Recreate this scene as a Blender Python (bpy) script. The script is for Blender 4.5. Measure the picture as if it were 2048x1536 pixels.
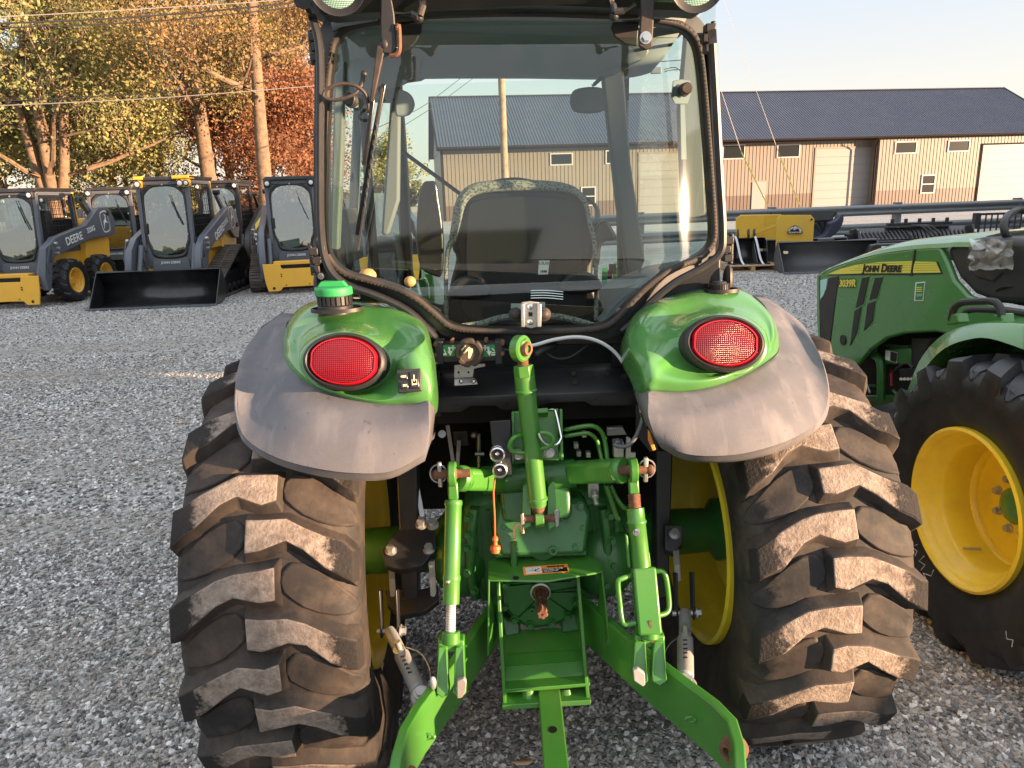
import bpy, bmesh, math, random
import numpy as np
from mathutils import Vector, Matrix
PI = math.pi; R = math.radians
V = Vector
rnd = random.Random(7)
SC = bpy.context.scene
COL = SC.collection
for o in list(bpy.data.objects): bpy.data.objects.remove(o)

# ------------------------------------------------------------------ camera
PITCH = R(14.5); ROLL = R(2.0); CAMZ = 1.68; FPX = 1450.0
FW = V((0, math.cos(PITCH), -math.sin(PITCH)))
R0 = V((1, 0, 0)); U0 = V((0, math.sin(PITCH), math.cos(PITCH)))
RT = R0 * math.cos(ROLL) - U0 * math.sin(ROLL)
UP = U0 * math.cos(ROLL) + R0 * math.sin(ROLL)
CAM = V((0, 0, CAMZ))
cd = bpy.data.cameras.new('camera'); cam = bpy.data.objects.new('camera', cd); COL.objects.link(cam)
cd.sensor_width = 36; cd.lens = FPX * 36 / 2048; cd.clip_start = 0.05; cd.clip_end = 2000
cam.matrix_world = Matrix(((RT.x, UP.x, -FW.x, CAM.x), (RT.y, UP.y, -FW.y, CAM.y), (RT.z, UP.z, -FW.z, CAM.z), (0, 0, 0, 1)))
SC.camera = cam

# ------------------------------------------------------------------ sky and sun
SUN_AZ = 66      # degrees to the right of straight behind the camera
SUN_EL = 6.0
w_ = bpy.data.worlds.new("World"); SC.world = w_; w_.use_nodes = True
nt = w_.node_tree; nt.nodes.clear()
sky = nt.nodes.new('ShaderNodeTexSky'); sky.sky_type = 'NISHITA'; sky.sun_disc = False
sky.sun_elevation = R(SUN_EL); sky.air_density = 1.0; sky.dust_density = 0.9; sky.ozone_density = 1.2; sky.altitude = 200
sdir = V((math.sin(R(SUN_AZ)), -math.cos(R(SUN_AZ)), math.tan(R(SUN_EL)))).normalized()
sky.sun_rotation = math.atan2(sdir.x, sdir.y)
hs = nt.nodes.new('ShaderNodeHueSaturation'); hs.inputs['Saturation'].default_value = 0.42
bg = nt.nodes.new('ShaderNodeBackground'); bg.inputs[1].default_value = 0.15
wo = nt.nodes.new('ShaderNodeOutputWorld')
# thin autumn haze: warmer towards the horizon, brightened overhead to lift the ground light
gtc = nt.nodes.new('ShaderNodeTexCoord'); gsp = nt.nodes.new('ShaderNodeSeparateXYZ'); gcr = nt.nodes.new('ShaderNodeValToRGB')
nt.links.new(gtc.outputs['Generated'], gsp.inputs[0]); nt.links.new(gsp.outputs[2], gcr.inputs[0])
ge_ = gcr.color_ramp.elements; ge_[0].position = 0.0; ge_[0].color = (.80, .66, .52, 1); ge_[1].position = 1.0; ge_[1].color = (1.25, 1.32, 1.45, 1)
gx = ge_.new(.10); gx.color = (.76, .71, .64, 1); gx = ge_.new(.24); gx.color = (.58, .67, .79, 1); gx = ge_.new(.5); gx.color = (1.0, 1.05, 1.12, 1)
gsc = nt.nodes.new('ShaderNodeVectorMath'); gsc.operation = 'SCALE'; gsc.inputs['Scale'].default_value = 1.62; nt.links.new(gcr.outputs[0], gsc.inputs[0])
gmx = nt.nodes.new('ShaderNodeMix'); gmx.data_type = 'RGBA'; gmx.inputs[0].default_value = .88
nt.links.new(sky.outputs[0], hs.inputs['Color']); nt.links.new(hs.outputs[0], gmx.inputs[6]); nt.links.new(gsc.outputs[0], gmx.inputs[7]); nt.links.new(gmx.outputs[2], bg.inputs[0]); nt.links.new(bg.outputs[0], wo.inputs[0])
sl = bpy.data.lights.new('sun', 'SUN'); sl.energy = 4.0; sl.angle = R(0.6); sl.color = (1.0, 0.66, 0.40)
so = bpy.data.objects.new('sun', sl); COL.objects.link(so)
so.rotation_euler = (-sdir).to_track_quat('-Z', 'Y').to_euler(); so.location = (20, -20, 20)
SC.view_settings.view_transform = 'Standard'; SC.view_settings.look = 'None'
SC.view_settings.exposure = 2.3; SC.view_settings.gamma = 1; SC.view_settings.use_curve_mapping = False
SC.render.engine = 'CYCLES'
SC.cycles.max_bounces = 10; SC.cycles.transparent_max_bounces = 24; SC.cycles.glossy_bounces = 4

# ------------------------------------------------------------------ helpers
def ray(px, py):
    return FW + RT * ((px - 1024) / FPX) + UP * ((768 - py) / FPX)
def w(px, py, Y):                       # the point seen at a pixel, Y metres in front
    d = ray(px, py); return CAM + d * (Y / d.y)
def g(px, py, z=0.0):                   # the point seen at a pixel, on height z
    d = ray(px, py); return CAM + d * ((z - CAM.z) / d.z)
def pln(px, py, p0, n):                 # the point seen at a pixel, on a plane
    d = ray(px, py); return CAM + d * ((p0 - CAM).dot(n) / d.dot(n))
def W(l): return [w(*a) for a in l]

def setp(o, label=None, cat=None, group=None, kind=None):
    if label: o['label'] = label
    if cat: o['category'] = cat
    if group: o['group'] = group
    if kind: o['kind'] = kind
    return o
ROOTM = {}
def thing(name, label, cat, loc=(0, 0, 0), rz=0, group=None):
    o = bpy.data.objects.new(name, None); COL.objects.link(o); o.empty_display_size = 0.2
    o.location = loc; o.rotation_euler = (0, 0, rz)
    M = Matrix.Translation(loc) @ Matrix.Rotation(rz, 4, 'Z'); ROOTM[o.name] = M
    return setp(o, label, cat, group)
def rootof(o):
    while o.parent: o = o.parent
    return o
def kids(o): return [c for c in bpy.data.objects if c.parent == o]
def copy_tree(o, parent=None):
    c = o.copy(); COL.objects.link(c); c.parent = parent
    for ch in kids(o): copy_tree(ch, c)
    return c

def frame_of(d, hint=V((0, 0, 1))):
    d = V(d).normalized(); h = V(hint)
    if abs(d.dot(h.normalized())) > 0.98: h = V((0, 1, 0)) if abs(d.y) < 0.9 else V((1, 0, 0))
    a = d.cross(h).normalized(); b = a.cross(d).normalized()
    return a, b
def crom(pts, k=6, closed=False):       # Catmull-Rom through points
    pts = [V(p) for p in pts]; n = len(pts); out = []
    m = n if closed else n - 1
    for i in range(m):
        p1, p2 = pts[i], pts[(i + 1) % n]
        p0 = pts[(i - 1) % n] if closed or i > 0 else p1 * 2 - p2
        p3 = pts[(i + 2) % n] if closed or i < n - 2 else p2 * 2 - p1
        for j in range(k):
            t = j / k
            out.append(0.5 * ((2 * p1) + (p2 - p0) * t + (2 * p0 - 5 * p1 + 4 * p2 - p3) * t * t + (3 * p1 - p0 - 3 * p2 + p3) * t ** 3))
    if not closed: out.append(pts[-1])
    return out

class MB:
    def __init__(s): s.v = []; s.f = []; s.fm = []; s.mi = 0; s.wear = []
    def add(s, vs, fs):
        b = len(s.v); s.v += [V(p) for p in vs]
        for f in fs: s.f.append([b + i for i in f]); s.fm.append(s.mi)
        return s
    def box(s, c, d, rot=None):
        c = V(c); hx, hy, hz = d[0] / 2, d[1] / 2, d[2] / 2
        vs = [V((x, y, z)) for x in (-hx, hx) for y in (-hy, hy) for z in (-hz, hz)]
        if rot is not None: vs = [rot @ p for p in vs]
        return s.add([c + p for p in vs], [(0, 1, 3, 2), (4, 6, 7, 5), (0, 4, 5, 1), (2, 3, 7, 6), (0, 2, 6, 4), (1, 5, 7, 3)])
    def bx(s, x0, x1, y0, y1, z0, z1): return s.box(((x0 + x1) / 2, (y0 + y1) / 2, (z0 + z1) / 2), (x1 - x0, y1 - y0, z1 - z0))
    def bar(s, p0, p1, wd, th, hint=V((0, 0, 1))):     # rectangular bar: wd along hint-cross, th along hint
        p0 = V(p0); p1 = V(p1); a, b = frame_of(p1 - p0, hint)
        vs = []
        for p in (p0, p1):
            for sa, sb in ((-1, -1), (1, -1), (1, 1), (-1, 1)): vs.append(p + a * (sa * wd / 2) + b * (sb * th / 2))
        return s.add(vs, [(3, 2, 1, 0), (4, 5, 6, 7), (0, 1, 5, 4), (1, 2, 6, 5), (2, 3, 7, 6), (3, 0, 4, 7)])
    def cyl(s, p0, p1, r0, r1=None, n=16, cap=True):
        if r1 is None: r1 = r0
        p0 = V(p0); p1 = V(p1); a, b = frame_of(p1 - p0); vs = []
        for p, r in ((p0, r0), (p1, r1)):
            for i in range(n):
                t = 2 * PI * i / n; vs.append(p + a * (r * math.cos(t)) + b * (r * math.sin(t)))
        fs = [(i, (i + 1) % n, n + (i + 1) % n, n + i) for i in range(n)]
        if cap: fs += [tuple(range(n))[::-1], tuple(range(n, 2 * n))]
        return s.add(vs, fs)
    def lathe(s, p0, d, prof, n=32, closed=False, cap0=True):     # prof: (distance along d, radius)
        p0 = V(p0); d = V(d).normalized(); a, b = frame_of(d); vs = []; m = len(prof)
        for (h, r) in prof:
            for i in range(n):
                t = 2 * PI * i / n; vs.append(p0 + d * h + a * (r * math.cos(t)) + b * (r * math.sin(t)))
        fs = []
        for k in range(m if closed else m - 1):
            k2 = (k + 1) % m
            for i in range(n): fs.append((k * n + i, k * n + (i + 1) % n, k2 * n + (i + 1) % n, k2 * n + i))
        if not closed:
            if prof[0][1] > 1e-5 and cap0: fs.append(tuple(range(n))[::-1])
            if prof[-1][1] > 1e-5: fs.append(tuple(range((m - 1) * n, m * n)))
        return s.add(vs, fs)
    def tube(s, pts, r, n=10, closed=False, cap=True, rr=None):
        pts = [V(p) for p in pts]; m = len(pts); vs = []
        prev = None
        for k in range(m):
            if closed: d = pts[(k + 1) % m] - pts[k - 1]
            else: d = pts[min(k + 1, m - 1)] - pts[max(k - 1, 0)]
            d.normalize()
            if prev is None: a, b = frame_of(d)
            else:
                a = prev - d * prev.dot(d)
                if a.length < 1e-6: a, _ = frame_of(d)
                a.normalize(); b = a.cross(d) * -1
                b = d.cross(a)
            prev = a
            q = rr[k] if rr else r
            for i in range(n):
                t = 2 * PI * i / n; vs.append(pts[k] + a * (q * math.cos(t)) + b * (q * math.sin(t)))
        fs = []
        for k in range(m if closed else m - 1):
            k2 = (k + 1) % m
            for i in range(n): fs.append((k * n + i, k * n + (i + 1) % n, k2 * n + (i + 1) % n, k2 * n + i))
        if cap and not closed: fs += [tuple(range(n))[::-1], tuple(range((m - 1) * n, m * n))]
        return s.add(vs, fs)
    def prism(s, poly, ext):                            # planar outline pushed along ext
        poly = [V(p) for p in poly]; ext = V(ext); n = len(poly)
        return s.add(poly + [p + ext for p in poly], [tuple(range(n))[::-1], tuple(range(n, 2 * n))] + [(i, (i + 1) % n, n + (i + 1) % n, n + i) for i in range(n)])
    def grid(s, rows, closed=False):
        m = len(rows); n = len(rows[0]); vs = [p for r in rows for p in r]; fs = []
        for k in range(m - 1):
            for i in range(n if closed else n - 1): fs.append((k * n + i, k * n + (i + 1) % n, (k + 1) * n + (i + 1) % n, (k + 1) * n + i))
        return s.add(vs, fs)
    def ball(s, c, r, n=12, m=8, sc=(1, 1, 1)):
        c = V(c); rows = []
        for k in range(m + 1):
            ph = PI * k / m
            rows.append([c + V((r * sc[0] * math.sin(ph) * math.cos(2 * PI * i / n), r * sc[1] * math.sin(ph) * math.sin(2 * PI * i / n), r * sc[2] * math.cos(ph))) for i in range(n)])
        return s.grid(rows, True)
    def hexbolt(s, c, d, r, h):
        d = V(d).normalized(); s.lathe(c, d, [(0, r * 1.35), (h * .25, r * 1.35)], 14); return s.cyl(V(c) + d * h * .25, V(c) + d * h, r, r * .94, 6)
    def build(s, name, mats, parent=None, smooth=None, bev=0, local=False, sub=0, solid=0, seg=2, kind=None, label=None, rec=True, off=0):
        me = bpy.data.meshes.new(name)
        vs = s.v
        if parent is not None and not local:
            M = ROOTM[rootof(parent).name].inverted(); vs = [M @ p for p in vs]
        me.from_pydata([tuple(p) for p in vs], [], s.f)
        if not isinstance(mats, (list, tuple)): mats = [mats]
        for m in mats: me.materials.append(m)
        if any(s.fm): me.polygons.foreach_set('material_index', s.fm)
        if rec:
            bm = bmesh.new(); bm.from_mesh(me)
            bmesh.ops.remove_doubles(bm, verts=bm.verts, dist=1e-5)
            bmesh.ops.recalc_face_normals(bm, faces=bm.faces); bm.to_mesh(me); bm.free()
        if s.wear:
            at = me.attributes.new('wear', 'FLOAT', 'POINT')
            wv = [0.0] * len(me.vertices)
            kd = {k: v for k, v in ((tuple(round(c, 4) for c in (M @ V(p) if parent is not None and not local else V(p))), x) for p, x in s.wear)}
            for i, v in enumerate(me.vertices):
                q = kd.get(tuple(round(c, 4) for c in v.co))
                if q is None:
                    c = v.co
                    for dx in (0, .0001, -.0001):
                        for dy in (0, .0001, -.0001):
                            for dz in (0, .0001, -.0001):
                                q = q if q is not None else kd.get((round(c[0] + dx, 4), round(c[1] + dy, 4), round(c[2] + dz, 4)))
                wv[i] = q or 0.0
            at.data.foreach_set('value', wv)
        me.update()
        if smooth is None or smooth is True: smooth = 35
        if smooth:
            me.polygons.foreach_set('use_smooth', [True] * len(me.polygons))
            try: me.set_sharp_from_angle(angle=R(smooth))
            except Exception: pass
        o = bpy.data.objects.new(name, me); COL.objects.link(o); o.parent = parent
        if solid:
            m = o.modifiers.new('thick', 'SOLIDIFY'); m.thickness = solid; m.offset = off
        if sub:
            m = o.modifiers.new('sub', 'SUBSURF'); m.levels = sub; m.render_levels = sub
        if bev:
            m = o.modifiers.new('bev', 'BEVEL'); m.width = bev; m.segments = seg; m.limit_method = 'ANGLE'; m.angle_limit = R(40); m.use_clamp_overlap = True
        if kind: o['kind'] = kind
        if label: o['label'] = label
        return o
def tagm(o, label, cat, group=None, kind=None): return setp(o, label, cat, group, kind)

def text(name, s, size, mat, parent, o, xd, yd, ext=0.001, shear=0.0, caps=False, align='CENTER', bold=0.0, local=False, width=None):
    cu = bpy.data.curves.new(name, 'FONT'); cu.body = s; cu.size = size; cu.extrude = ext; cu.shear = shear
    cu.align_x = align; cu.align_y = 'CENTER'; cu.offset = bold; cu.resolution_u = 3
    if caps:
        cu.small_caps_scale = 0.8
        for bf in cu.body_format: bf.use_small_caps = True
    t = bpy.data.objects.new(name + '_tmp', cu); COL.objects.link(t)
    dg = bpy.context.evaluated_depsgraph_get(); dg.update()
    me = bpy.data.meshes.new_from_object(t.evaluated_get(dg)); me.name = name
    bpy.data.objects.remove(t); bpy.data.curves.remove(cu)
    xd = V(xd).normalized(); yd = V(yd); yd = (yd - xd * yd.dot(xd)).normalized(); zd = xd.cross(yd)
    if width and len(me.vertices):
        xs = [v.co.x for v in me.vertices]; k = width / (max(xs) - min(xs))
        for v in me.vertices: v.co.x *= k
    M = Matrix(((xd.x, yd.x, zd.x, o[0]), (xd.y, yd.y, zd.y, o[1]), (xd.z, yd.z, zd.z, o[2]), (0, 0, 0, 1)))
    if parent is not None and not local: M = ROOTM[rootof(parent).name].inverted() @ M
    me.transform(M); me.materials.clear(); me.materials.append(mat)
    ob = bpy.data.objects.new(name, me); COL.objects.link(ob); ob.parent = parent
    return ob

# ------------------------------------------------------------------ materials
MT = {}
def mat(name, col, rough=0.5, metal=0.0, col2=None, nscale=8.0, lo=0.4, hi=0.65, bump=0.0, bscale=60.0, coat=0.0, spec=0.5, detail=6.0, dirt=None, dscale=3.0, damt=0.35, rough2=None, rvar=0.0, bdist=0.002, chips=None, streak=None):
    m = bpy.data.materials.new(name); m.use_nodes = True; n = m.node_tree; b = n.nodes['Principled BSDF']
    b.inputs['Roughness'].default_value = rough; b.inputs['Metallic'].default_value = metal
    b.inputs['Coat Weight'].default_value = coat; b.inputs['Coat Roughness'].default_value = 0.08
    b.inputs['Specular IOR Level'].default_value = spec
    tc = n.nodes.new('ShaderNodeTexCoord')
    def noise(sc, det, rough_=0.6):
        t = n.nodes.new('ShaderNodeTexNoise'); t.inputs['Scale'].default_value = sc; t.inputs['Detail'].default_value = det; t.inputs['Roughness'].default_value = rough_
        n.links.new(tc.outputs['Object'], t.inputs['Vector']); return t
    def ramp(a, c): 
        r = n.nodes.new('ShaderNodeMapRange'); r.inputs[1].default_value = a; r.inputs[2].default_value = c; return r
    cur = None
    def mixc(a, bcol, fac):
        x = n.nodes.new('ShaderNodeMix'); x.data_type = 'RGBA'
        n.links.new(fac, x.inputs[0])
        if isinstance(a, tuple): x.inputs[6].default_value = (*a, 1)
        else: n.links.new(a, x.inputs[6])
        x.inputs[7].default_value = (*bcol, 1); return x.outputs[2]
    cur = tuple(col)
    if col2 is not None:
        t = noise(nscale, detail); r = ramp(lo, hi); n.links.new(t.outputs[0], r.inputs[0]); cur = mixc(cur, tuple(col2), r.outputs[0])
        if rough2 is not None:
            rr = n.nodes.new('ShaderNodeMapRange'); rr.inputs[3].default_value = rough; rr.inputs[4].default_value = rough2
            n.links.new(r.outputs[0], rr.inputs[0]); n.links.new(rr.outputs[0], b.inputs['Roughness'])
    if dirt is not None:
        t = noise(dscale, 8.0, 0.7); r = ramp(0.45, 0.75); n.links.new(t.outputs[0], r.inputs[0])
        mu = n.nodes.new('ShaderNodeMath'); mu.operation = 'MULTIPLY'; mu.inputs[1].default_value = damt; n.links.new(r.outputs[0], mu.inputs[0])
        cur = mixc(cur, tuple(dirt), mu.outputs[0])
    if streak is not None:               # run-off marks, long in z
        mp = n.nodes.new('ShaderNodeMapping'); mp.inputs['Scale'].default_value = (22, 9, 1.6); n.links.new(tc.outputs['Object'], mp.inputs[0])
        t = n.nodes.new('ShaderNodeTexNoise'); t.inputs['Scale'].default_value = 1; t.inputs['Detail'].default_value = 5; n.links.new(mp.outputs[0], t.inputs['Vector'])
        r = ramp(0.52, 0.72); n.links.new(t.outputs[0], r.inputs[0]); mu = n.nodes.new('ShaderNodeMath'); mu.operation = 'MULTIPLY'; mu.inputs[1].default_value = .45; n.links.new(r.outputs[0], mu.inputs[0])
        cur = mixc(cur, tuple(streak), mu.outputs[0])
        mp = n.nodes.new('ShaderNodeMapping'); mp.inputs['Scale'].default_value = (60, 60, 9); mp.inputs['Rotation'].default_value = (.2, .5, 0); n.links.new(tc.outputs['Object'], mp.inputs[0])
        t = n.nodes.new('ShaderNodeTexNoise'); t.inputs['Scale'].default_value = 1; t.inputs['Detail'].default_value = 2; n.links.new(mp.outputs[0], t.inputs['Vector'])
        r = ramp(0.70, 0.73); n.links.new(t.outputs[0], r.inputs[0]); mu = n.nodes.new('ShaderNodeMath'); mu.operation = 'MULTIPLY'; mu.inputs[1].default_value = .5; n.links.new(r.outputs[0], mu.inputs[0])
        cur = mixc(cur, (.07, .066, .07), mu.outputs[0])
    if chips is not None:                # chipped paint showing primer, rust and bare steel
        t = noise(24, 9.0, .75); r = ramp(0.685, 0.70); n.links.new(t.outputs[0], r.inputs[0]); cur = mixc(cur, tuple(chips), r.outputs[0])
        t = noise(5, 4.0, .6); r = ramp(0.55, 0.75); n.links.new(t.outputs[0], r.inputs[0]); mu = n.nodes.new('ShaderNodeMath'); mu.operation = 'MULTIPLY'; mu.inputs[1].default_value = .3; n.links.new(r.outputs[0], mu.inputs[0]); cur = mixc(cur, (.14, .17, .07), mu.outputs[0])
    if isinstance(cur, tuple): b.inputs['Base Color'].default_value = (*cur, 1)
    else: n.links.new(cur, b.inputs['Base Color'])
    if rvar:
        t = noise(14, 5); rr = n.nodes.new('ShaderNodeMapRange'); rr.inputs[1].default_value = .3; rr.inputs[2].default_value = .7
        rr.inputs[3].default_value = max(.02, rough - rvar); rr.inputs[4].default_value = rough + rvar
        n.links.new(t.outputs[0], rr.inputs[0]); n.links.new(rr.outputs[0], b.inputs['Roughness'])
    if bump:
        t = noise(bscale, 4.0); bp = n.nodes.new('ShaderNodeBump'); bp.inputs['Strength'].default_value = bump; bp.inputs['Distance'].default_value = bdist
        n.links.new(t.outputs[0], bp.inputs['Height']); n.links.new(bp.outputs[0], b.inputs['Normal'])
    MT[name] = m; return m
def glass(name, tint, refl=1.0, rough=0.0, haze=None, hz=0.0):
    m = bpy.data.materials.new(name); m.use_nodes = True; n = m.node_tree; n.nodes.clear()
    out = n.nodes.new('ShaderNodeOutputMaterial'); tr = n.nodes.new('ShaderNodeBsdfTransparent'); tr.inputs[0].default_value = (*tint, 1)
    gl = n.nodes.new('ShaderNodeBsdfGlossy'); gl.inputs['Roughness'].default_value = rough; gl.inputs[0].default_value = (1, 1, 1, 1)
    ge = n.nodes.new('ShaderNodeNewGeometry'); dt = n.nodes.new('ShaderNodeVectorMath'); dt.operation = 'DOT_PRODUCT'
    n.links.new(ge.outputs['Incoming'], dt.inputs[0]); n.links.new(ge.outputs['Normal'], dt.inputs[1])
    def mth(op, a, b=None):
        q = n.nodes.new('ShaderNodeMath'); q.operation = op
        if hasattr(a, 'links'): n.links.new(a, q.inputs[0])
        else: q.inputs[0].default_value = a
        if b is not None: q.inputs[1].default_value = b
        return q.outputs[0]
    c_ = mth('ABSOLUTE', dt.outputs['Value']); q = n.nodes.new('ShaderNodeMath'); q.operation = 'SUBTRACT'; q.inputs[0].default_value = 1; n.links.new(c_, q.inputs[1])
    fm_ = mth('MULTIPLY', mth('ADD', mth('MULTIPLY', mth('POWER', q.outputs[0], 5), .92), .08), refl)   # both faces of the pane
    fm = n.nodes.new('ShaderNodeMath'); fm.operation = 'MINIMUM'; fm.inputs[1].default_value = 1; n.links.new(fm_, fm.inputs[0])
    mx = n.nodes.new('ShaderNodeMixShader'); n.links.new(fm.outputs[0], mx.inputs[0]); n.links.new(tr.outputs[0], mx.inputs[1]); n.links.new(gl.outputs[0], mx.inputs[2])
    last = mx.outputs[0]
    if haze is not None:                 # dust film on the pane
        tc = n.nodes.new('ShaderNodeTexCoord'); t = n.nodes.new('ShaderNodeTexNoise'); t.inputs['Scale'].default_value = 5; t.inputs['Detail'].default_value = 8
        mp = n.nodes.new('ShaderNodeMapping'); mp.inputs['Scale'].default_value = (1, 1, .35); n.links.new(tc.outputs['Object'], mp.inputs[0]); n.links.new(mp.outputs[0], t.inputs['Vector'])
        r = n.nodes.new('ShaderNodeMapRange'); r.inputs[1].default_value = .35; r.inputs[2].default_value = .75; r.inputs[3].default_value = hz * .4; r.inputs[4].default_value = hz * 1.5
        n.links.new(t.outputs[0], r.inputs[0])
        df = n.nodes.new('ShaderNodeBsdfDiffuse'); df.inputs[0].default_value = (*haze, 1)
        m2 = n.nodes.new('ShaderNodeMixShader'); n.links.new(r.outputs[0], m2.inputs[0]); n.links.new(last, m2.inputs[1]); n.links.new(df.outputs[0], m2.inputs[2]); last = m2.outputs[0]
    n.links.new(last, out.inputs[0]); MT[name] = m; return m

GREEN = mat('green_paint', (.045, .19, .022), .36, col2=(.058, .215, .026), nscale=5, coat=.35, bump=.06, bscale=220, dirt=(.10, .13, .07), dscale=6, damt=.3, rvar=.06, bdist=.001, chips=(.30, .15, .08))
GREEND = mat('green_castings', (.022, .125, .022), .42, col2=(.028, .145, .026), nscale=9, bump=.25, bscale=120, dirt=(.07, .09, .05), dscale=5, damt=.3, coat=.15)
GREENP = mat('green_panel_paint', (.065, .215, .050), .24, coat=.5, col2=(.075, .24, .055), nscale=3, dirt=(.12, .15, .09), dscale=7, damt=.22, rvar=.05)
GREENC = mat('green_plastic_cap', (.025, .29, .085), .5, bump=.1, bscale=200)
YELJ = mat('wheel_yellow', (.80, .60, .035), .38, coat=.2, dirt=(.35, .24, .06), dscale=4, damt=.4, bump=.04, bscale=150)
YELC = mat('loader_yellow', (.80, .43, .04), .42, coat=.15, dirt=(.4, .25, .08), dscale=5, damt=.2)
GREYP = mat('grey_textured_plastic', (.112, .111, .124), .75, col2=(.155, .150, .160), nscale=3.2, lo=.35, hi=.75, bump=.5, bscale=420, dirt=(.24, .215, .21), dscale=2.6, damt=.55, bdist=.0014, spec=.3, streak=(.27, .245, .24))
BLK = mat('black_plastic', (.018, .018, .02), .5, bump=.15, bscale=260, dirt=(.12, .09, .065), dscale=5, damt=.3)
BLKS = mat('black_gloss_paint', (.014, .014, .016), .28, coat=.2, dirt=(.07, .065, .06), dscale=6, damt=.35)
BLKF = mat('black_frame_paint', (.014, .015, .018), .42, dirt=(.11, .08, .055), dscale=7, damt=.22, bump=.05, bscale=100)
SEAL = mat('black_rubber_seal', (.018, .017, .017), .7, dirt=(.16, .10, .065), dscale=9, damt=.35, bump=.4, bscale=160)
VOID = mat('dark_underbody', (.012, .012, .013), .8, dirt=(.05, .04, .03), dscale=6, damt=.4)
RUB = mat('dusty_tyre_rubber', (.022, .0205, .0205), .72, col2=(.062, .046, .036), nscale=5, lo=.42, hi=.76, bump=.5, bscale=55, dirt=(.18, .135, .10), dscale=11, damt=.36, spec=.3)
LUGT = mat('worn_lug_rubber', (.26, .205, .165), .85, col2=(.13, .10, .082), nscale=22, lo=.42, hi=.7, bump=1.0, bscale=110, dirt=(.46, .39, .33), dscale=55, damt=.6, spec=.25, bdist=.004)
def wear_mask(m, clean):                 # dust sits on the middle of the tread, shoulders stay clean
    n = m.node_tree; b = n.nodes['Principled BSDF']; src = b.inputs['Base Color'].links[0].from_socket
    at = n.nodes.new('ShaderNodeAttribute'); at.attribute_name = 'wear'
    tc = n.nodes.new('ShaderNodeTexCoord'); t = n.nodes.new('ShaderNodeTexNoise'); t.inputs['Scale'].default_value = 26; t.inputs['Detail'].default_value = 8; t.inputs['Roughness'].default_value = .75; n.links.new(tc.outputs['Object'], t.inputs['Vector'])
    a = n.nodes.new('ShaderNodeMath'); a.operation = 'MULTIPLY_ADD'; a.inputs[1].default_value = 1.1; a.inputs[2].default_value = -.55; n.links.new(t.outputs[0], a.inputs[0])
    s_ = n.nodes.new('ShaderNodeMath'); s_.operation = 'ADD'; n.links.new(at.outputs['Fac'], s_.inputs[0]); n.links.new(a.outputs[0], s_.inputs[1])
    r = n.nodes.new('ShaderNodeMapRange'); r.inputs[1].default_value = .42; r.inputs[2].default_value = .58; n.links.new(s_.outputs[0], r.inputs[0])
    x = n.nodes.new('ShaderNodeMix'); x.data_type = 'RGBA'; x.inputs[6].default_value = (*clean, 1); n.links.new(r.outputs[0], x.inputs[0]); n.links.new(src, x.inputs[7]); n.links.new(x.outputs[2], b.inputs['Base Color'])
wear_mask(LUGT, (.026, .023, .022))
RUBN = mat('new_tyre_rubber', (.012, .0125, .014), .45, col2=(.020, .021, .024), nscale=6, bump=.3, bscale=60, dirt=(.06, .063, .07), dscale=12, damt=.25)
TRK = mat('track_rubber', (.05, .043, .04), .8, col2=(.12, .095, .08), nscale=5, dirt=(.2, .17, .14), dscale=9, damt=.4, bump=.5, bscale=50)
GALV = mat('galvanised_steel', (.55, .55, .54), .42, .75, col2=(.40, .39, .37), nscale=12, bump=.15, bscale=120, dirt=(.3, .2, .14), dscale=9, damt=.3)
STEEL = mat('bright_steel', (.72, .71, .69), .25, 1.0, dirt=(.35, .25, .18), dscale=20, damt=.3)
GREYM = mat('grey_painted_link', (.30, .30, .29), .55, .2, dirt=(.32, .16, .09), dscale=9, damt=.6, bump=.3, bscale=90)
RUST = mat('rusty_steel', (.12, .048, .028), .8, .2, col2=(.24, .12, .07), nscale=30, bump=.5, bscale=150)
RUSTL = mat('rust_stained_zinc', (.52, .47, .43), .6, .3, col2=(.34, .13, .06), nscale=14, lo=.5, hi=.68, bump=.3, bscale=150)
KNOB = mat('worn_brown_plastic', (.030, .024, .022), .6, dirt=(.15, .085, .055), dscale=12, damt=.5, bump=.2, bscale=150)
ORNG = mat('orange_rubber', (.75, .13, .03), .55)
CHAR = mat('charcoal_paint', (.085, .098, .122), .38, coat=.15, dirt=(.13, .12, .115), dscale=4, damt=.25, bump=.04, bscale=90)
WHT = mat('white_print', (.75, .75, .73), .5)
WHTD = mat('dull_print', (.42, .42, .40), .6)
CREAM = mat('cream_print', (.80, .68, .42), .5)
YPRINT = mat('yellow_decal', (.80, .68, .08), .35, coat=.3)
BPRINT = mat('black_print', (.01, .01, .01), .4)
GPRINT = mat('green_decal', (.02, .22, .05), .4)
OPRINT = mat('orange_decal', (.85, .30, .05), .45)
GALVW = mat('cable_sleeve', (.52, .53, .54), .5, .1, bump=.3, bscale=300)
SEATM = mat('black_seat_vinyl', (.008, .008, .009), .42, bump=.2, bscale=150)
TRIM = mat('speckled_seat_fabric', (.24, .24, .21), .9, col2=(.06, .06, .055), nscale=160, lo=.48, hi=.6, bump=.5, bscale=300, detail=2)
LINER = mat('grey_headliner', (.21, .245, .26), .9, bump=.2, bscale=200)
INTG = mat('grey_cab_trim', (.13, .145, .15), .7, bump=.2, bscale=200)
TAN = mat('knob_tan', (.62, .34, .14), .45)
CHROME = mat('chrome', (.8, .8, .8), .12, 1.0)
GLR = glass('tinted_rear_glass', (.80, .92, .88), .85, 0.045, (.45, .42, .36), .009)
GLC = glass('cab_glass', (.86, .93, .90), .3)
GLD = glass('loader_cab_glass', (.50, .60, .58), 3.0, 0.0, (.3, .3, .28), .015)
GLB = mat('dark_window_glass', (.012, .014, .016), .25, spec=.25)
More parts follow.
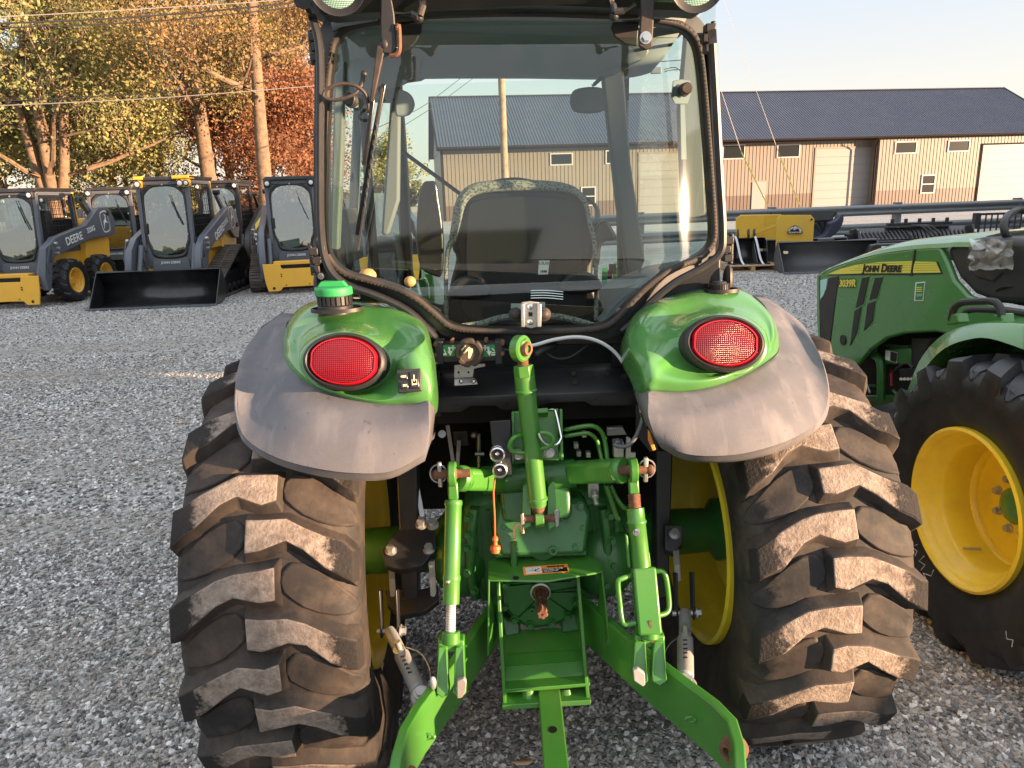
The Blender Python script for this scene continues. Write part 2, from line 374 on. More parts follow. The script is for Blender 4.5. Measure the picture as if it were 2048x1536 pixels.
def lens_mat(name, col, sc=150):
    m = mat(name, col, .2, coat=.25, spec=.4); n = m.node_tree; b = n.nodes['Principled BSDF']
    tc = n.nodes.new('ShaderNodeTexCoord'); h = None
    for ax in ('X', 'Z'):
        wv = n.nodes.new('ShaderNodeTexWave'); wv.bands_direction = ax; wv.inputs['Scale'].default_value = sc / 6.28; wv.inputs['Distortion'].default_value = .6; wv.inputs['Detail'].default_value = 1
        n.links.new(tc.outputs['Object'], wv.inputs['Vector'])
        if h is None: h = wv.outputs[0]
        else:
            mm = n.nodes.new('ShaderNodeMath'); mm.operation = 'MULTIPLY'; n.links.new(h, mm.inputs[0]); n.links.new(wv.outputs[0], mm.inputs[1]); h = mm.outputs[0]
    mx = n.nodes.new('ShaderNodeMix'); mx.data_type = 'RGBA'; mx.inputs[6].default_value = (col[0] * .33, col[1] * .4, col[2] * .35, 1); mx.inputs[7].default_value = (min(1, col[0] * 1.25), col[1] * 2.5, col[2] * 2.2, 1)
    n.links.new(h, mx.inputs[0]); n.links.new(mx.outputs[2], b.inputs['Base Color'])
    bp = n.nodes.new('ShaderNodeBump'); bp.inputs['Strength'].default_value = .5; bp.inputs['Distance'].default_value = .002; n.links.new(h, bp.inputs['Height']); n.links.new(bp.outputs[0], b.inputs['Normal'])
    return m
REDL = lens_mat('red_lens', (.27, .002, .008), 420)
CLRL = lens_mat('clear_lamp_lens', (.50, .50, .48), 520)
# ================================================================== ground
def nodes_mat(name):
    m = bpy.data.materials.new(name); m.use_nodes = True; n = m.node_tree; return m, n, n.nodes['Principled BSDF']
def gravel_mat():
    m, n, b = nodes_mat('crushed_limestone_gravel')
    b.inputs['Roughness'].default_value = .85; b.inputs['Specular IOR Level'].default_value = .3
    tc = n.nodes.new('ShaderNodeTexCoord')
    def vor(sc, feat='F1'):
        v = n.nodes.new('ShaderNodeTexVoronoi'); v.inputs['Scale'].default_value = sc; v.feature = feat
        n.links.new(tc.outputs['Object'], v.inputs['Vector']); return v
    v1 = vor(42); v2 = vor(95)
    cr = n.nodes.new('ShaderNodeValToRGB'); e = cr.color_ramp.elements
    e[0].position = 0; e[0].color = (.16, .155, .15, 1); e[1].position = 1; e[1].color = (.78, .76, .72, 1)
    for p, c in ((.25, (.29, .285, .275, 1)), (.6, (.44, .43, .415, 1)), (.85, (.60, .58, .55, 1))):
        x = e.new(p); x.color = c
    sx = n.nodes.new('ShaderNodeSeparateColor'); n.links.new(v1.outputs['Color'], sx.inputs[0]); n.links.new(sx.outputs[0], cr.inputs[0])
    cr2 = n.nodes.new('ShaderNodeValToRGB'); e = cr2.color_ramp.elements
    e[0].color = (.22, .215, .21, 1); e[1].color = (.66, .645, .62, 1)
    sx2 = n.nodes.new('ShaderNodeSeparateColor'); n.links.new(v2.outputs['Color'], sx2.inputs[0]); n.links.new(sx2.outputs[1], cr2.inputs[0])
    mx = n.nodes.new('ShaderNodeMix'); mx.data_type = 'RGBA'; mx.inputs[0].default_value = .45
    n.links.new(cr.outputs[0], mx.inputs[6]); n.links.new(cr2.outputs[0], mx.inputs[7])
    # driven-in bands, running across the yard
    mp = n.nodes.new('ShaderNodeMapping'); mp.inputs['Scale'].default_value = (.18, 1.1, 1); mp.inputs['Rotation'].default_value = (0, 0, R(4)); n.links.new(tc.outputs['Object'], mp.inputs[0])
    t = n.nodes.new('ShaderNodeTexNoise'); t.inputs['Scale'].default_value = 1.0; t.inputs['Detail'].default_value = 6; t.inputs['Roughness'].default_value = .62; n.links.new(mp.outputs[0], t.inputs['Vector'])
    mr = n.nodes.new('ShaderNodeMapRange'); mr.inputs[1].default_value = .42; mr.inputs[2].default_value = .66; n.links.new(t.outputs[0], mr.inputs[0])
    mu = n.nodes.new('ShaderNodeMath'); mu.operation = 'MULTIPLY'; mu.inputs[1].default_value = .55; n.links.new(mr.outputs[0], mu.inputs[0])
    m2 = n.nodes.new('ShaderNodeMix'); m2.data_type = 'RGBA'; m2.inputs[7].default_value = (.30, .275, .245, 1)
    n.links.new(mu.outputs[0], m2.inputs[0]); n.links.new(mx.outputs[2], m2.inputs[6]); n.links.new(m2.outputs[2], b.inputs['Base Color'])
    ad = n.nodes.new('ShaderNodeMath'); ad.operation = 'ADD'; n.links.new(v1.outputs['Distance'], ad.inputs[0]); n.links.new(v2.outputs['Distance'], ad.inputs[1])
    bp = n.nodes.new('ShaderNodeBump'); bp.invert = True; bp.inputs['Strength'].default_value = 1; bp.inputs['Distance'].default_value = .016
    n.links.new(ad.outputs[0], bp.inputs['Height']); n.links.new(bp.outputs[0], b.inputs['Normal'])
    return m
GRAV = gravel_mat()
FIELD = mat('stubble_soil', (.36, .25, .16), .95, col2=(.46, .34, .22), nscale=.3, bump=.5, bscale=8, dirt=(.2, .18, .08), dscale=1, damt=.3)
GRASS = mat('dry_grass', (.10, .12, .04), .95, col2=(.26, .22, .10), nscale=1.5, bump=.8, bscale=20)
rn = np.random.RandomState(3)
def sheet(name, x0, x1, y0, y1, z, m, nx=2, ny=2, amp=0.0):
    mb = MB(); rows = []
    for j in range(ny + 1):
        rows.append([V((x0 + (x1 - x0) * i / nx, y0 + (y1 - y0) * j / ny, z + (amp * math.sin(i * .7 + j * .31) * math.sin(j * .5 - i * .2) if amp else 0))) for i in range(nx + 1)])
    mb.grid(rows); o = mb.build(name, m, rec=False); o['kind'] = 'structure'; return o
gr = sheet('gravel_ground', -300, 300, -150, 500, 0, GRAV)
if gr.data.polygons[0].normal.z < 0: gr.data.flip_normals()
sheet('field', -260, -9.5, 30, 240, .006, FIELD)
sheet('grass_verge', -60, -8.6, 26.5, 30, .010, GRASS)
sheet('far_meadow', -9, 300, 95, 400, .008, GRASS)

# loose stones: geometry-node scatter, real little meshes
def stone_mat():
    m, n, b = nodes_mat('loose_stone'); b.inputs['Roughness'].default_value = .8; b.inputs['Specular IOR Level'].default_value = .35
    oi = n.nodes.new('ShaderNodeObjectInfo'); cr = n.nodes.new('ShaderNodeValToRGB'); cr.color_ramp.interpolation = 'LINEAR'
    e = cr.color_ramp.elements; e[0].color = (.10, .10, .10, 1); e[1].color = (.92, .91, .89, 1)
    for p, c in ((.2, (.16, .157, .155, 1)), (.45, (.30, .293, .285, 1)), (.62, (.42, .36, .31, 1)), (.68, (.42, .41, .40, 1)), (.88, (.62, .61, .59, 1))):
        x = e.new(p); x.color = c
    n.links.new(oi.outputs['Random'], cr.inputs[0])
    tc = n.nodes.new('ShaderNodeTexCoord'); t = n.nodes.new('ShaderNodeTexNoise'); t.inputs['Scale'].default_value = 2.5; t.inputs['Detail'].default_value = 5; n.links.new(tc.outputs['Object'], t.inputs['Vector'])
    mx = n.nodes.new('ShaderNodeMix'); mx.data_type = 'RGBA'; mx.blend_type = 'MULTIPLY'; mx.inputs[0].default_value = .22
    n.links.new(cr.outputs[0], mx.inputs[6]); n.links.new(t.outputs[0], mx.inputs[7])
    # dusty, driven-over bands shared with the ground sheet below
    ge = n.nodes.new('ShaderNodeNewGeometry'); mp = n.nodes.new('ShaderNodeMapping'); mp.inputs['Scale'].default_value = (.18, 1.1, 1); mp.inputs['Rotation'].default_value = (0, 0, R(4)); n.links.new(ge.outputs['Position'], mp.inputs[0])
    t2 = n.nodes.new('ShaderNodeTexNoise'); t2.inputs['Scale'].default_value = 1.0; t2.inputs['Detail'].default_value = 6; t2.inputs['Roughness'].default_value = .62; n.links.new(mp.outputs[0], t2.inputs['Vector'])
    mr = n.nodes.new('ShaderNodeMapRange'); mr.inputs[1].default_value = .42; mr.inputs[2].default_value = .66; mr.inputs[4].default_value = .62; n.links.new(t2.outputs[0], mr.inputs[0])
    m3 = n.nodes.new('ShaderNodeMix'); m3.data_type = 'RGBA'; m3.inputs[7].default_value = (.33, .295, .255, 1); n.links.new(mr.outputs[0], m3.inputs[0]); n.links.new(mx.outputs[2], m3.inputs[6])
    n.links.new(m3.outputs[2], b.inputs['Base Color'])
    return m
STONE = stone_mat()
def stones(name, poly, density, s0, s1, seed):
    me = bpy.data.meshes.new(name); me.from_pydata([(x, y, .002) for x, y in poly], [], [tuple(range(len(poly)))]); 
    o = bpy.data.objects.new(name, me); COL.objects.link(o); me.materials.append(STONE)
    ng = bpy.data.node_groups.new(name, 'GeometryNodeTree')
    ng.interface.new_socket('Geometry', in_out='INPUT', socket_type='NodeSocketGeometry'); ng.interface.new_socket('Geometry', in_out='OUTPUT', socket_type='NodeSocketGeometry')
    N = ng.nodes; L = ng.links
    gi = N.new('NodeGroupInput'); go = N.new('NodeGroupOutput')
    dp = N.new('GeometryNodeDistributePointsOnFaces'); dp.inputs['Density'].default_value = density; dp.inputs['Seed'].default_value = seed
    L.new(gi.outputs[0], dp.inputs['Mesh'])
    jn = N.new('GeometryNodeGeometryToInstance')
    for k in range(4):
        ico = N.new('GeometryNodeMeshIcoSphere'); ico.inputs['Radius'].default_value = 1; ico.inputs['Subdivisions'].default_value = 2 if k < 2 else 1
        sp = N.new('GeometryNodeSetPosition'); pos = N.new('GeometryNodeInputPosition')
        tn = N.new('ShaderNodeTexNoise'); tn.inputs['Scale'].default_value = .8; tn.inputs['Detail'].default_value = 1; tn.noise_dimensions = '4D'; tn.inputs['W'].default_value = k * 7.3 + seed
        L.new(pos.outputs[0], tn.inputs['Vector'])
        vm = N.new('ShaderNodeVectorMath'); vm.operation = 'SUBTRACT'; vm.inputs[1].default_value = (.5, .5, .5); L.new(tn.outputs['Color'], vm.inputs[0])
        vs = N.new('ShaderNodeVectorMath'); vs.operation = 'SCALE'; vs.inputs['Scale'].default_value = 2.4; L.new(vm.outputs[0], vs.inputs[0])
        L.new(ico.outputs[0], sp.inputs['Geometry']); L.new(vs.outputs[0], sp.inputs['Offset'])
        L.new(sp.outputs[0], jn.inputs[0])
    ip = N.new('GeometryNodeInstanceOnPoints'); ip.inputs['Pick Instance'].default_value = True
    L.new(dp.outputs['Points'], ip.inputs['Points']); L.new(jn.outputs[0], ip.inputs['Instance'])
    rv = N.new('FunctionNodeRandomValue'); rv.data_type = 'FLOAT_VECTOR'; rv.inputs[0].default_value = (s0, s0, s0 * .6); rv.inputs[1].default_value = (s1, s1, s1 * .8); rv.inputs['Seed'].default_value = seed + 1
    rr = N.new('FunctionNodeRandomValue'); rr.data_type = 'FLOAT_VECTOR'; rr.inputs[0].default_value = (-.5, -.5, 0); rr.inputs[1].default_value = (.5, .5, 6.28); rr.inputs['Seed'].default_value = seed + 2
    L.new(rv.outputs[0], ip.inputs['Scale']); L.new(rr.outputs[0], ip.inputs['Rotation'])
    sm = N.new('GeometryNodeSetMaterial'); sm.inputs['Material'].default_value = STONE; L.new(ip.outputs[0], sm.inputs[0])
    L.new(sm.outputs[0], go.inputs[0])
    md = o.modifiers.new('scatter', 'NODES'); md.node_group = ng
    o['kind'] = 'stuff'; setp(o, 'loose crushed grey limestone covering the yard between and around the machines', 'gravel', kind='stuff')
    return o
stones('gravel_stones', [(-1.5, .9), (1.9, .9), (3.2, 3.4), (-3.1, 3.4)], 4300, .0050, .0130, 1)
stones('gravel_stones', [(-3.1, 3.4), (3.2, 3.4), (6.0, 8.5), (-6.4, 8.5)], 1300, .006, .0145, 5)
stones('gravel_stones', [(-6.4, 8.5), (6.0, 8.5), (9.5, 15), (-11.5, 15)], 300, .008, .017, 9)

# ================================================================== building
BW = mat('tan_steel_siding', (.19, .158, .13), .5, dirt=(.155, .125, .10), dscale=.6, damt=.3)
BWD = mat('brown_steel_wainscot', (.11, .075, .06), .5)
BR = mat('charcoal_steel_roof', (.062, .075, .110), .6, spec=.3, dirt=(.12, .13, .15), dscale=.5, damt=.3)
BT = mat('dark_brown_trim', (.016, .012, .011), .85, spec=.15)
BD = mat('white_overhead_door', (.23, .222, .22), .5, dirt=(.20, .185, .175), dscale=.6, damt=.3)
BF = mat('white_window_frame', (.4, .39, .385), .5)
pA = w(884, 300, 56.0); pA.z = 0
pB = w(2136, 270, 63.0); pB.z = 0
bdir = (pB - pA).normalized(); BL = (pB - pA).length; brz = math.atan2(bdir.y, bdir.x)
bn = V((bdir.y, -bdir.x, 0))           # towards the camera
bld = thing('machine_shed_building', 'long tan steel building with charcoal ribbed roof and white overhead doors beyond the guard rail', 'building', pA, brz)
HE = 5.45; DEP = 16.0; HR = 9.7; XJ = None
def bl(px, py, back=0.0):
    p = pln(px, py, pA - bn * back, bn); q = p - pA; return q.dot(bdir), q.z
XJ = bl(1757, 300)[0]; SET = 0.9
# right volume stands at y=0, left volume set back by SET
def ribwall(name, x0, x1, y, z0, z1, m, holes=()):
    mb = MB(); mb.bx(x0, x1, y, y + .12, z0, z1)
    x = x0 + .11
    while x < x1:
        segs = [(z0, z1)]
        for (a, b_, c, d) in holes:
            if a < x < b_:
                ns = []
                for s0, s1 in segs:
                    if c > s0: ns.append((s0, min(c, s1)))
                    if d < s1: ns.append((max(d, s0), s1))
                segs = [q for q in ns if q[1] - q[0] > .05]
        for s0, s1 in segs: mb.bx(x - .03, x + .03, y - .028, y + .002, s0 + .004, s1 - .004)
        x += .30
    return mb.build(name, m, bld, smooth=False, local=True, rec=False)
HOLE = []
def opening(px0, py0, px1, py1, back, kind, off=0.0):
    x0, z1 = bl(px0, py0, back); x1, _ = bl(px1, py0, back); _, z0 = bl(px0, py1, back)
    HOLE.append((back, x0 - .1, x1 + .1, z0 - .1, z1 + .1, kind, x0, x1, z0, z1)); return x0, x1, z0, z1
for a in ((1447, 292, 1488, 317, SET, 'win'), (1556, 291, 1598, 314, SET, 'win'), (1792, 285.5, 1832, 306, 0, 'win'), (1898, 283, 1938, 302, 0, 'win'),
          (1102, 309, 1143, 329, SET, 'win'), (1213, 303, 1252, 326, SET, 'win'), (1845, 352, 1869, 385, 0, 'dh'), (1164, 376, 1189, 410, SET, 'dh'),
          (1504, 364, 1531, 414, SET, 'door'), (1633, 298, 1752, 410, SET, 'ohd'), (1966, 290, 2086, 401, 0, 'ohd'), (1280, 308, 1384, 426, SET, 'ohd')):
    opening(*a)
for (nm, z0, z1, m) in (('wainscot', 0, 1.12, BWD), ('wall', 1.12, HE, BW)):
    for (x0, x1, bk) in ((0, XJ - .06, SET), (XJ, BL, 0)):
        ribwall(nm, x0, x1, bk, z0, z1, m, [(h[1], h[2], h[3], h[4]) for h in HOLE if h[0] == bk])
mb = MB(); mb.bx(.05, BL - .05, 1.3, DEP, 0, HE - .05); mb.build('rear_block', BW, bld, local=True, smooth=False)
for (bk, a, b_, c, d, kind, x0, x1, z0, z1) in HOLE:
    y = bk; fw = .09
    z0 = max(z0, .02) if kind in ('win', 'dh') else .02
    if kind in ('win', 'dh'):
        mb = MB()
        for (q0, q1, r0, r1) in ((x0 - fw, x1 + fw, z1, z1 + fw), (x0 - fw, x1 + fw, z0 - fw, z0), (x0 - fw, x0, z0, z1), (x1, x1 + fw, z0, z1)): mb.bx(q0, q1, y - .075, y - .005, r0, r1)
        if kind == 'dh': mb.bx(x0, x1, y - .06, y - .005, (z0 + z1) / 2 - .04, (z0 + z1) / 2 + .04)
        f = mb.build('window', BF, bld, local=True, smooth=False)
        mb = MB(); mb.bx(x0, x1, y - .035, y - .012, z0, z1); mb.build('pane', GLB, f, local=True, smooth=False)
    elif kind == 'door':
        mb = MB(); mb.bx(x0, x1, y - .07, y - .003, .02, z1); f = mb.build('door', BD, bld, local=True, smooth=False, bev=.01)
        mb = MB(); mb.ball((x1 - .12, y - .11, 1.0), .05); mb.build('handle', STEEL, f, local=True)
    else:
        mb = MB()
        for (q0, q1, r0, r1) in ((x0 - .14, x1 + .14, z1, z1 + .12), (x0 - .14, x0, 0, z1), (x1, x1 + .14, 0, z1)): mb.bx(q0, q1, y - .08, y - .002, r0, r1)
        mb.build('door_trim', BT if bk == 0 else BW, bld, local=True, smooth=False)
        k = 7; hh = z1 / k
        f = None
        for i in range(k):
            mb = MB(); mb.bx(x0, x1, y - .05, y - .004, i * hh + .012, (i + 1) * hh - .012)
            for q in range(3): mb.bx(x0, x1, y - .056, y - .049, i * hh + hh * (q + .6) / 3.2, i * hh + hh * (q + .6) / 3.2 + .02)
            mb.build('door_panel', BD, bld, local=True, smooth=False)
mb = MB()
ov = .45; RY = DEP / 2
sl_ = (HR - HE) / RY
def roofpt(x, y): return V((x, y, HE + .12 + (y if y < RY else DEP - y) * sl_))
xs0, xs1 = -.4, BL + .4
mb.grid([[roofpt(xs0, -ov), roofpt(xs1, -ov)], [roofpt(xs0, RY), roofpt(xs1, RY)], [roofpt(xs0, DEP + ov) , roofpt(xs1, DEP + ov)]])
up = V((0, -sl_, 1)).normalized()
x = xs0 + .1
while x < xs1:
    p0 = roofpt(x, -ov); p1 = roofpt(x, RY)
    mb.add([p0 + V((-.025, 0, 0)), p0 + V((.025, 0, 0)), p1 + V((.025, 0, 0)), p1 + V((-.025, 0, 0)), p0 + V((-.012, 0, 0)) + up * .035, p0 + V((.012, 0, 0)) + up * .035, p1 + V((.012, 0, 0)) + up * .035, p1 + V((-.012, 0, 0)) + up * .035],
           [(0, 1, 5, 4), (1, 2, 6, 5), (2, 3, 7, 6), (3, 0, 4, 7), (4, 5, 6, 7)])
    x += .2286
mb.build('roof', BR, bld, local=True, smooth=False, rec=False)
mb = MB(); mb.bar(roofpt(xs0, RY) + V((0, 0, .03)), roofpt(xs1, RY) + V((0, 0, .03)), .35, .06); mb.build('ridge_cap', BR, bld, local=True)
for xx in (xs0, xs1):
    mb = MB(); mb.bar(roofpt(xx, -ov - .03) + V((0, 0, -.08)), roofpt(xx, RY) + V((0, 0, -.06)), .08, .22); mb.bar(roofpt(xx, DEP + ov) + V((0, 0, -.08)), roofpt(xx, RY) + V((0, 0, -.06)), .08, .22); mb.build('rake_trim', BT, bld, local=True)
for xx in (.06, BL - .06):
    mb = MB(); mb.prism([(xx - .05, .3, HE - .1), (xx - .05, DEP - .1, HE - .1), (xx - .05, RY, HR - .05)], (.1, 0, 0)); mb.build('gable_wall', BW, bld, local=True, smooth=False)
mb = MB(); e0 = roofpt(0, -ov).z; mb.bx(xs0, xs1, -ov - .14, -ov - .01, e0 - .16, e0 - .01); mb.build('gutter', BT, bld, local=True, bev=.02)
mb = MB(); mb.bx(xs0, xs1, -ov, 1.2, e0 - .19, e0 - .15); mb.build('soffit', BT, bld, local=True)
mb = MB(); mb.tube([(XJ - .35, -ov - .07, e0 - .1), (XJ - .35, -ov - .07, e0 - .3), (XJ - .3, -.10, e0 - .75), (XJ - .3, -.10, .2)], .06, 8); mb.build('downspout', BT, bld, local=True)
mb = MB(); mb.bx(XJ - .06, XJ + .0, .0, SET + .05, 0, HE); mb.build('return_wall', BW, bld, local=True, smooth=False)
mb = MB(); mb.bx(XJ - .075, XJ + .06, -.05, .02, 0, HE); mb.build('corner_trim', BT, bld, local=True, smooth=False)
mb = MB(); mb.bx(-.1, .1, SET - .05, SET + .2, 0, HE); mb.build('corner_trim', BT, bld, local=True, smooth=False)

# ================================================================== guard rail
RAILM = mat('weathered_grey_rail', (.15, .165, .175), .5, .3, dirt=(.28, .26, .24), dscale=3, damt=.35)
def guard_rail(x0, x1, ya, yb, label):
    t = thing('guard_rail', label, 'guard rail', (x0, ya, 0), math.atan2(yb - ya, x1 - x0))
    Lr = math.hypot(x1 - x0, yb - ya)
    for z in (.92, .38):
        mb = MB(); prof = []
        for (yy, zz) in ((.0, -.15), (-.03, -.13), (-.09, -.10), (-.09, -.06), (-.02, -.02), (-.02, .02), (-.09, .06), (-.09, .10), (-.03, .13), (0, .15)): prof.append((yy, z + zz))
        mb.grid([[V((0, a, b_)) for a, b_ in prof], [V((Lr, a, b_)) for a, b_ in prof]])
        mb.build('rail', RAILM, t, local=True, solid=.008, smooth=50)
    x = 1.3
    while x < Lr:
        mb = MB(); mb.bx(x - .09, x + .09, .0, .04, 0, 1.12); mb.bx(x - .09, x - .06, .04, .2, 0, 1.12); mb.bx(x + .06, x + .09, .04, .2, 0, 1.12)
        o = mb.build('post', RAILM, t, local=True, bev=.004)
        for z in (.92, .38):
            mb = MB(); mb.hexbolt((x, -.022, z), (0, -1, 0), .022, .02); mb.build('bolt', GALV, o, local=True)
        x += 4.0
    return t
guard_rail(-1.4, 22, 20.5, 23.6, 'long grey double steel guard rail behind the attachments in front of the tan building')
guard_rail(-17, -6.2, 25.6, 25.0, 'grey steel guard rail behind the loaders at the edge of the bare field')

# ================================================================== pole and wires
WOOD = mat('weathered_pole_wood', (.36, .24, .15), .85, col2=(.22, .15, .10), nscale=3, bump=.8, bscale=40)
WIRE = mat('black_cable', (.02, .02, .02), .6)
WIREL = mat('bare_wire', (.35, .32, .30), .5, .5)
pt = w(1008, 300, 30); 
pole = thing('utility_pole', 'wooden utility pole standing in front of the tan building, seen through the cab', 'utility pole', (pt.x, 30, 0))
mb = MB(); mb.lathe((0, 0, 0), (0, 0, 1), [(0, .15), (6, .135), (11, .115)], 16); mb.build('shaft', WOOD, pole, local=True)
mb = MB(); mb.box((0, -.15, 9.6), (2.2, .09, .11)); mb.build('crossarm', WOOD, pole, local=True, bev=.01)
for xx in (-.95, -.4, .4, .95):
    mb = MB(); mb.lathe((xx, -.15, 9.65), (0, 0, 1), [(0, .03), (.04, .06), (.08, .035), (.12, .06), (.16, .03)], 10); mb.build('insulator', KNOB, pole, local=True)
def wire(px, r, m, label, sag=0.0, name='power_line'):
    mb = MB(); mb.tube(crom(W(px), 8), r, 5); o = mb.build(name, m); setp(o, label, 'wire' if name == 'power_line' else 'guy wire'); return o
wire([(-60, 50, 17), (300, 32, 19), (640, -2, 21.5), (1008, -60, 29.7)], .020, WIRE, 'upper black cable of the bundle crossing the top of the trees')
wire([(-60, 58, 17), (300, 43, 19), (640, 7, 21.5), (1008, -50, 29.7)], .015, WIRE, 'lower black cable just beneath the upper bundle across the trees')
wire([(-60, 37, 16.6), (300, 17, 18.6), (640, -10, 21), (1008, -70, 29.7)], .009, WIREL, 'thin pale wire above the black cables across the trees')
wire([(-60, 206, 18.5), (300, 186, 19.5), (600, 158, 20.6), (700, 150, 21)], .011, WIRE, 'dark wire crossing halfway up the trees, above a pale one')
wire([(-60, 214, 18.4), (300, 197, 19.4), (640, 171, 20.5), (700, 166, 21)], .011, WIREL, 'pale wire crossing halfway up the trees, below a dark one')
wire([(930, 150, 29), (850, 210, 27), (800, 235, 25), (740, 262, 23)], .012, WIRE, 'upper of two cables slanting down-left from the utility pole')
wire([(955, 150, 29), (880, 205, 26), (800, 256, 23), (740, 290, 21)], .010, WIRE, 'lower of two cables slanting down-left from the utility pole')
YG = mat('yellow_guy_guard', (.75, .55, .08), .45)
for (top, q1, q2, lab) in (((1400, -130, 30), (1562, 318, 27), (1601, 414, 26.2), 'right-hand guy wire with yellow guard in front of the big white door'), ((1340, -130, 30), (1483, 305, 27), (1537, 414, 26.4), 'left-hand guy wire with yellow guard crossing the small white door')):
    t = thing('guy_wire', lab, 'guy wire', w(*q2))
    mb = MB(); mb.tube(W([top, q1]), .011, 5); mb.build('cable', WIREL, t)
    mb = MB(); mb.cyl(w(*q1), w(*q2) , .022, n=8); mb.build('guard_sleeve', YG, t)
    mb = MB(); e = w(*q2); gd = (w(*q2) - w(*q1)).normalized(); mb.cyl(e, e + gd * (e.z / -gd.z), .022, n=8); mb.build('anchor_rod', GALV, t)
t = thing('cable_splice_box', 'small grey splice box hanging on looped cables above the shed roof', 'junction box', w(1312, 141, 26))
mb = MB(); p = w(1312, 141, 26); mb.box(p, (.34, .14, .20)); mb.build('box', RAILM, t, bev=.02)
for l in ([(1240, 165, 26), (1262, 140, 26), (1296, 140, 26)], [(1240, 168, 26), (1268, 137, 26), (1296, 144, 26)], [(1328, 139, 26), (1350, 135, 26), (1362, 146, 26), (1368, 175, 26)], [(1328, 144, 26), (1346, 140, 26), (1420, 134, 26)], [(1230, 130, 26), (1310, 124, 26), (1420, 116, 26)]):
    mb = MB(); mb.tube(crom(W(l), 6), .014, 5); mb.build('cable', WIRE, t)

# ================================================================== trees
BARK = mat('brown_bark', (.23, .15, .095), .9, col2=(.12, .085, .06), nscale=6, bump=1, bscale=26, bdist=.02)
def leaf_mat(name, cols):
    m = bpy.data.materials.new(name); m.use_nodes = True; n = m.node_tree; n.nodes.clear()
    out = n.nodes.new('ShaderNodeOutputMaterial'); ge = n.nodes.new('ShaderNodeNewGeometry'); cr = n.nodes.new('ShaderNodeValToRGB')
    e = cr.color_ramp.elements; e[0].color = (*cols[0], 1); e[1].color = (*cols[-1], 1)
    for i, c in enumerate(cols[1:-1]):
        x = e.new((i + 1) / (len(cols) - 1)); x.color = (*c, 1)
    # clumps drift in colour through the crown, single leaves vary around that
    tc = n.nodes.new('ShaderNodeTexCoord'); t = n.nodes.new('ShaderNodeTexNoise'); t.inputs['Scale'].default_value = .55; t.inputs['Detail'].default_value = 3; n.links.new(tc.outputs['Object'], t.inputs['Vector'])
    ma = n.nodes.new('ShaderNodeMath'); ma.operation = 'MULTIPLY_ADD'; ma.inputs[1].default_value = .55; n.links.new(ge.outputs['Random Per Island'], ma.inputs[0])
    mr = n.nodes.new('ShaderNodeMapRange'); mr.inputs[1].default_value = .3; mr.inputs[2].default_value = .7; mr.inputs[3].default_value = 0; mr.inputs[4].default_value = .45; n.links.new(t.outputs[0], mr.inputs[0])
    n.links.new(mr.outputs[0], ma.inputs[2]); n.links.new(ma.outputs[0], cr.inputs[0])
    d = n.nodes.new('ShaderNodeBsdfDiffuse'); tl = n.nodes.new('ShaderNodeBsdfTranslucent'); mx = n.nodes.new('ShaderNodeMixShader'); mx.inputs[0].default_value = .42
    n.links.new(cr.outputs[0], d.inputs[0]); n.links.new(cr.outputs[0], tl.inputs[0]); n.links.new(d.outputs[0], mx.inputs[1]); n.links.new(tl.outputs[0], mx.inputs[2]); n.links.new(mx.outputs[0], out.inputs[0])
    return m
LYEL = leaf_mat('yellow_green_leaves', [(.13, .17, .075), (.26, .28, .12), (.45, .41, .18), (.60, .53, .27)])
LGRN = leaf_mat('olive_leaves', [(.09, .12, .055), (.19, .19, .08), (.33, .28, .12), (.48, .34, .15)])
LORG = leaf_mat('rust_leaves', [(.16, .12, .06), (.32, .20, .09), (.42, .29, .14), (.26, .21, .11)])
LRED = leaf_mat('red_brown_leaves', [(.15, .075, .055), (.30, .13, .08), (.42, .22, .12), (.28, .15, .10)])
LBRN = leaf_mat('brown_leaves', [(.06, .035, .025), (.13, .07, .04), (.2, .11, .06), (.1, .06, .04)])
LDRK = leaf_mat('far_hedge_leaves', [(.05, .055, .035), (.10, .09, .05), (.16, .12, .07)])
def leaves(pts, size, rs):
    n = len(pts); u = rs.normal(size=(n, 3)); u /= np.linalg.norm(u, axis=1)[:, None]
    t = rs.normal(size=(n, 3)); v = np.cross(u, t); v /= np.linalg.norm(v, axis=1)[:, None]
    s = size * rs.uniform(.55, 1.35, (n, 1)); a = u * s; b_ = v * s * .62; k = np.cross(u, v) * s * .25
    P = np.stack([pts - a, pts + b_ + k, pts + a, pts - b_ + k], 1).reshape(-1, 3)
    return P
def leafobj(name, pts, size, m, parent, rs, split=False):
    P = leaves(pts, size, rs); n = len(pts)
    me = bpy.data.meshes.new(name); me.vertices.add(4 * n); me.vertices.foreach_set('co', P.ravel().astype(np.float32))
    me.loops.add(4 * n); me.loops.foreach_set('vertex_index', np.arange(4 * n, dtype=np.int32)); me.polygons.add(n)
    me.polygons.foreach_set('loop_start', np.arange(0, 4 * n, 4, dtype=np.int32))
    try: me.polygons.foreach_set('loop_total', np.full(n, 4, np.int32))
    except Exception: pass
    me.materials.append(m); me.update(calc_edges=True); me.validate()
    o = bpy.data.objects.new(name, me); COL.objects.link(o); o.parent = parent; return o
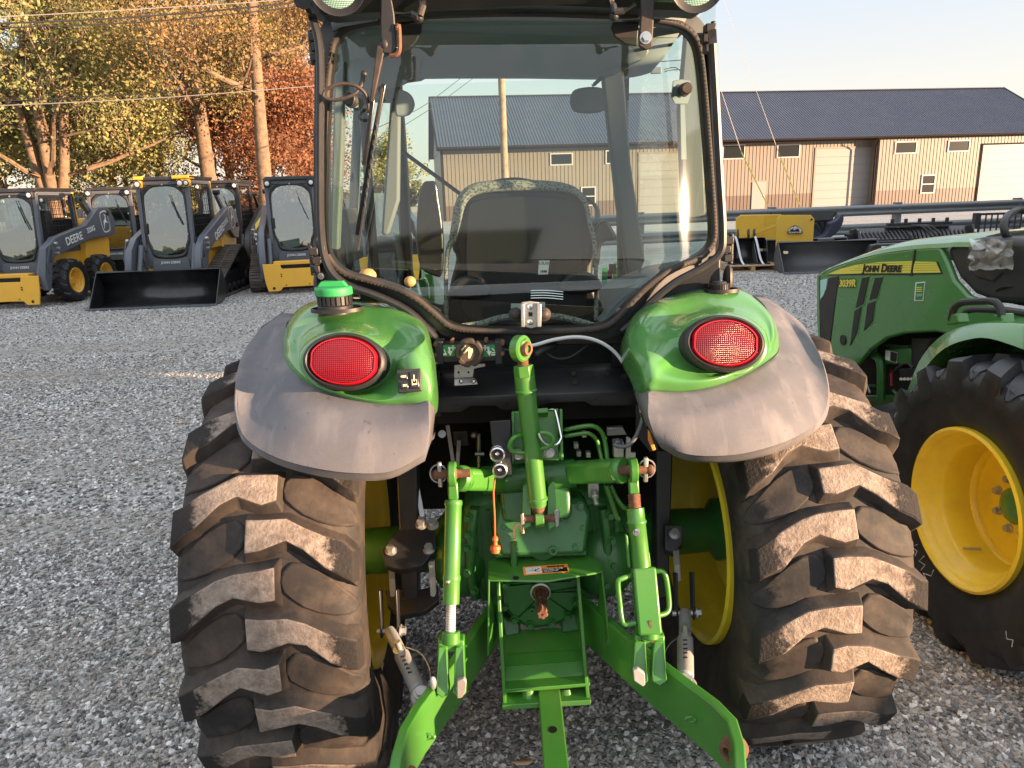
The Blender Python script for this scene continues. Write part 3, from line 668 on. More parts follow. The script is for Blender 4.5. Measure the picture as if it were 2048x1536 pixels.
def tree(label, px, Y, trunk_r, fork, H, spread, m, nleaf, seed, lean=(0, 0), low=2.0, nmain=7, lsize=.10, name='tree', bare=0.0, stems=1, clump=.75, cr=None, leafm2=None):
    rs = np.random.RandomState(seed); r_ = random.Random(seed)
    p = w(px, 400, Y); base = V((p.x, Y, 0)); t = thing(name, label, 'tree', base)
    mb = MB(); tips = []
    def limb(p0, d, L, r, depth):
        n = 5; pts = [p0]; dd = V(d).normalized(); rr = [r]
        for i in range(n):
            dd = (dd + V((r_.gauss(0, .13), r_.gauss(0, .13), r_.gauss(.05, .09)))).normalized(); pts.append(pts[-1] + dd * (L / n)); rr.append(r * (1 - .75 * (i + 1) / n) + .004)
        mb.tube(pts, r, 7 if depth < 2 else 4, rr=rr)
        if depth < 3:
            k = (5, 4, 3)[depth]
            for j in range(k):
                f = .35 + .65 * (j + r_.random()) / k; q = pts[min(n, int(f * n))]
                a = r_.uniform(0, 2 * PI); nd = (dd * r_.uniform(.5, 1.0) + V((math.cos(a), math.sin(a), r_.uniform(-.15, .5))) * r_.uniform(.6, 1.0)).normalized()
                limb(q, nd, L * r_.uniform(.45, .65), rr[min(n, int(f * n))] * .65, depth + 1)
        if depth >= 1: tips.extend(pts[2:])
    for s_ in range(stems):
        top = base + V((lean[0] + (s_ - (stems - 1) / 2) * 1.6, lean[1] + r_.uniform(-.5, .5), H * .86)); 
        pts = []; rr = []
        for i in range(9):
            f = i / 8; q = base.lerp(top, f) + V((math.sin(f * 5 + seed) * .12 * f, math.cos(f * 4 + seed) * .12, 0))
            if stems > 1 and f < fork / H: q = base + V((0, 0, f * H * .86)) + (q - base - V((0, 0, f * H * .86))) * (f * H / fork) ** 1.5
            pts.append(q); rr.append(trunk_r * (1.18 if i == 0 else 1) * (1 - .78 * max(0, f - .15)) / (1 if stems == 1 else 1.35))
        mb.tube(crom(pts, 3), trunk_r, 12, rr=[rr[min(8, i // 3)] + (rr[min(8, i // 3 + 1)] - rr[min(8, i // 3)]) * (i % 3) / 3 for i in range(25)])
        for j in range(nmain):
            f = (fork + (H * .9 - fork) * (j + .3) / nmain) / H; i = min(7, int(f * 8 / .86)); q = pts[i].lerp(pts[i + 1], (f * 8 / .86) % 1)
            a = 2.4 * j + s_ + seed; el = .25 + .6 * j / nmain
            limb(q, V((math.cos(a), math.sin(a), el)), spread * r_.uniform(.75, 1.05) * (1 - .35 * j / nmain), trunk_r * .42 * (1 - .5 * j / nmain), 0)
    mb.build('trunk', BARK, t, rec=False)
    tp = np.array([tuple(q - base) for q in tips if q.z > low]); 
    idx = rs.randint(0, len(tp), nleaf); 
    # clumps: leaves gather round a subset of tips
    cl = tp[rs.randint(0, len(tp), nleaf // 45 + 1)] + rs.normal(0, clump * .7, (nleaf // 45 + 1, 3))
    pts_ = np.concatenate([cl[rs.randint(0, len(cl), int(nleaf * .72))] + rs.normal(0, clump * .36, (int(nleaf * .72), 3)), tp[idx[:int(nleaf * .28)]] + rs.normal(0, clump * .5, (int(nleaf * .28), 3))])
    pts_ = pts_[pts_[:, 2] > low]
    leafobj('crown', pts_, lsize, m, t, rs)
    return t
tree('tall spreading yellow-green tree at the far left behind the wheeled loader', 108, 28, .27, 2.6, 13.5, 5.4, LYEL, 64000, 11, low=1.7, nmain=8, stems=3, lsize=.066)
tree('olive-green tree with bare lower trunk behind the bucket loader, leftmost of the two bare trunks', 424, 30, .31, 4.8, 15, 4.2, LGRN, 52000, 5, lean=(-.3, 0), low=3.6, nmain=8, lsize=.064)
tree('rust-coloured tree with a tall straight bare trunk forking high, right of the olive tree', 532, 27.5, .27, 5.2, 15, 3.7, LORG, 25000, 23, lean=(.05, .3), low=4.4, nmain=7, lsize=.058, clump=.9)
tree('low red-leaved tree filling the gap behind the bare trunks', 470, 37, .25, 2.0, 9.5, 4.6, LRED, 34000, 8, low=.8, nmain=9, lsize=.075)
tree('dark red-brown tree behind the left side of the olive tree', 330, 41, .28, 2.5, 15, 5.0, LRED, 22000, 9, low=1.5, nmain=9, lsize=.08)
tree('brown thinly leaved tree against the left edge of the cab', 620, 38, .25, 2.2, 14.5, 3.6, LBRN, 17000, 14, low=.8, nmain=9, lsize=.075)
tree('pale yellow tree behind the far left tree, reaching the frame edge', -30, 38, .3, 2.5, 13, 5.0, LYEL, 22000, 31, low=1.2, nmain=8, lsize=.085)
tree('golden tree with low branches between the far left tree and the red ones', 225, 36, .25, 2.0, 10.5, 4.0, LYEL, 22000, 37, low=.8, nmain=8, lsize=.075)
tree('low golden bushy tree behind the bucket loader, left of the olive tree', 262, 32.5, .15, 1.2, 6.6, 3.2, LYEL, 22000, 51, low=.5, nmain=8, lsize=.068)
tree('low rusty bushy tree behind the bare-plate track loader', 585, 33, .14, 1.2, 6.0, 2.8, LRED, 22000, 53, low=.5, nmain=8, lsize=.068)
tree('low yellow bushy tree behind the wheeled skid steer at the far left', 20, 33, .15, 1.2, 6.4, 3.4, LYEL, 28000, 57, low=.5, nmain=8, lsize=.07)
tree('small yellow-green tree seen through the left part of the rear window', 775, 52, .14, 1.6, 5.2, 1.8, LYEL, 6000, 41, low=.5, nmain=6, lsize=.12)
def woods(name, label, segs, h, m, n, seed, size):
    rs = np.random.RandomState(seed); P = []
    for (x0, y0, x1, y1) in segs:
        k = n // len(segs); f = rs.uniform(0, 1, k); hh = h * (.55 + .45 * np.abs(np.sin(f * 23) * np.cos(f * 9 + 1)) + rs.normal(0, .05, k))
        P.append(np.stack([x0 + (x1 - x0) * f, y0 + (y1 - y0) * f + rs.uniform(-3, 3, k), hh * rs.uniform(0, 1, k) ** .7], 1))
    o = leafobj(name, np.concatenate(P), size, m, None, rs); setp(o, label, 'woods', kind='stuff'); return o
woods('far_woods', 'hazy far wood along the horizon beyond the fields', [(-190, 150, -8, 190), (-8, 190, 160, 190)], 6.5, LDRK, 26000, 2, .9)
woods('far_woods', 'dark wooded ridge on the horizon behind the photographer', [(-160, -130, 200, -120)], 8, LDRK, 16000, 12, 1.1)
woods('brush', 'dry brown brush at the near edge of the bare field', [(-24, 62, -12, 60)], 2.4, LBRN, 8000, 4, .16)
woods('weeds', 'green weeds growing along the guard rail by the field', [(-14, 27.5, -7.5, 27)], .7, LGRN, 1400, 6, .10)
# ================================================================== tyres and wheels
def tyre(mb, c, ax, R_, Wd, rim, nl, mirror=False, lugh=.036, lugw=.080, seed=0, pads=True, phase=0.0, jag=.006):
    """c centre, ax axle direction; body in slot 0, lugs in slot 1"""
    rr = random.Random(seed); c = V(c); ax = V(ax).normalized(); zz = V((0, 0, 1)); yy = zz.cross(ax).normalized()
    if yy.y > 0: yy = -yy                      # towards the rear
    H = Wd / 2; Rb = R_ - lugh
    prof = [(-H * .60, rim - .012), (-H * .72, rim + .01), (-H * .88, rim + (Rb - rim) * .28), (-H * .985, rim + (Rb - rim) * .55), (-H * .985, rim + (Rb - rim) * .78), (-H * .94, Rb - .044), (-H * .84, Rb - .020), (-H * .5, Rb - .008), (0, Rb)]
    prof = prof + [(-a, b) for a, b in prof[-2::-1]]
    n = 96; rows = []
    def P(u, phi, r): return c + ax * u + (yy * math.cos(phi) + zz * math.sin(phi)) * r
    mb.mi = 0
    for (u, r) in prof: rows.append([P(u, 2 * PI * i / n, r) for i in range(n)])
    mb.grid(rows, True)
    def rs(u):                                  # carcass radius at lateral u
        a = abs(u)
        for (u0, r0), (u1, r1) in zip(prof[:9], prof[1:9]):
            if -u1 <= a <= -u0: return r1 + (r0 - r1) * (a + u1) / (u1 - u0) if u1 != u0 else r0
        return Rb if a < H * .5 else rim + (Rb - rim) * .6
    def rt(u): return R_ - (.004 + .020 * (abs(u) / H) ** 2.2) - (0.0 if abs(u) < H * .93 else (abs(u) - H * .93) * .5)
    k = R_ / .65
    for sgn in (-1, 1):
        for j in range(nl):
            ph0 = phase + 2 * PI * (j + (.5 if sgn > 0 else 0)) / nl
            us = [-.035 * k, .0, .06 * k, .10 * k, .15 * k, .19 * k, H * .955, H * .99]
            def vc(u):
                if u <= .06 * k: return 0
                t = (u - .06 * k) / (H - .06 * k); return -(.088 * k * (t ** 1.1))
            def ww(u): return lugw * (1.0 if u < .1 * k else 1.0 + .12 * (u / H)) * .5
            top = []; bot = []
            for q, u in enumerate(us):
                u_ = u; v = vc(u); wd = ww(u); f = wd * (.0 if 0 else 1)
                jg = rr.uniform(-jag, jag); notch = .0
                a0 = (v + wd + jg) / R_; a1 = (v - wd + (.018 * k if .04 * k < u < .12 * k else 0) + rr.uniform(-jag, jag)) / R_
                e = .012 / R_
                rr_ = rt(u_) if q < 7 else rt(u_) - .03
                rb_ = min(rs(u_) - .004, rr_ - .01)
                top.append((P(sgn * u_, ph0 + a0 - e * .4, rr_), P(sgn * u_, ph0 + a1 + e * .4, rr_)))
                ub = u_ + (-.010 if q == 0 else 0); bot.append((P(sgn * ub, ph0 + a0 + e * 1.6, rb_), P(sgn * ub, ph0 + a1 - e * 1.6, rb_)))
            for q, tt_ in enumerate(top):
                wq = (1, 1, .98, .78, .52, .28, 0, 0)[q]; mb.wear += [(tt_[0], wq), (tt_[1], wq)]
            m = len(us); mb.mi = 1
            vs = [p for t in top for p in t]; mb.add(vs, [(2 * i, 2 * i + 1, 2 * i + 3, 2 * i + 2) for i in range(m - 1)])
            mb.mi = 0
            vs = [x for t, b in zip(top, bot) for x in (t[0], b[0])]; mb.add(vs, [(2 * i, 2 * i + 1, 2 * i + 3, 2 * i + 2) for i in range(m - 1)])
            vs = [x for t, b in zip(top, bot) for x in (t[1], b[1])]; mb.add(vs, [(2 * i, 2 * i + 1, 2 * i + 3, 2 * i + 2) for i in range(m - 1)])
            for e_ in (0, -1): mb.add([top[e_][0], top[e_][1], bot[e_][1], bot[e_][0]], [(0, 1, 2, 3)])
            if e_ and pads:                     # raised leaf-shaped pad between two lugs
                ph1 = ph0 - PI / nl; 
                out = []
                for t in range(16):
                    a = 2 * PI * t / 16; uu = .128 * k + .092 * k * math.cos(a); sv = .056 * k * math.sin(a) * (1 - .25 * math.cos(a))
                    out.append((uu, vc(uu) * 1.02 + sv + .006))
                cen = (.125 * k, vc(.125 * k) + .006)
                def PP(u, v, h): return P(sgn * u, ph1 + v / R_, rs(u) + h)
                o0 = [PP(u, v, -.003) for u, v in out]; o1 = [PP(cen[0] + (u - cen[0]) * .95, cen[1] + (v - cen[1]) * .93, .0075) for u, v in out]; o2 = [PP(cen[0] + (u - cen[0]) * .5, cen[1] + (v - cen[1]) * .5, .007) for u, v in out]
                mb.mi = 0; mb.grid([o0, o1, o2], False) if False else mb.grid([o0 + [o0[0]], o1 + [o1[0]], o2 + [o2[0]]])
                mb.add(o2, [tuple(range(16))])
    mb.mi = 0
    return mb
def rim_prof(rim, Wd, depth):
    H = Wd / 2
    return (lambda h: h + [(-a, b) for a, b in h[::-1]])([(-H * .66, rim + .028), (-H * .715, rim + .027), (-H * .735, rim + .018), (-H * .70, rim + .008), (-H * .64, rim + .001), (-H * .56, rim - .006), (-H * .53, rim - .016), (-H * .45, rim - .019), (-H * .41, rim - .034), (-H * .33, rim - .041), (-H * .18, rim - .046)])
# ================================================================== the main tractor, seen from behind
TX, TY = .06, 2.12
YAW = R(3.5); AX = V((math.cos(YAW), math.sin(YAW), 0)); AC = V((TX, TY, .612))
T = thing('compact_cab_tractor', 'large green cab tractor seen from behind in the foreground, with red tail lights', 'tractor', (TX, TY, 0))
RTY = .642; WT = .44; RIMR = .325; HT = .688
for sx, ph in ((-1, .02), (1, .10)):
    cw = AC + AX * sx * HT
    mb = MB(); tyre(mb, cw, AX, RTY, WT, RIMR, 18, lugh=.033, seed=3 + sx, phase=ph)
    ty = mb.build('rear_tyre', [RUB, LUGT], T, smooth=40, rec=True, bev=.004)
    mb = MB(); mb.lathe(cw, AX * sx, rim_prof(RIMR - .004, WT * 1.16, 0), 64, closed=True)
    rim = mb.build('wheel_rim', YELJ, T, smooth=50, solid=.003)
    mb = MB(); mb.lathe(cw, AX * sx, [(.03, RIMR - .04), (.03, RIMR - .09), (-.06, .20), (-.06, .10), (-.06, 0)], 40, cap0=False); mb.build('wheel_disc', YELJ, rim, smooth=40, solid=.008)
    mb = MB(); mb.lathe(AC + AX * sx * .22, AX * sx, [(0, .12), (.06, .115), (.10, .078), (.34, .070), (.36, .10), (.40, .10)], 28); mb.build('axle_housing', GREEND, T)
    for k in range(8):
        a = 2 * PI * k / 8; mb = MB(); mb.hexbolt(cw - AX * sx * .035 + V((-AX.y, AX.x, 0)) * .14 * math.cos(a) + V((0, 0, .14 * math.sin(a))), AX * -sx, .012, .02)
        mb.build('wheel_bolt', GALV, rim)

# ---------------------------------------------------------------- fenders
def loft(A, B, C, name, m, k=4, **kw):
    """rows from inner curve A over crest B to lip C, each a list of (px,py,Y)"""
    def clear(q, mn):                    # keep the skirt outside the tyre it covers
        p = w(*q); cw = AC + AX * (HT if p.x > 0 else -HT); Y = q[2]
        while math.hypot(p.y - cw.y, p.z - cw.z) < mn and Y > 1.3: Y -= .01; p = w(q[0], q[1], Y)
        return p
    rows = [crom([clear(q, mn) for q in r], k) for r, mn in zip((A, *B, C), (.64, .675, .685, .672))]
    n = len(rows[0]); cols = []
    for i in range(n):
        a_, b_, c_, d_ = [r[i] for r in rows]
        cols.append(crom([a_, a_.lerp(b_, .45) + (CAM - a_).normalized() * .004, b_, b_.lerp(c_, .93), c_.lerp(d_, .22), d_], 3))
    rows2 = [[c[j] for c in cols] for j in range(len(cols[0]))]
    return rows2
def fender_ext(sideL):
    if sideL:
        A = [(612, 640, 2.32), (578, 640, 2.12), (569, 672, 2.02), (569, 705, 1.93), (578, 730, 1.86), (602, 757, 1.78), (645, 780, 1.72), (705, 798, 1.68), (765, 808, 1.66), (820, 806, 1.655), (857, 799, 1.65)]
        B = [(588, 628, 2.36), (548, 650, 2.14), (528, 690, 2.02), (520, 735, 1.90), (522, 778, 1.80), (545, 812, 1.70), (600, 842, 1.62), (672, 862, 1.585), (740, 872, 1.57), (806, 868, 1.57), (858, 858, 1.575)]
        B2 = [(566, 626, 2.40), (518, 662, 2.15), (487, 715, 2.02), (473, 775, 1.90), (474, 830, 1.79), (494, 876, 1.68), (552, 912, 1.585), (630, 934, 1.55), (710, 944, 1.535), (785, 940, 1.535), (853, 905, 1.56)]
        C = [(560, 632, 2.44), (511, 670, 2.20), (480, 722, 2.06), (469, 788, 1.95), (472, 845, 1.85), (492, 890, 1.74), (553, 928, 1.65), (636, 952, 1.615), (712, 961, 1.60), (783, 957, 1.60), (850, 922, 1.625)]
    else:
        A = [(1508, 590, 2.34), (1530, 612, 2.14), (1546, 645, 2.04), (1556, 680, 1.95), (1556, 705, 1.88), (1530, 728, 1.80), (1480, 752, 1.73), (1430, 772, 1.68), (1375, 783, 1.66), (1330, 784, 1.655), (1297, 781, 1.65)]
        B = [(1528, 592, 2.38), (1562, 618, 2.16), (1590, 660, 2.04), (1604, 700, 1.92), (1602, 740, 1.82), (1572, 778, 1.72), (1512, 808, 1.63), (1448, 828, 1.585), (1385, 838, 1.57), (1335, 838, 1.57), (1297, 834, 1.575)]
        B2 = [(1542, 604, 2.42), (1596, 640, 2.18), (1632, 695, 2.04), (1650, 745, 1.92), (1655, 795, 1.80), (1638, 838, 1.69), (1590, 872, 1.60), (1520, 897, 1.55), (1450, 909, 1.535), (1372, 906, 1.535), (1312, 878, 1.56)]
        C = [(1548, 612, 2.46), (1602, 650, 2.24), (1636, 702, 2.10), (1655, 755, 1.98), (1659, 808, 1.87), (1643, 850, 1.76), (1592, 888, 1.665), (1522, 914, 1.615), (1450, 925, 1.60), (1370, 920, 1.60), (1322, 896, 1.625)]
    rows = loft(A, (B, B2), C, '', None)
    # turned-in edge: inner end wall and the lip folding forward
    lip = [p + V((0, .09, .012)) for p in rows[-1]]
    rows.append(lip)
    mb = MB(); mb.grid(rows)
    e = [r[-1] for r in rows]; mb.grid([e, [p + V((0, .16, 0)) for p in e]])
    mb.grid([rows[0], [p + V((0, .10, -.02)) for p in rows[0]]])
    return mb.build('fender_extension', GREYP, T, smooth=50, solid=.006, off=-1 if sideL else 1)
fender_ext(True); fender_ext(False)

LY = 1.70
def radial_fender(sideL):
    if sideL:
        cen = (692, 724); ell = (83, 57); tilt = 3
        # outline clockwise from the right, (px,py,Y)
        out = [(862, 720, 1.70), (866, 770, 1.66), (858, 806, 1.65), (815, 812, 1.66), (760, 813, 1.665), (700, 803, 1.685), (640, 784, 1.73), (598, 760, 1.79), (572, 730, 1.87), (564, 698, 1.95), (567, 664, 2.05), (577, 640, 2.12),
               (596, 616, 2.17), (636, 598, 2.19), (690, 594, 2.19), (745, 600, 2.17), (795, 608, 2.13), (833, 632, 2.05), (853, 655, 1.95), (860, 688, 1.80)]
        ridge = [(800, 716, 1.69), (806, 750, 1.67), (795, 782, 1.665), (765, 795, 1.665), (735, 795, 1.67), (694, 788, 1.685), (650, 772, 1.715), (622, 752, 1.75), (604, 728, 1.80), (598, 702, 1.85), (602, 680, 1.90), (614, 666, 1.93),
                 (634, 652, 1.95), (660, 644, 1.955), (692, 642, 1.95), (730, 646, 1.935), (766, 654, 1.90), (800, 668, 1.85), (826, 684, 1.79), (842, 700, 1.735)]
    else:
        cen = (1445, 688); ell = (82, 56); tilt = 3
        out = [(1556, 660, 1.98), (1560, 694, 1.92), (1550, 712, 1.86), (1512, 738, 1.77), (1462, 762, 1.70), (1412, 778, 1.67), (1360, 785, 1.66), (1318, 783, 1.655), (1292, 778, 1.65), (1280, 740, 1.68), (1262, 706, 1.75), (1253, 670, 1.86),
               (1262, 636, 1.97), (1290, 606, 2.07), (1335, 590, 2.14), (1390, 576, 2.19), (1440, 572, 2.19), (1482, 578, 2.19), (1512, 598, 2.15), (1542, 630, 2.06)]
        ridge = [(1536, 676, 1.86), (1534, 700, 1.82), (1516, 718, 1.77), (1488, 734, 1.725), (1452, 748, 1.69), (1412, 755, 1.67), (1375, 754, 1.665), (1330, 745, 1.665), (1318, 730, 1.67), (1308, 712, 1.69), (1305, 690, 1.74), (1308, 668, 1.79),
                 (1325, 650, 1.84), (1350, 638, 1.88), (1385, 628, 1.92), (1415, 621, 1.94), (1448, 618, 1.95), (1482, 622, 1.95), (1510, 634, 1.93), (1528, 652, 1.90)]
    n = len(out)
    def al(pts):         # resample 64 by angle so rings match
        return crom(W(pts), 4, True)
    O = al(out); Rg = al(ridge); N = len(O)
    c = w(cen[0], cen[1], LY)
    angs = [math.atan2(q[1] - cen[1], q[0] - cen[0]) for q in out]
    E = []; E2 = []
    for i in range(n):
        a0 = angs[i]; a1 = angs[(i + 1) % n]; d = (a1 - a0 + PI) % (2 * PI) - PI
        for j in range(4):
            a = a0 + d * j / 4; ca, sa = math.cos(a), math.sin(a)
            ex, ey = ell[0] * ca, ell[1] * sa; t = R(tilt)
            for (lst, k, yy) in ((E, .96, LY + .03 - .02 * sa), (E2, 1.14, LY + .045 - .045 * sa)):
                lst.append(w(cen[0] + k * (ex * math.cos(t) - ey * math.sin(t)), cen[1] + k * (ex * math.sin(t) + ey * math.cos(t)), yy))
    rows = [E, E2, Rg]
    cols = []
    for i in range(N):
        p = [E[i], E2[i], Rg[i], O[i]]
        m1 = Rg[i].lerp(O[i], .5)
        # crest bulges towards camera and up between the recess ridge and the rim
        bul = (CAM - m1).normalized() * .012 + V((0, 0, .020 if out[i // 4][1] < cen[1] else .004))
        cols.append(crom([E[i], E2[i], Rg[i], m1 + bul, O[i]], 4))
    rows = [[cc[j] for cc in cols] for j in range(len(cols[0]))]
    back = [p + V((0, .05, -.03)) for p in O]
    rows.append(back); rows.append([p + V((0, .12, -.07)) for p in O])
    mb = MB(); mb.grid(rows, True)
    f = mb.build('fender', GREENP, T, smooth=60, sub=1, solid=.004, off=-1)
    # tail light
    d = (V((0, 1, -.32))).normalized()
    a = V((1, 0, -math.tan(R(tilt + 2)))).normalized(); b = a.cross(d).normalized()
    if b.z < 0: b = -b
    dp = c.y * FW.y + (c.z - CAM.z) * FW.z; ex = ell[0] * dp / FPX; ey = ell[1] * dp / FPX * 1.02
    def ring(s, h): return [c + a * (ex * s * math.cos(2 * PI * i / 48)) + b * (ey * s * math.sin(2 * PI * i / 48)) - d * h for i in range(48)]
    tl = MB(); tl.grid([ring(.99, -.05), ring(1.0, .012), ring(.97, .022), ring(.90, .026), ring(.83, .020), ring(.80, .008), ring(.5, .004)], True)
    L = tl.build('tail_light', BLK, T, smooth=45)
    def oval(s, h):      # flattened ellipse with cut ends
        o = []
        for i in range(48):
            t = 2 * PI * i / 48; x, y = math.cos(t), math.sin(t); x = math.copysign(min(abs(x), .955), x)
            o.append(c + a * (ex * s * x) + b * (ey * s * .98 * y) - d * h)
        return o
    ln = MB(); ln.grid([oval(.84, .004), oval(.84, .022), oval(.80, .029)], True); ln.grid([oval(.80, .029), oval(.765, .0295)], True)
    ln.build('lens_rim', mat_red, L, smooth=30)
    l2 = MB(); l2.grid([oval(.765, .027), oval(.5, .031), oval(.2, .033), oval(.01, .0335)], True); l2.build('lens', REDL, L, smooth=50)
    return f
mat_red = mat('red_lens_rim', (.42, .006, .014), .2, coat=.4)
radial_fender(True); radial_fender(False)

# inner fender walls and wheel-arch liners
for sx in (-1, 1):
    mb = MB()
    xi = TX + sx * .40
    prof = []
    for k in range(9):
        a = R(72 + 14 * k); prof.append((TY - math.cos(a) * .67, .62 + math.sin(a) * .67))
    mb.grid([[V((xi, y, z)) for y, z in prof], [V((TX + sx * .76, y + .02, z - .015)) for y, z in prof]])
    mb.build('wheel_arch_liner', BLK, T, smooth=50, solid=.006)

# filler caps
def cap_well(px, py, rx, ry, Y, name='filler_well'):
    c = w(px, py, Y); k = (c.y * FW.y + (c.z - CAM.z) * FW.z) / FPX
    mb = MB(); n = 32
    def rg(s, h): return [c + V((rx * k * s * math.cos(2 * PI * i / n), rx * k * .72 * s * math.sin(2 * PI * i / n), h)) for i in range(n)]
    mb.grid([rg(1.06, -.004), rg(1.05, .006), rg(.98, .006), rg(.96, -.004), rg(.5, -.006)], True); mb.add(rg(.5, -.006), [tuple(range(n))])
    return mb.build(name, BLK, T, smooth=40)
cap_well(674, 619, 49, 12, 1.99)
c = w(671, 619, 1.99); u = V((0, 0, 1))
mb = MB(); mb.lathe(c - u * .01, u, [(0, .047), (.022, .048), (.026, .043), (.05, .043), (.052, .036)], 32)
for i in range(22):
    a = 2 * PI * i / 22; mb.box(c + V((.044 * math.cos(a), .044 * math.sin(a), .027)), (.006, .008, .022), Matrix.Rotation(a, 3, 'Z'))
neck = mb.build('filler_neck', BLK, T, smooth=35)
mb = MB(); mb.lathe(c + u * .040, u, [(0, .0505), (.004, .0515), (.020, .0515), (.024, .048), (.026, .03), (.026, 0)], 40)
mb.prism([c + V((-.042, -.016, .064)), c + V((-.030, -.016, .079)), c + V((.030, -.016, .079)), c + V((.042, -.016, .064))], (0, .032, 0))
mb.build('filler_cap', GREENC, T, smooth=30, bev=.003)
cap_well(1443, 581, 33, 10, 2.06)
c = w(1438, 580, 2.06)
mb = MB(); mb.lathe(c - u * .01, u, [(0, .031), (.012, .031), (.013, .027), (.028, .027), (.030, .021), (.034, .018), (.034, 0)], 28)
for i in range(26):
    a = 2 * PI * i / 26; mb.box(c + V((.027 * math.cos(a), .027 * math.sin(a), .010)), (.003, .003, .016), Matrix.Rotation(a, 3, 'Z'))
mb.build('filler_cap', BLK, T, smooth=30, label='black knurled filler cap')

# hitch switch panel on the left fender
pp = [w(794, 741, 1.668), w(842, 737, 1.668), w(845, 783, 1.648), w(798, 788, 1.648)]
nrm = (pp[1] - pp[0]).cross(pp[3] - pp[0]).normalized()
if nrm.y > 0: nrm = -nrm
sp = MB(); sp.prism([p + nrm * .002 for p in pp], nrm * .009); S = sp.build('switch_panel', BLK, T, bev=.003)
def uv(a, b): return pp[0].lerp(pp[1], a).lerp(pp[3].lerp(pp[2], a), b)
for (a0, b0, a1, b1) in ((.12, .16, .46, .46), (.12, .54, .46, .84), (.54, .14, .92, .86)):
    mb = MB(); mb.prism([uv(a0, b0) + nrm * .010, uv(a1, b0) + nrm * .010, uv(a1, b1) + nrm * .010, uv(a0, b1) + nrm * .010], nrm * .005); mb.build('button', BLKS, S, bev=.003)
xd = pp[1] - pp[0]; yd = pp[0] - pp[3]
mb = MB()
def flat(poly, h, mb): mb.prism([uv(a, b) + nrm * h for a, b in poly], nrm * .0006)
for oy, s in ((.31, 1), (.69, -1)):
    ax_ = .17 if s > 0 else .43
    flat([(ax_, oy), (ax_ + .05 * s, oy - .05), (ax_ + .05 * s, oy + .05)], .0155, mb)
    flat([(.24, oy - .04), (.40, oy - .04), (.40, oy + .05), (.24, oy + .05)], .0155, mb)
flat([(.70, .28), (.75, .28), (.75, .48), (.79, .48), (.725, .58), (.66, .48), (.70, .48)], .0155, mb)
flat([(.62, .48), (.645, .48), (.645, .66), (.815, .66), (.815, .48), (.84, .48), (.84, .72), (.62, .72)], .0155, mb)
mb.build('symbols', CREAM, S, smooth=False)

# ---------------------------------------------------------------- cab
YT, YB = 2.07, 1.995        # the rear window leans: bottom nearer than top, and its sides curve forward
def wy(py, px=None):
    y = YT + (YB - YT) * (py - 40) / 615
    if px is not None: u = max(0, abs(px - 1042) - 200) / 725; y += (1.6 if px > 1042 else .45) * u * u
    return y
def wp(l, dy=0.0): return [w(a, b, wy(b, a) + dy) for a, b in l]
GL = [(668, 118), (676, 84), (700, 62), (760, 49), (860, 40), (980, 36), (1100, 36), (1210, 40), (1300, 46), (1355, 56), (1384, 80), (1396, 125), (1406, 230), (1415, 350), (1422, 460), (1415, 492), (1392, 512), (1345, 532), (1300, 560), (1262, 596), (1232, 630), (1205, 648), (1150, 655), (1050, 657), (960, 656), (905, 648), (872, 622), (838, 594), (795, 572), (740, 556), (695, 543), (668, 520), (654, 480), (652, 400), (655, 280), (661, 180)]
G = crom(wp(GL), 4, True)
mb = MB(); rows = []
def span(py):                            # where the pane's edge crosses a pixel row
    xs = []
    for i in range(len(GLP)):
        (x0, y0), (x1, y1) = GLP[i], GLP[(i + 1) % len(GLP)]
        if (y0 - py) * (y1 - py) < 0: xs.append(x0 + (x1 - x0) * (py - y0) / (y1 - y0))
    return min(xs), max(xs)
GLP = [(p.x, p.y) for p in crom([V((a, b, 0)) for a, b in GL], 4, True)]
pys = sorted(set([37.5, 41, 48] + [56 + 20 * i for i in range(30)] + [650, 655]))
for py in pys:
    a, b = span(py); rows.append([w(a + (b - a) * i / 64, py, wy(py, a + (b - a) * i / 64)) for i in range(65)])
mb.grid(rows); mb.build('rear_window', GLR, T, smooth=60, rec=False)
gc = sum(G, V((0, 0, 0))) / len(G)
def off(pts, d, dy=0): 
    n = len(pts); o = []
    for i in range(n):
        t = (pts[(i + 1) % n] - pts[i - 1]).normalized(); nn = V((t.z, 0, -t.x)).normalized()
        if (pts[i] - gc).dot(nn) < 0: nn = -nn
        o.append(pts[i] + nn * d + V((0, dy, 0)))
    return o
mb = MB(); mb.tube(off(G, .008, -.006), .0095, 8, closed=True)
cen = off(G, .003, -.014)
mb.build('window_seal', SEAL, T, smooth=50)
# stitched ribs on the seal
mb = MB(); L_ = off(G, .010, -.0145)
for i in range(len(L_)):
    a, b = L_[i], L_[(i + 1) % len(L_)]; m = max(1, int((b - a).length / .009))
    for j in range(m): mb.box(a.lerp(b, j / m), (.0045, .003, .0045))
o = mb.build('seal_ribs', SEAL, T, smooth=False, kind='stuff', rec=False)
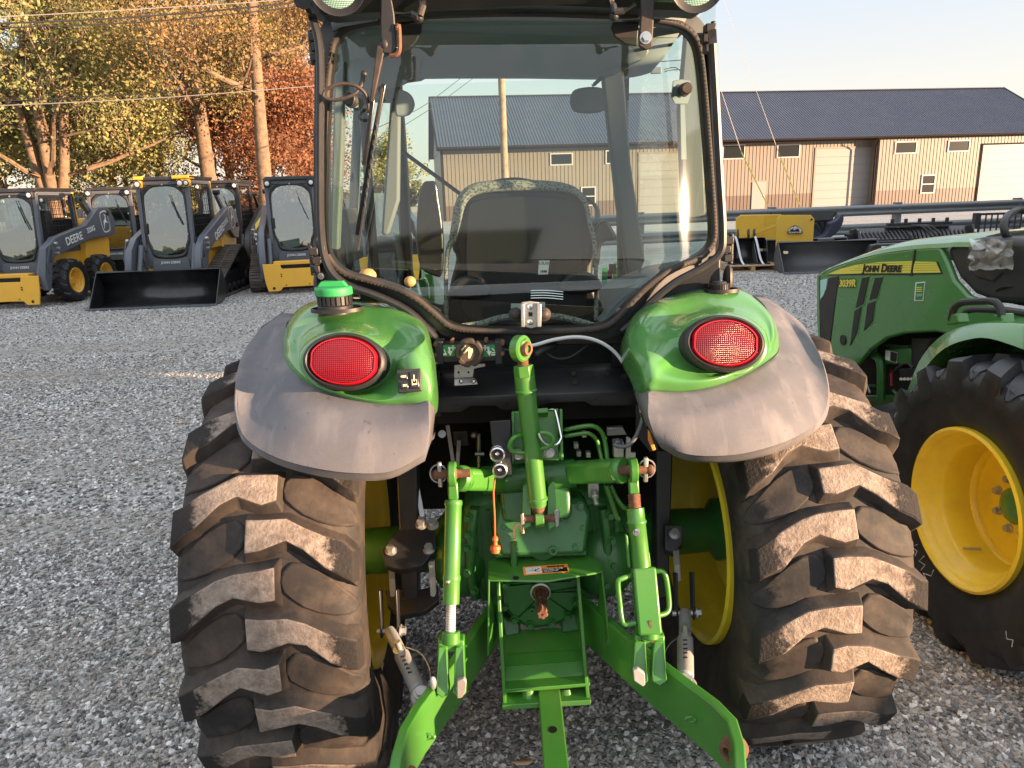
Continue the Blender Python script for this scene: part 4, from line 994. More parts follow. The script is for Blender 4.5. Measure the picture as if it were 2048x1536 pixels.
# metal frame between the seal and the outline of the cab
FRo = [(634, 120), (640, 62), (668, 30), (740, 16), (860, 8), (980, 4), (1100, 4), (1210, 6), (1310, 14), (1380, 26), (1412, 60), (1420, 120), (1428, 230), (1436, 350), (1446, 460), (1443, 500), (1425, 530), (1385, 552), (1340, 578), (1300, 614), (1262, 652), (1230, 672), (1150, 680), (1050, 682), (960, 681), (900, 675), (862, 650), (828, 620), (785, 598), (730, 584), (680, 574), (645, 540), (632, 480), (629, 400), (629, 280), (632, 180)]
In = wp(GL, .004); Out = wp(FRo, .014)
fi = crom(In, 4, True); fo = crom(Out, 4, True)
mb = MB(); mb.grid([[p + V((0, .03, 0)) for p in fi] + [fi[0] + V((0, .03, 0))], fi + [fi[0]], fo + [fo[0]], [p + V((0, .05, 0)) for p in fo] + [fo[0] + V((0, .05, 0))]])
mb.build('window_frame', BLKF, T, smooth=40, solid=.004)
# edge tube round the lower part and corners
ed = crom(W([(624, 30, 2.0), (640, 110, 2.0), (640, 300, 2.0), (642, 460, 2.0), (655, 530, 2.0), (690, 568, 2.0), (750, 590, 2.0), (810, 618, 2.0), (850, 652, 2.0), (876, 682, 2.0)]), 5)
mb = MB(); mb.tube(ed, .011, 8); mb.build('drip_rail', BLKF, T)
ed = crom(W([(1424, 60, 2.0), (1432, 200, 2.0), (1440, 350, 2.0), (1446, 462, 2.0), (1440, 506, 2.0), (1405, 535, 2.0), (1350, 565, 2.0), (1305, 602, 2.0), (1268, 640, 2.0), (1242, 662, 2.0)]), 5)
mb = MB(); mb.tube(ed, .011, 8); mb.build('drip_rail', BLKF, T)
# rear cab posts and lower body panels
for (pts, nm) in (([(628, 80), (650, 80), (655, 540), (700, 590), (700, 650), (640, 640), (640, 520), (626, 400)], 'l'), ([(1412, 60), (1428, 60), (1446, 460), (1440, 600), (1420, 640), (1380, 640), (1408, 560), (1430, 480)], 'r')):
    mb = MB(); mb.prism([w(a, b, 2.13) for a, b in pts], (0, .06, 0)); mb.build('cab_post', BLKF, T, bev=.006)
for (pts, m_) in (([(640, 540), (680, 576), (740, 590), (800, 612), (845, 645), (872, 690), (880, 740), (640, 740)], BLKF), ([(1440, 510), (1400, 540), (1345, 572), (1300, 610), (1250, 660), (1225, 690), (1225, 740), (1440, 740)], BLKF)):
    mb = MB(); mb.prism([w(a, b, 2.10) for a, b in pts], (0, .03, 0)); mb.build('lower_cab_panel', m_, T, bev=.003)
mb = MB(); mb.prism([w(a, b, 2.05) for a, b in ((862, 662), (1262, 655), (1262, 688), (862, 694))], (0, .05, 0)); mb.build('cab_sill', BLKF, T, bev=.004)
# right side post that shows below the hinges
for (a, b, c_, d_) in ((1418, 300, 1446, 300), (1424, 560, 1442, 560)): pass
# side structure running forward
XL, XR = w(632, 300, 2.05).x, w(1432, 300, 2.05).x
XLF, XRF = -.46, .60
YF = 3.35
ZT = 2.235
def cabtube(pts, r, nm='cab_frame_tube', m=BLKF):
    mb = MB(); mb.tube(crom(pts, 4), r, 8); return mb.build(nm, m, T)
zt = 2.19
for (x0, x1, s) in ((XL, XL + .02, -1), (XR, XR - .02, 1)):
    cabtube([V((x0, 2.06, zt)), V((x1, 2.7, zt + .03)), V((x1 - s * .03, YF, zt - .02))], .025, 'roof_rail')
    cabtube([V((x1, 2.70, zt)), V((x1, 2.68, 1.75)), V((x1, 2.66, 1.25))], .016, 'door_post') if s < 0 else None
    cabtube([V((x1 - s * .03, YF, zt - .02)), V((x1 - s * .02, YF + .08, 1.75)), V((x1, YF + .12, 1.1)), V((x1, YF + .1, .8))], .028, 'front_post')
    mb = MB(); mb.add([V((x0, 2.1, zt - .03)), V((x1, YF, zt - .04)), V((x1, YF + .1, 1.05)), V((x0, 2.1, 1.35))], [(0, 1, 2, 3)]); mb.build('side_window', GLC, T, smooth=False, rec=False)
mb = MB(); mb.add([V((XL + .04, YF, zt - .03)), V((XR - .04, YF, zt - .03)), V((XR - .02, YF + .1, 1.15)), V((XL + .02, YF + .1, 1.15))], [(0, 1, 2, 3)]); mb.build('windscreen', GLC, T, smooth=False, rec=False)
# front right post as seen: broad, from the liner corner down
mb = MB(); a = W([(1205, 155, 2.72), (1248, 140, 2.72), (1262, 330, 2.75), (1290, 520, 2.8), (1262, 600, 2.82), (1232, 400, 2.78)]); mb.prism(a, (0, .05, 0)); mb.build('door_pillar', INTG, T, bev=.008)
mb = MB(); mb.prism(W([(1372, 60, 2.35), (1398, 60, 2.35), (1412, 430, 2.35), (1366, 440, 2.35), (1358, 220, 2.35)]), (0, .04, 0)); mb.build('inner_pillar', INTG, T, bev=.006)
mb = MB(); mb.prism(W([(668, 150, 2.3), (690, 120, 2.3), (684, 320, 2.3), (676, 500, 2.3), (660, 500, 2.3)]), (0, .04, 0)); mb.build('inner_pillar', INTG, T, bev=.006)
mb = MB(); mb.prism(W([(706, 215, 3.0), (724, 215, 3.0), (712, 480, 3.0), (694, 480, 3.0)]), (0, .04, 0)); mb.build('front_pillar', INTG, T, bev=.006)
mb = MB(); mb.prism(W([(780, 200, 2.9), (800, 190, 2.9), (798, 400, 2.9), (776, 470, 2.9), (762, 470, 2.9)]), (0, .04, 0)); mb.build('inner_pillar', INTG, T, bev=.01)
mb = MB(); mb.prism(W([(752, 470, 3.2), (788, 476, 3.2), (796, 540, 3.2), (790, 600, 3.2), (730, 600, 3.2), (735, 500, 3.2)]), (0, .3, 0)); mb.build('front_console', BLK, T, bev=.02)
# headliner: lower edge at py~150 in the middle, thick slab sloping forward
hl = MB()
rows = []
for (Y, pyl) in ((2.06, 34), (2.3, 78), (2.6, 120), (2.9, 150), (3.1, 156)):
    rows.append([w(664, pyl + 12, Y), w(760, pyl - 2, Y), w(900, pyl - 4, Y), w(1050, pyl - 4, Y), w(1180, pyl - 2, Y), w(1240, pyl - 2, Y), w(1300 + (2.9 - Y) * 90, pyl - 10, Y)])
hl.grid(rows); hl.build('headliner', LINER, T, smooth=50, solid=.02)
mb = MB(); mb.prism(W([(668, 200, 2.95), (668, 120, 2.95), (760, 70, 2.95), (1230, 70, 2.95), (1262, 100, 2.95), (1256, 152, 2.95), (1150, 148, 2.95), (860, 150, 2.95), (840, 160, 2.95), (800, 165, 2.95), (790, 205, 2.95)]), (0, .04, 0)); mb.build('front_headliner', LINER, T, bev=.01)
mb = MB(); mb.prism(W([(700, 90, 2.5), (850, 78, 2.5), (842, 150, 2.5), (800, 172, 2.5), (720, 190, 2.5), (692, 160, 2.5)]), (0, .03, 0)); mb.build('overhead_panel', LINER, T, bev=.02)
mb = MB(); mb.prism(W([(1230, 150, 2.7), (1362, 72, 2.42), (1374, 50, 2.42), (1250, 60, 2.7), (1180, 140, 2.9)]), (0, .03, 0)); mb.build('side_headliner', LINER, T, bev=.006)
# roof
rp = W([(618, -4, 1.93), (640, 12, 1.93), (700, 8, 1.95), (860, -2, 1.95), (1040, -5, 1.95), (1220, -2, 1.95), (1360, 6, 1.95), (1408, 10, 1.93), (1430, -10, 1.93)])
mb = MB(); rows = [[p + V((0, 0, .0)) for p in rp], [p + V((0, -.03, .05)) for p in rp], [V((p.x, 2.0, 2.36)) for p in rp], [V((p.x, 2.5, 2.42)) for p in rp], [V((p.x, 3.2, 2.38)) for p in rp], [V((p.x, 3.45, 2.25)) for p in rp], [V((p.x, 3.4, 2.21)) for p in rp], [V((p.x, 2.1, p.z + .02)) for p in rp], [p for p in rp]]
mb.grid(rows); mb.build('roof', GREENP, T, smooth=45)
mb = MB(); mb.prism(W([(616, -6, 1.94), (640, 28, 1.96), (660, 32, 1.96), (860, 14, 1.97), (1040, 8, 1.97), (1220, 12, 1.97), (1380, 22, 1.96), (1400, 24, 1.96), (1440, -8, 1.94)]), (0, .08, 0)); mb.build('rear_roof_header', BLKF, T, bev=.005)
for (px, py) in ((672, -30), (1398, -36)):
    c = w(px, py, 1.88); d = V((0, -1, -.35)).normalized()
    mb = MB(); mb.lathe(c - d * .05, d, [(0, .05), (.045, .068), (.05, .066), (.046, .06)], 32); wl = mb.build('work_light', BLK, T)
    mb = MB(); mb.lathe(c - d * .008, d, [(0, .061), (.004, .05), (.009, .02), (.010, 0)], 32); mb.build('lens', CLRL, wl)
    mb = MB(); mb.box(c + V((0, .05, .06)), (.03, .05, .08)); mb.build('lamp_bracket', BLK, wl, bev=.005)
# window arms
def arm(px0, side):
    if side < 0: poly = [(763, -10), (782, -10), (790, 30), (795, 100), (786, 110), (768, 108), (763, 70), (762, 40)]
    else: poly = [(1280, -10), (1308, -10), (1305, 60), (1303, 96), (1290, 102), (1276, 94), (1280, 30)]
    P = [w(a, b, 1.945 - .0004 * max(0, 40 - b) * 0) for a, b in poly]
    mb = MB(); mb.prism(P, (0, -.012, 0)); A_ = mb.build('window_strut_arm', BLK if side < 0 else KNOB, T, bev=.003)
    return A_
A1 = arm(0, -1); A2 = arm(0, 1)
mb = MB(); c = w(1291, 76, 1.935); mb.hexbolt(c, (0, -1, 0), .011, .018); mb.build('bolt', STEEL, A2)
mb = MB(); mb.tube(crom(W([(793, 60, 1.93), (797, 50, 1.93), (799, 80, 1.93), (797, 106, 1.93), (780, 112, 1.935)]), 4), .0055, 8); mb.build('hinge_rod', RUST, A1)
for (l, m_) in (([(792, 30, 1.95), (825, 28, 1.93), (838, 34, 1.92)], BLK), ([(846, -8, 1.93), (846, 12, 1.925), (840, 32, 1.92)], KNOB), ([(1270, 12, 1.93), (1245, 22, 1.92), (1228, 24, 1.92)], BLK), ([(1222, -8, 1.93), (1226, 10, 1.925), (1230, 26, 1.92)], BLK)):
    mb = MB(); mb.tube(W(l), .0085, 8); mb.build('gas_strut', m_, T)
for (px, py) in ((838, 36), (1228, 32)):
    mb = MB(); mb.ball(w(px, py, 1.93), .012); mb.build('ball_joint', BLK, T)
# dark half-moon brackets behind the glass
for (poly) in ([(795, 44), (846, 44), (843, 62), (832, 84), (815, 100), (797, 108)], [(1226, 44), (1222, 56), (1230, 74), (1250, 88), (1275, 92), (1278, 44)]):
    mb = MB(); mb.prism([w(a, b, 2.075) for a, b in poly], (0, .01, 0)); mb.build('speaker_cover', BLK, T, bev=.003)
# wiper
wpy = 1.945
mb = MB(); mb.ball(w(770, 90, wpy), .014, sc=(1, 1.1, 1.3)); wm = mb.build('wiper_arm', BLK, T)
mb = MB()
for (a, b, ya, yb, wd0, wd1) in (((764, 92), (744, 206), wpy, wpy + .01, .016, .010),):
    p0, p1 = w(*a, ya), w(*b, yb); 
    x = V((1, 0, 0)); mb.prism([p0 - x * .011, p0 + x * .011, p1 + x * .005, p1 - x * .005], (0, -.012, 0))
mb.build('arm_shell', KNOB, wm, bev=.003)
mb = MB(); mb.bar(w(746, 196, wpy + .01), w(728, 330, wpy + .02), .011, .007, V((0, 1, 0))); mb.bar(w(768, 168, 1.985), w(737, 330, 1.995), .012, .01, V((0, 1, 0))); mb.bar(w(737, 330, 1.995), w(714, 470, 2.0), .011, .010, V((0, 1, 0))); mb.build('wiper_blade', BLKS, wm, bev=.002)
mb = MB(); mb.bar(w(764, 175, 1.97), w(716, 500, 1.99), .004, .014, V((0, 1, 0))); mb.build('wiper_rubber', SEAL, wm)
mb = MB()
for k in range(9):
    f = .25 + k * .06; p = w(766, 172, 1.972).lerp(w(716, 490, 1.988), f); mb.box(p + V((.004, -.010, 0)), (.003, .006, .012))
mb.build('blade_slots', STEEL, wm, smooth=False)
mb = MB(); mb.tube(crom(W([(728, 152, 1.97), (722, 172, 1.95), (705, 190, 1.94), (672, 200, 1.94), (648, 194, 1.94), (652, 180, 1.94), (680, 168, 1.94), (712, 172, 1.94), (733, 192, 1.95), (738, 226, 1.96)]), 5), .0045, 8); mb.build('washer_hose', KNOB, T)
mb = MB(); mb.ball(w(728, 148, 1.985), .009); mb.cyl(w(728, 148, 1.985), w(722, 172, 1.955), .006); mb.build('washer_elbow', BLK, T)
# round pads
for (px, py, r) in ((703, 201, .017), (1368, 180, .0155)):
    c = w(px, py, wy(py, px)); d = V((0, -1, 0))
    mb = MB(); mb.lathe(c, d, [(0, r * 1.15), (.004, r * 1.1), (.006, r * .85), (.018, r * .85), (.020, r), (.034, r), (.038, r * .8), (.038, 0)], 24); mb.build('rubber_stop', KNOB if px > 1000 else BLK, T)
# plates behind the stops
mb = MB(); mb.prism([w(a, b, wy(b, a) + .012) for a, b in ((1346, 162), (1362, 158), (1380, 160), (1385, 175), (1376, 208), (1350, 208), (1343, 195))], (0, .006, 0)); mb.prism([w(a, b, wy(b, a) + .016) for a, b in ((1360, 208), (1370, 208), (1374, 320), (1362, 320))], (0, .006, 0)); mb.build('window_latch_bar', INTG, T, bev=.002)
# grey mirrors
def mirror(poly, Y, m, nm, back=.03):
    mb = MB(); mb.prism(crom([w(a, b, Y) for a, b in poly], 4, True), (0, back, 0)); return mb.build(nm, m, T, bev=.008)
mirror([(1146, 182), (1170, 174), (1198, 174), (1212, 182), (1216, 202), (1209, 220), (1180, 226), (1150, 222), (1141, 206)], 2.9, LINER, 'inside_mirror')
mb = MB(); mb.tube(crom(W([(1185, 172, 2.9), (1196, 162, 2.9), (1208, 152, 2.9)]), 3), .008, 6); mb.build('mirror_stem', BLK, T)
mirror([(792, 182), (806, 180), (822, 190), (828, 210), (818, 228), (800, 232), (790, 226)], 2.75, LINER, 'speaker')
mirror([(858, 362), (872, 366), (878, 400), (886, 460), (887, 520), (882, 552), (868, 552), (843, 538), (834, 500), (833, 440), (838, 390), (846, 366)], 2.95, BLKS, 'side_mirror')
# seat
ST = MB()
back = [(912, 520), (905, 500), (905, 478), (918, 450), (921, 410), (938, 384), (970, 371), (1040, 368), (1110, 370), (1150, 378), (1172, 398), (1181, 440), (1184, 462), (1192, 480), (1188, 520), (1186, 560), (1190, 652), (900, 652), (898, 580)]
B0 = crom([w(a, b, 2.36) for a, b in back], 3, True)
ST.prism(B0, (0, .13, 0)); seat = ST.build('seat', SEATM, T, bev=.02, seg=3)
tr = crom(W([(893, 640, 2.34), (892, 560, 2.34), (895, 505, 2.34), (905, 478, 2.34), (912, 446, 2.34), (922, 405, 2.34), (942, 382, 2.34), (980, 373, 2.34), (1050, 371, 2.34), (1115, 373, 2.34), (1152, 384, 2.34), (1172, 410, 2.34), (1180, 450, 2.34), (1188, 480, 2.34), (1192, 540, 2.34), (1192, 640, 2.34)]), 4)
n_ = len(tr); mb = MB(); mb.tube(tr, .014, 10, rr=[.007 + .011 * math.sin(PI * min(1, max(0, (i / n_ - .12) / .62))) for i in range(n_)]); mb.build('seat_piping', TRIM, seat)
mb = MB(); mb.prism(crom(W([(940, 640, 2.345), (935, 560, 2.345), (932, 500, 2.345), (936, 430, 2.345), (950, 402, 2.345), (1040, 392, 2.345), (1140, 400, 2.345), (1160, 430, 2.345), (1166, 500, 2.345), (1162, 560, 2.345), (1160, 640, 2.345)]), 3, True), (0, -.006, 0)); mb.build('seat_shell', SEATM, seat, bev=.004)
cu = crom(W([(905, 656, 2.10), (960, 648, 2.16), (1000, 636, 2.20), (1060, 630, 2.21), (1120, 634, 2.20), (1170, 646, 2.16), (1215, 660, 2.10)]), 4)
mb = MB(); mb.tube(cu, .010, 8); mb.build('seat_cushion_piping', TRIM, seat)
for (cx, cy, sx_) in ((938, 575, 1), (1160, 565, -1)):
    mb = MB(); mb.prism(crom(W([(cx - 40, cy + 5, 2.30), (cx - 20, cy - 18, 2.30), (cx + 15, cy - 20, 2.30), (cx + 40, cy - 5, 2.30), (cx + 42, cy + 16, 2.30), (cx, cy + 24, 2.30), (cx - 35, cy + 20, 2.30)]), 3, True), (0, .05, 0)); mb.build('armrest', BLK, seat, bev=.012)
mb = MB()
for k in range(4): mb.tube(crom(W([(1052, 582 + k * 5, 2.28), (1090, 581 + k * 5, 2.28), (1126, 584 + k * 5, 2.28)]), 4), .0022, 6)
mb.build('spring_wires', STEEL, seat)
ln = W([(1078, 521, 2.335), (1099, 521, 2.335), (1096, 549, 2.335), (1076, 549, 2.335)])
mb = MB(); mb.prism(ln, (0, -.001, 0)); lb = mb.build('tag', WHT, seat)
text('tag_text', 'LILIII', .013, BPRINT, lb, w(1088, 526.5, 2.332), ln[1] - ln[0], (0, 0, 1), .0003, width=.029)
text('tag_text', '1048', .010, BPRINT, lb, w(1087, 543, 2.332), ln[1] - ln[0], (0, 0, 1), .0003, bold=.0006, width=.020)
for (x0, x1, y) in ((1022, 1046, 607), (1062, 1090, 604)):
    mb = MB(); mb.prism(W([(x0, y, 2.18), (x1, y, 2.18), (x1, y + 12, 2.18), (x0, y + 12, 2.18)]), (0, -.001, 0)); mb.build('tag', WHTD, seat)
# steering wheel and dash ahead of the seat
mb = MB(); mb.lathe(w(1100, 430, 2.9), (0, -.45, .9), [(0, .19), (.012, .195), (.02, .185), (.012, .176)], 40, closed=True); sw = mb.build('steering_wheel', BLK, T)
mb = MB(); mb.tube(crom(W([(965, 382, 2.95), (990, 366, 2.95), (1030, 361, 2.95), (1065, 366, 2.95)]), 6), .012, 8); mb.build('steering_rim', BLK, T)
mb = MB(); mb.prism(crom(W([(1186, 466, 2.75), (1210, 440, 2.75), (1228, 462, 2.75), (1232, 480, 2.75), (1205, 486, 2.75), (1198, 530, 2.75), (1180, 530, 2.75)]), 3, True), (0, .08, 0)); mb.build('control_pod', BLK, T, bev=.01)
mb = MB(); mb.prism(W([(1170, 600, 2.45), (1220, 560, 2.6), (1300, 530, 2.6), (1400, 512, 2.45), (1400, 620, 2.3), (1180, 700, 2.3)]), (0, .15, -.05)); mb.build('right_console', INTG, T, bev=.01)
mb = MB(); mb.prism(W([(1196, 648, 2.10), (1232, 610, 2.10), (1262, 580, 2.12), (1290, 560, 2.14), (1330, 552, 2.16), (1260, 650, 2.08)]), (0, .08, 0)); mb.build('console_trim', INTG, T, bev=.01)
mb = MB(); mb.prism(W([(655, 560, 2.3), (700, 560, 2.3), (760, 580, 2.3), (860, 640, 2.25), (880, 700, 2.25), (655, 700, 2.3)]), (0, .5, -.05)); mb.build('left_console', INTG, T, bev=.01)
mb = MB(); mb.prism(W([(668, 420, 2.5), (678, 418, 2.5), (694, 528, 2.5), (690, 530, 2.5), (668, 510, 2.5)]), (0, .3, 0)); mb.build('door_trim', BLK, T, bev=.004)
mb = MB(); mb.prism(W([(700, 560, 3.0), (880, 610, 3.0), (1240, 600, 3.0), (1240, 760, 3.0), (700, 760, 3.0)]), (0, .02, 0)); mb.build('cab_front_wall', VOID, T)
mb = MB(); mb.ball(w(820, 563, 2.2), .0165, sc=(1.1, 1, 1)); k_ = mb.build('lever_knob', TAN, T)
mb = MB(); mb.ball(w(735, 551, 2.25), .028, sc=(1, 1, .8)); mb.build('lever_knob', TAN, T)
for q in ((735, 556, 2.25), (820, 570, 2.2)): mb = MB(); mb.cyl(w(*q), w(q[0] - 6, q[1] + 60, q[2]), .005); mb.build('lever', BLK, T)
mb = MB(); mb.bar(w(790, 292, 3.2), w(926, 392, 3.35), .02, .012); mb.build('front_wiper', BLK, T)
# fire-red and green labels on the right post
for (x0, y0, x1, y1, m_) in ((1204, 536, 1215, 572, GREENC), (1215, 540, 1224, 558, REDL), (1218, 528, 1232, 548, BPRINT)):
    mb = MB(); mb.prism(W([(x0, y0, 2.7), (x1, y0, 2.7), (x1, y1, 2.7), (x0, y1, 2.7)]), (0, .003, 0)); mb.build('warning_sticker', m_, T)
# floor and cab underside
mb = MB(); mb.bx(XL + .05, XR - .05, 2.1, 3.4, 1.02, 1.08); mb.build('cab_floor', VOID, T)
# latch at the bottom of the window
Yl = 1.975
lt = W([(1043, 604, Yl), (1060, 602, Yl), (1078, 604, Yl), (1080, 640, Yl), (1078, 652, Yl), (1062, 656, Yl), (1046, 652, Yl)])
mb = MB(); mb.prism(lt, (0, -.008, 0))
for (x0, x1) in ((1042, 1049), (1074, 1082)): mb.prism(W([(x0, 606, Yl - .008), (x1, 606, Yl - .008), (x1, 652, Yl - .008), (x0, 652, Yl - .008)]), (0, -.018, 0))
la = mb.build('window_latch', GALV, T, bev=.0015)
for py in (613, 644): mb = MB(); mb.ball(w(1061, py, Yl - .009), .0085, sc=(1, .6, 1)); mb.build('bolt', STEEL, la)
mb = MB(); mb.box(w(1061, 628.5, Yl - .009), (.011, .004, .011)); mb.build('key_hole', BPRINT, la)
for px in (1031, 1088):
    c = w(px, 628, Yl + .01); mb = MB(); mb.lathe(c, (0, -1, 0), [(0, .019), (.012, .0185), (.014, .013), (.016, .012), (.02, .007), (.022, 0)], 24); mb.build('latch_boss', KNOB, la)
# hinges on both sides
for (px, py, sx) in ((634, 95, -1), (634, 520, -1), (1415, 78, 1), (1452, 498, 1)):
    c = w(px, py, 2.05)
    mb = MB()
    for k in (-1, 0, 1): mb.box(c + V((sx * (.004 if k else -.003), 0, k * .024)), (.026, .035, .021))
    mb.cyl(c + V((sx * .014, 0, -.042)), c + V((sx * .014, 0, .042)), .007); hg = mb.build('door_hinge', BLK, T, bev=.003)
for (px, py) in ((638, 572), (1456, 560)):
    c = w(px, py, 2.1); mb = MB(); mb.ball(c, .03, sc=(.5, .8, 1.5)); mb.build('door_bumper', BLK, T)
for (px, py) in ((640, 478), (642, 552)):
    mb = MB(); mb.hexbolt(w(px, py, 2.04), (0, -1, 0), .007, .008); mb.build('bolt', STEEL, T)
ln = W([(694, 580, 2.05), (720, 580, 2.05), (721, 597, 2.05), (695, 597, 2.05)]); mb = MB(); mb.prism(ln, (0, -.001, 0)); la2 = mb.build('sticker', WHTD, T)
mb = MB()
for k in range(6): mb.prism(W([(698 + k * 3.4, 589, 2.048), (700.4 + k * 3.4, 589, 2.048), (700.4 + k * 3.4, 595, 2.048), (698 + k * 3.4, 595, 2.048)]), (0, -.0006, 0))
mb.prism(W([(700, 583, 2.048), (716, 583, 2.048), (716, 585, 2.048), (700, 585, 2.048)]), (0, -.0006, 0)); mb.build('print', BPRINT, la2)
# ================================================================== rear end: hitch, PTO, beam, links
def pz(Y, z=.9): return (Y * FW.y + (z - CAM.z) * FW.z)         # depth along the view
def pr(px, Y, z=.9): return px * pz(Y, z) / FPX                 # pixels to metres
def plate(name, pts, th, m, bev=.002, parent=None, d=None, **kw):
    mb = MB(); P = W(pts); 
    if d is None:
        d = (P[1] - P[0]).cross(P[2] - P[0]).normalized()
        if d.y < 0: d = -d
    mb.prism(P, V(d) * th); return mb.build(name, m, parent or T, bev=bev, **kw)
def tubep(name, pts, r, m, k=5, n=10, parent=None):
    mb = MB(); mb.tube(crom(W(pts), k) if k else W(pts), r, n); return mb.build(name, m, parent or T, smooth=60)
# black boards fill the dark void behind everything
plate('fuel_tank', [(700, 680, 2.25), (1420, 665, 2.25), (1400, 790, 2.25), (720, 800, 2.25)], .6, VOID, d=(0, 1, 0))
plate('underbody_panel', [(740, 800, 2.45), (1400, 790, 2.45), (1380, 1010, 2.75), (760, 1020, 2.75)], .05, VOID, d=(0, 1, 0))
# cross beam: folded channel
up_ = [(860, 757, 2.03), (1293, 739, 2.03)]; fo_ = [(860, 797, 1.955), (1293, 782, 1.955)]
mb = MB(); lowp = [(860, 826, 1.955), (922, 824, 1.955), (940, 812, 1.955), (992, 811, 1.955), (1004, 820, 1.955), (1060, 818, 1.955), (1100, 806, 1.955), (1170, 803, 1.955), (1184, 812, 1.955), (1293, 810, 1.955)]
mb.add(W([up_[0], up_[1], fo_[1], fo_[0]]), [(0, 1, 2, 3)]); mb.add(W([fo_[0], fo_[1]] + lowp[::-1]), [tuple(range(12))]); mb.add(W([up_[0], up_[1], (1293, 725, 2.16), (860, 742, 2.16)]), [(0, 1, 2, 3)])
CB = mb.build('cross_beam', BLKF, T, solid=.006, bev=.003, smooth=30)
plate('beam_bracket', [(858, 742, 2.02), (880, 740, 2.02), (880, 826, 1.96), (858, 826, 1.96)], .05, BLKF)
for (px, py, r, Y) in ((872, 771, .010, 2.0), (869, 815, .007, 1.953), (914, 815, .007, 1.953), (1147, 747, .007, 2.015), (1190, 749, .005, 2.012), (1214, 748, .005, 2.012), (1149, 765, .007, 1.985), (1248, 755, .011, 2.0), (1194, 804, .007, 1.953), (1012, 811, .006, 1.953)):
    mb = MB(); c = w(px, py, Y - .005); mb.cyl(c, c + V((0, .008, 0)), r, n=16); mb.build('bolt_hole', BPRINT, CB)
# depth-control unit
Yc = 1.93
mb = MB(); mb.prism(W([(884, 689, Yc), (999, 687, Yc), (1000, 722, Yc), (885, 725, Yc)]), (0, .05, 0)); DC = mb.build('sensing_control', BLK, T, bev=.003)
for (a, b) in ((869, 886), (990, 1004)): plate('end_plate', [(a, 684, Yc - .006), (b, 683, Yc - .006), (b + 1, 728, Yc - .006), (a + 1, 729, Yc - .006)], .05, BLK, parent=DC)
for (px, py) in ((870, 690), (870, 711), (1005, 687), (1005, 708), (904, 683), (972, 682)):
    mb = MB(); c = w(px, py, Yc - .012); mb.cyl(c, c + V((0, .03, 0)), .0055, n=12); mb.cyl(c - V((0, .001, 0)), c, .003, n=6); mb.build('bolt', RUST, DC)
for (x0, x1, s) in ((884, 911, 1), (965, 992, 2)):
    l_ = plate('label_plate', [(x0, 691, Yc - .003), (x1, 690, Yc - .003), (x1, 712, Yc - .003), (x0, 714, Yc - .003)], .002, GPRINT, parent=DC, bev=0)
    mb = MB(); cx = x0 + (15 if s == 1 else 12)
    Q = lambda P_: mb.prism([w(a, b, Yc - .0045) for a, b in P_], (0, .001, 0))
    Q([(cx - 3, 694), (cx + 1, 694), (cx + 2, 704), (cx - 1, 704)]); Q([(cx - 4, 703), (cx + 6, 702), (cx + 2, 712)])
    Q([(cx + 2, 695), (cx + 12 if s == 1 else cx - 12, 695), (cx + 12 if s == 1 else cx - 12, 697), (cx + 2, 697)]); xx = cx + 7 if s == 1 else cx - 7; Q([(xx - 1, 690.5), (xx + 1, 690.5), (xx + 1, 701), (xx - 1, 701)])
    if s == 1: Q([(885, 711), (894, 710), (889, 699), (887.5, 699), (890, 706), (886, 707)])
    else: Q([(983, 705), (991, 704), (991, 706), (983, 707)]); Q([(983, 709), (991, 708), (991, 710), (983, 711)]); Q([(983, 697), (985, 696), (990, 702), (989, 703)])
    mb.build('arrow_print', WHT, l_, smooth=False)
c = w(939, 704, Yc - .012); d = V((0, -1, 0)); rk = pr(29, Yc, 1.3); mb = MB()
def knobring(r, h, lob): return [c + V((math.cos(2 * PI * i / 60) * r * (1 - lob * max(0, math.cos(5 * (2 * PI * i / 60) + .9)) ** 6), -h, math.sin(2 * PI * i / 60) * r * (1 - lob * max(0, math.cos(5 * (2 * PI * i / 60) + .9)) ** 6))) for i in range(60)]
mb.grid([knobring(rk * .95, -.01, .16), knobring(rk, 0, .16), knobring(rk, .016, .16), knobring(rk * .90, .021, .14), knobring(rk * .72, .021, 0), knobring(rk * .66, .014, 0), knobring(rk * .1, .014, 0)], True); mb.add(knobring(rk * .1, .014, 0), [tuple(range(60))])
KN = mb.build('control_knob', KNOB, DC, smooth=35)
mb = MB(); yk = Yc - .012 - .0152
for P_ in ([(930, 691), (932, 692), (924, 701), (922, 700)], [(938, 694), (941, 696), (928, 708), (926, 706)], [(937, 697), (945, 697), (946, 702), (940, 717), (936, 716)]): mb.prism([w(a, b, yk) for a, b in P_], (0, .001, 0))
mb.build('pointer', CREAM, KN, smooth=False)
plate('control_bracket', [(908, 730, 1.955), (925, 728, 1.955), (970, 727, 1.955), (971, 733, 1.955), (948, 738, 1.955), (946, 755, 1.955), (908, 757, 1.955)], .003, GALV, d=(0, 1, 0), parent=DC)
plate('control_bracket', [(908, 757, 1.95), (950, 755, 1.95), (956, 768, 1.935), (908, 771, 1.935)], .004, GALV, parent=DC)
for (px) in (922, 947): mb = MB(); mb.ball(w(px, 763, 1.938), .0065); mb.build('bolt', STEEL, DC)
for px in (917, 937): mb = MB(); c = w(px, 745, 1.952); mb.cyl(c, c + V((0, .004, 0)), .003); mb.build('bracket_hole', BPRINT, DC)
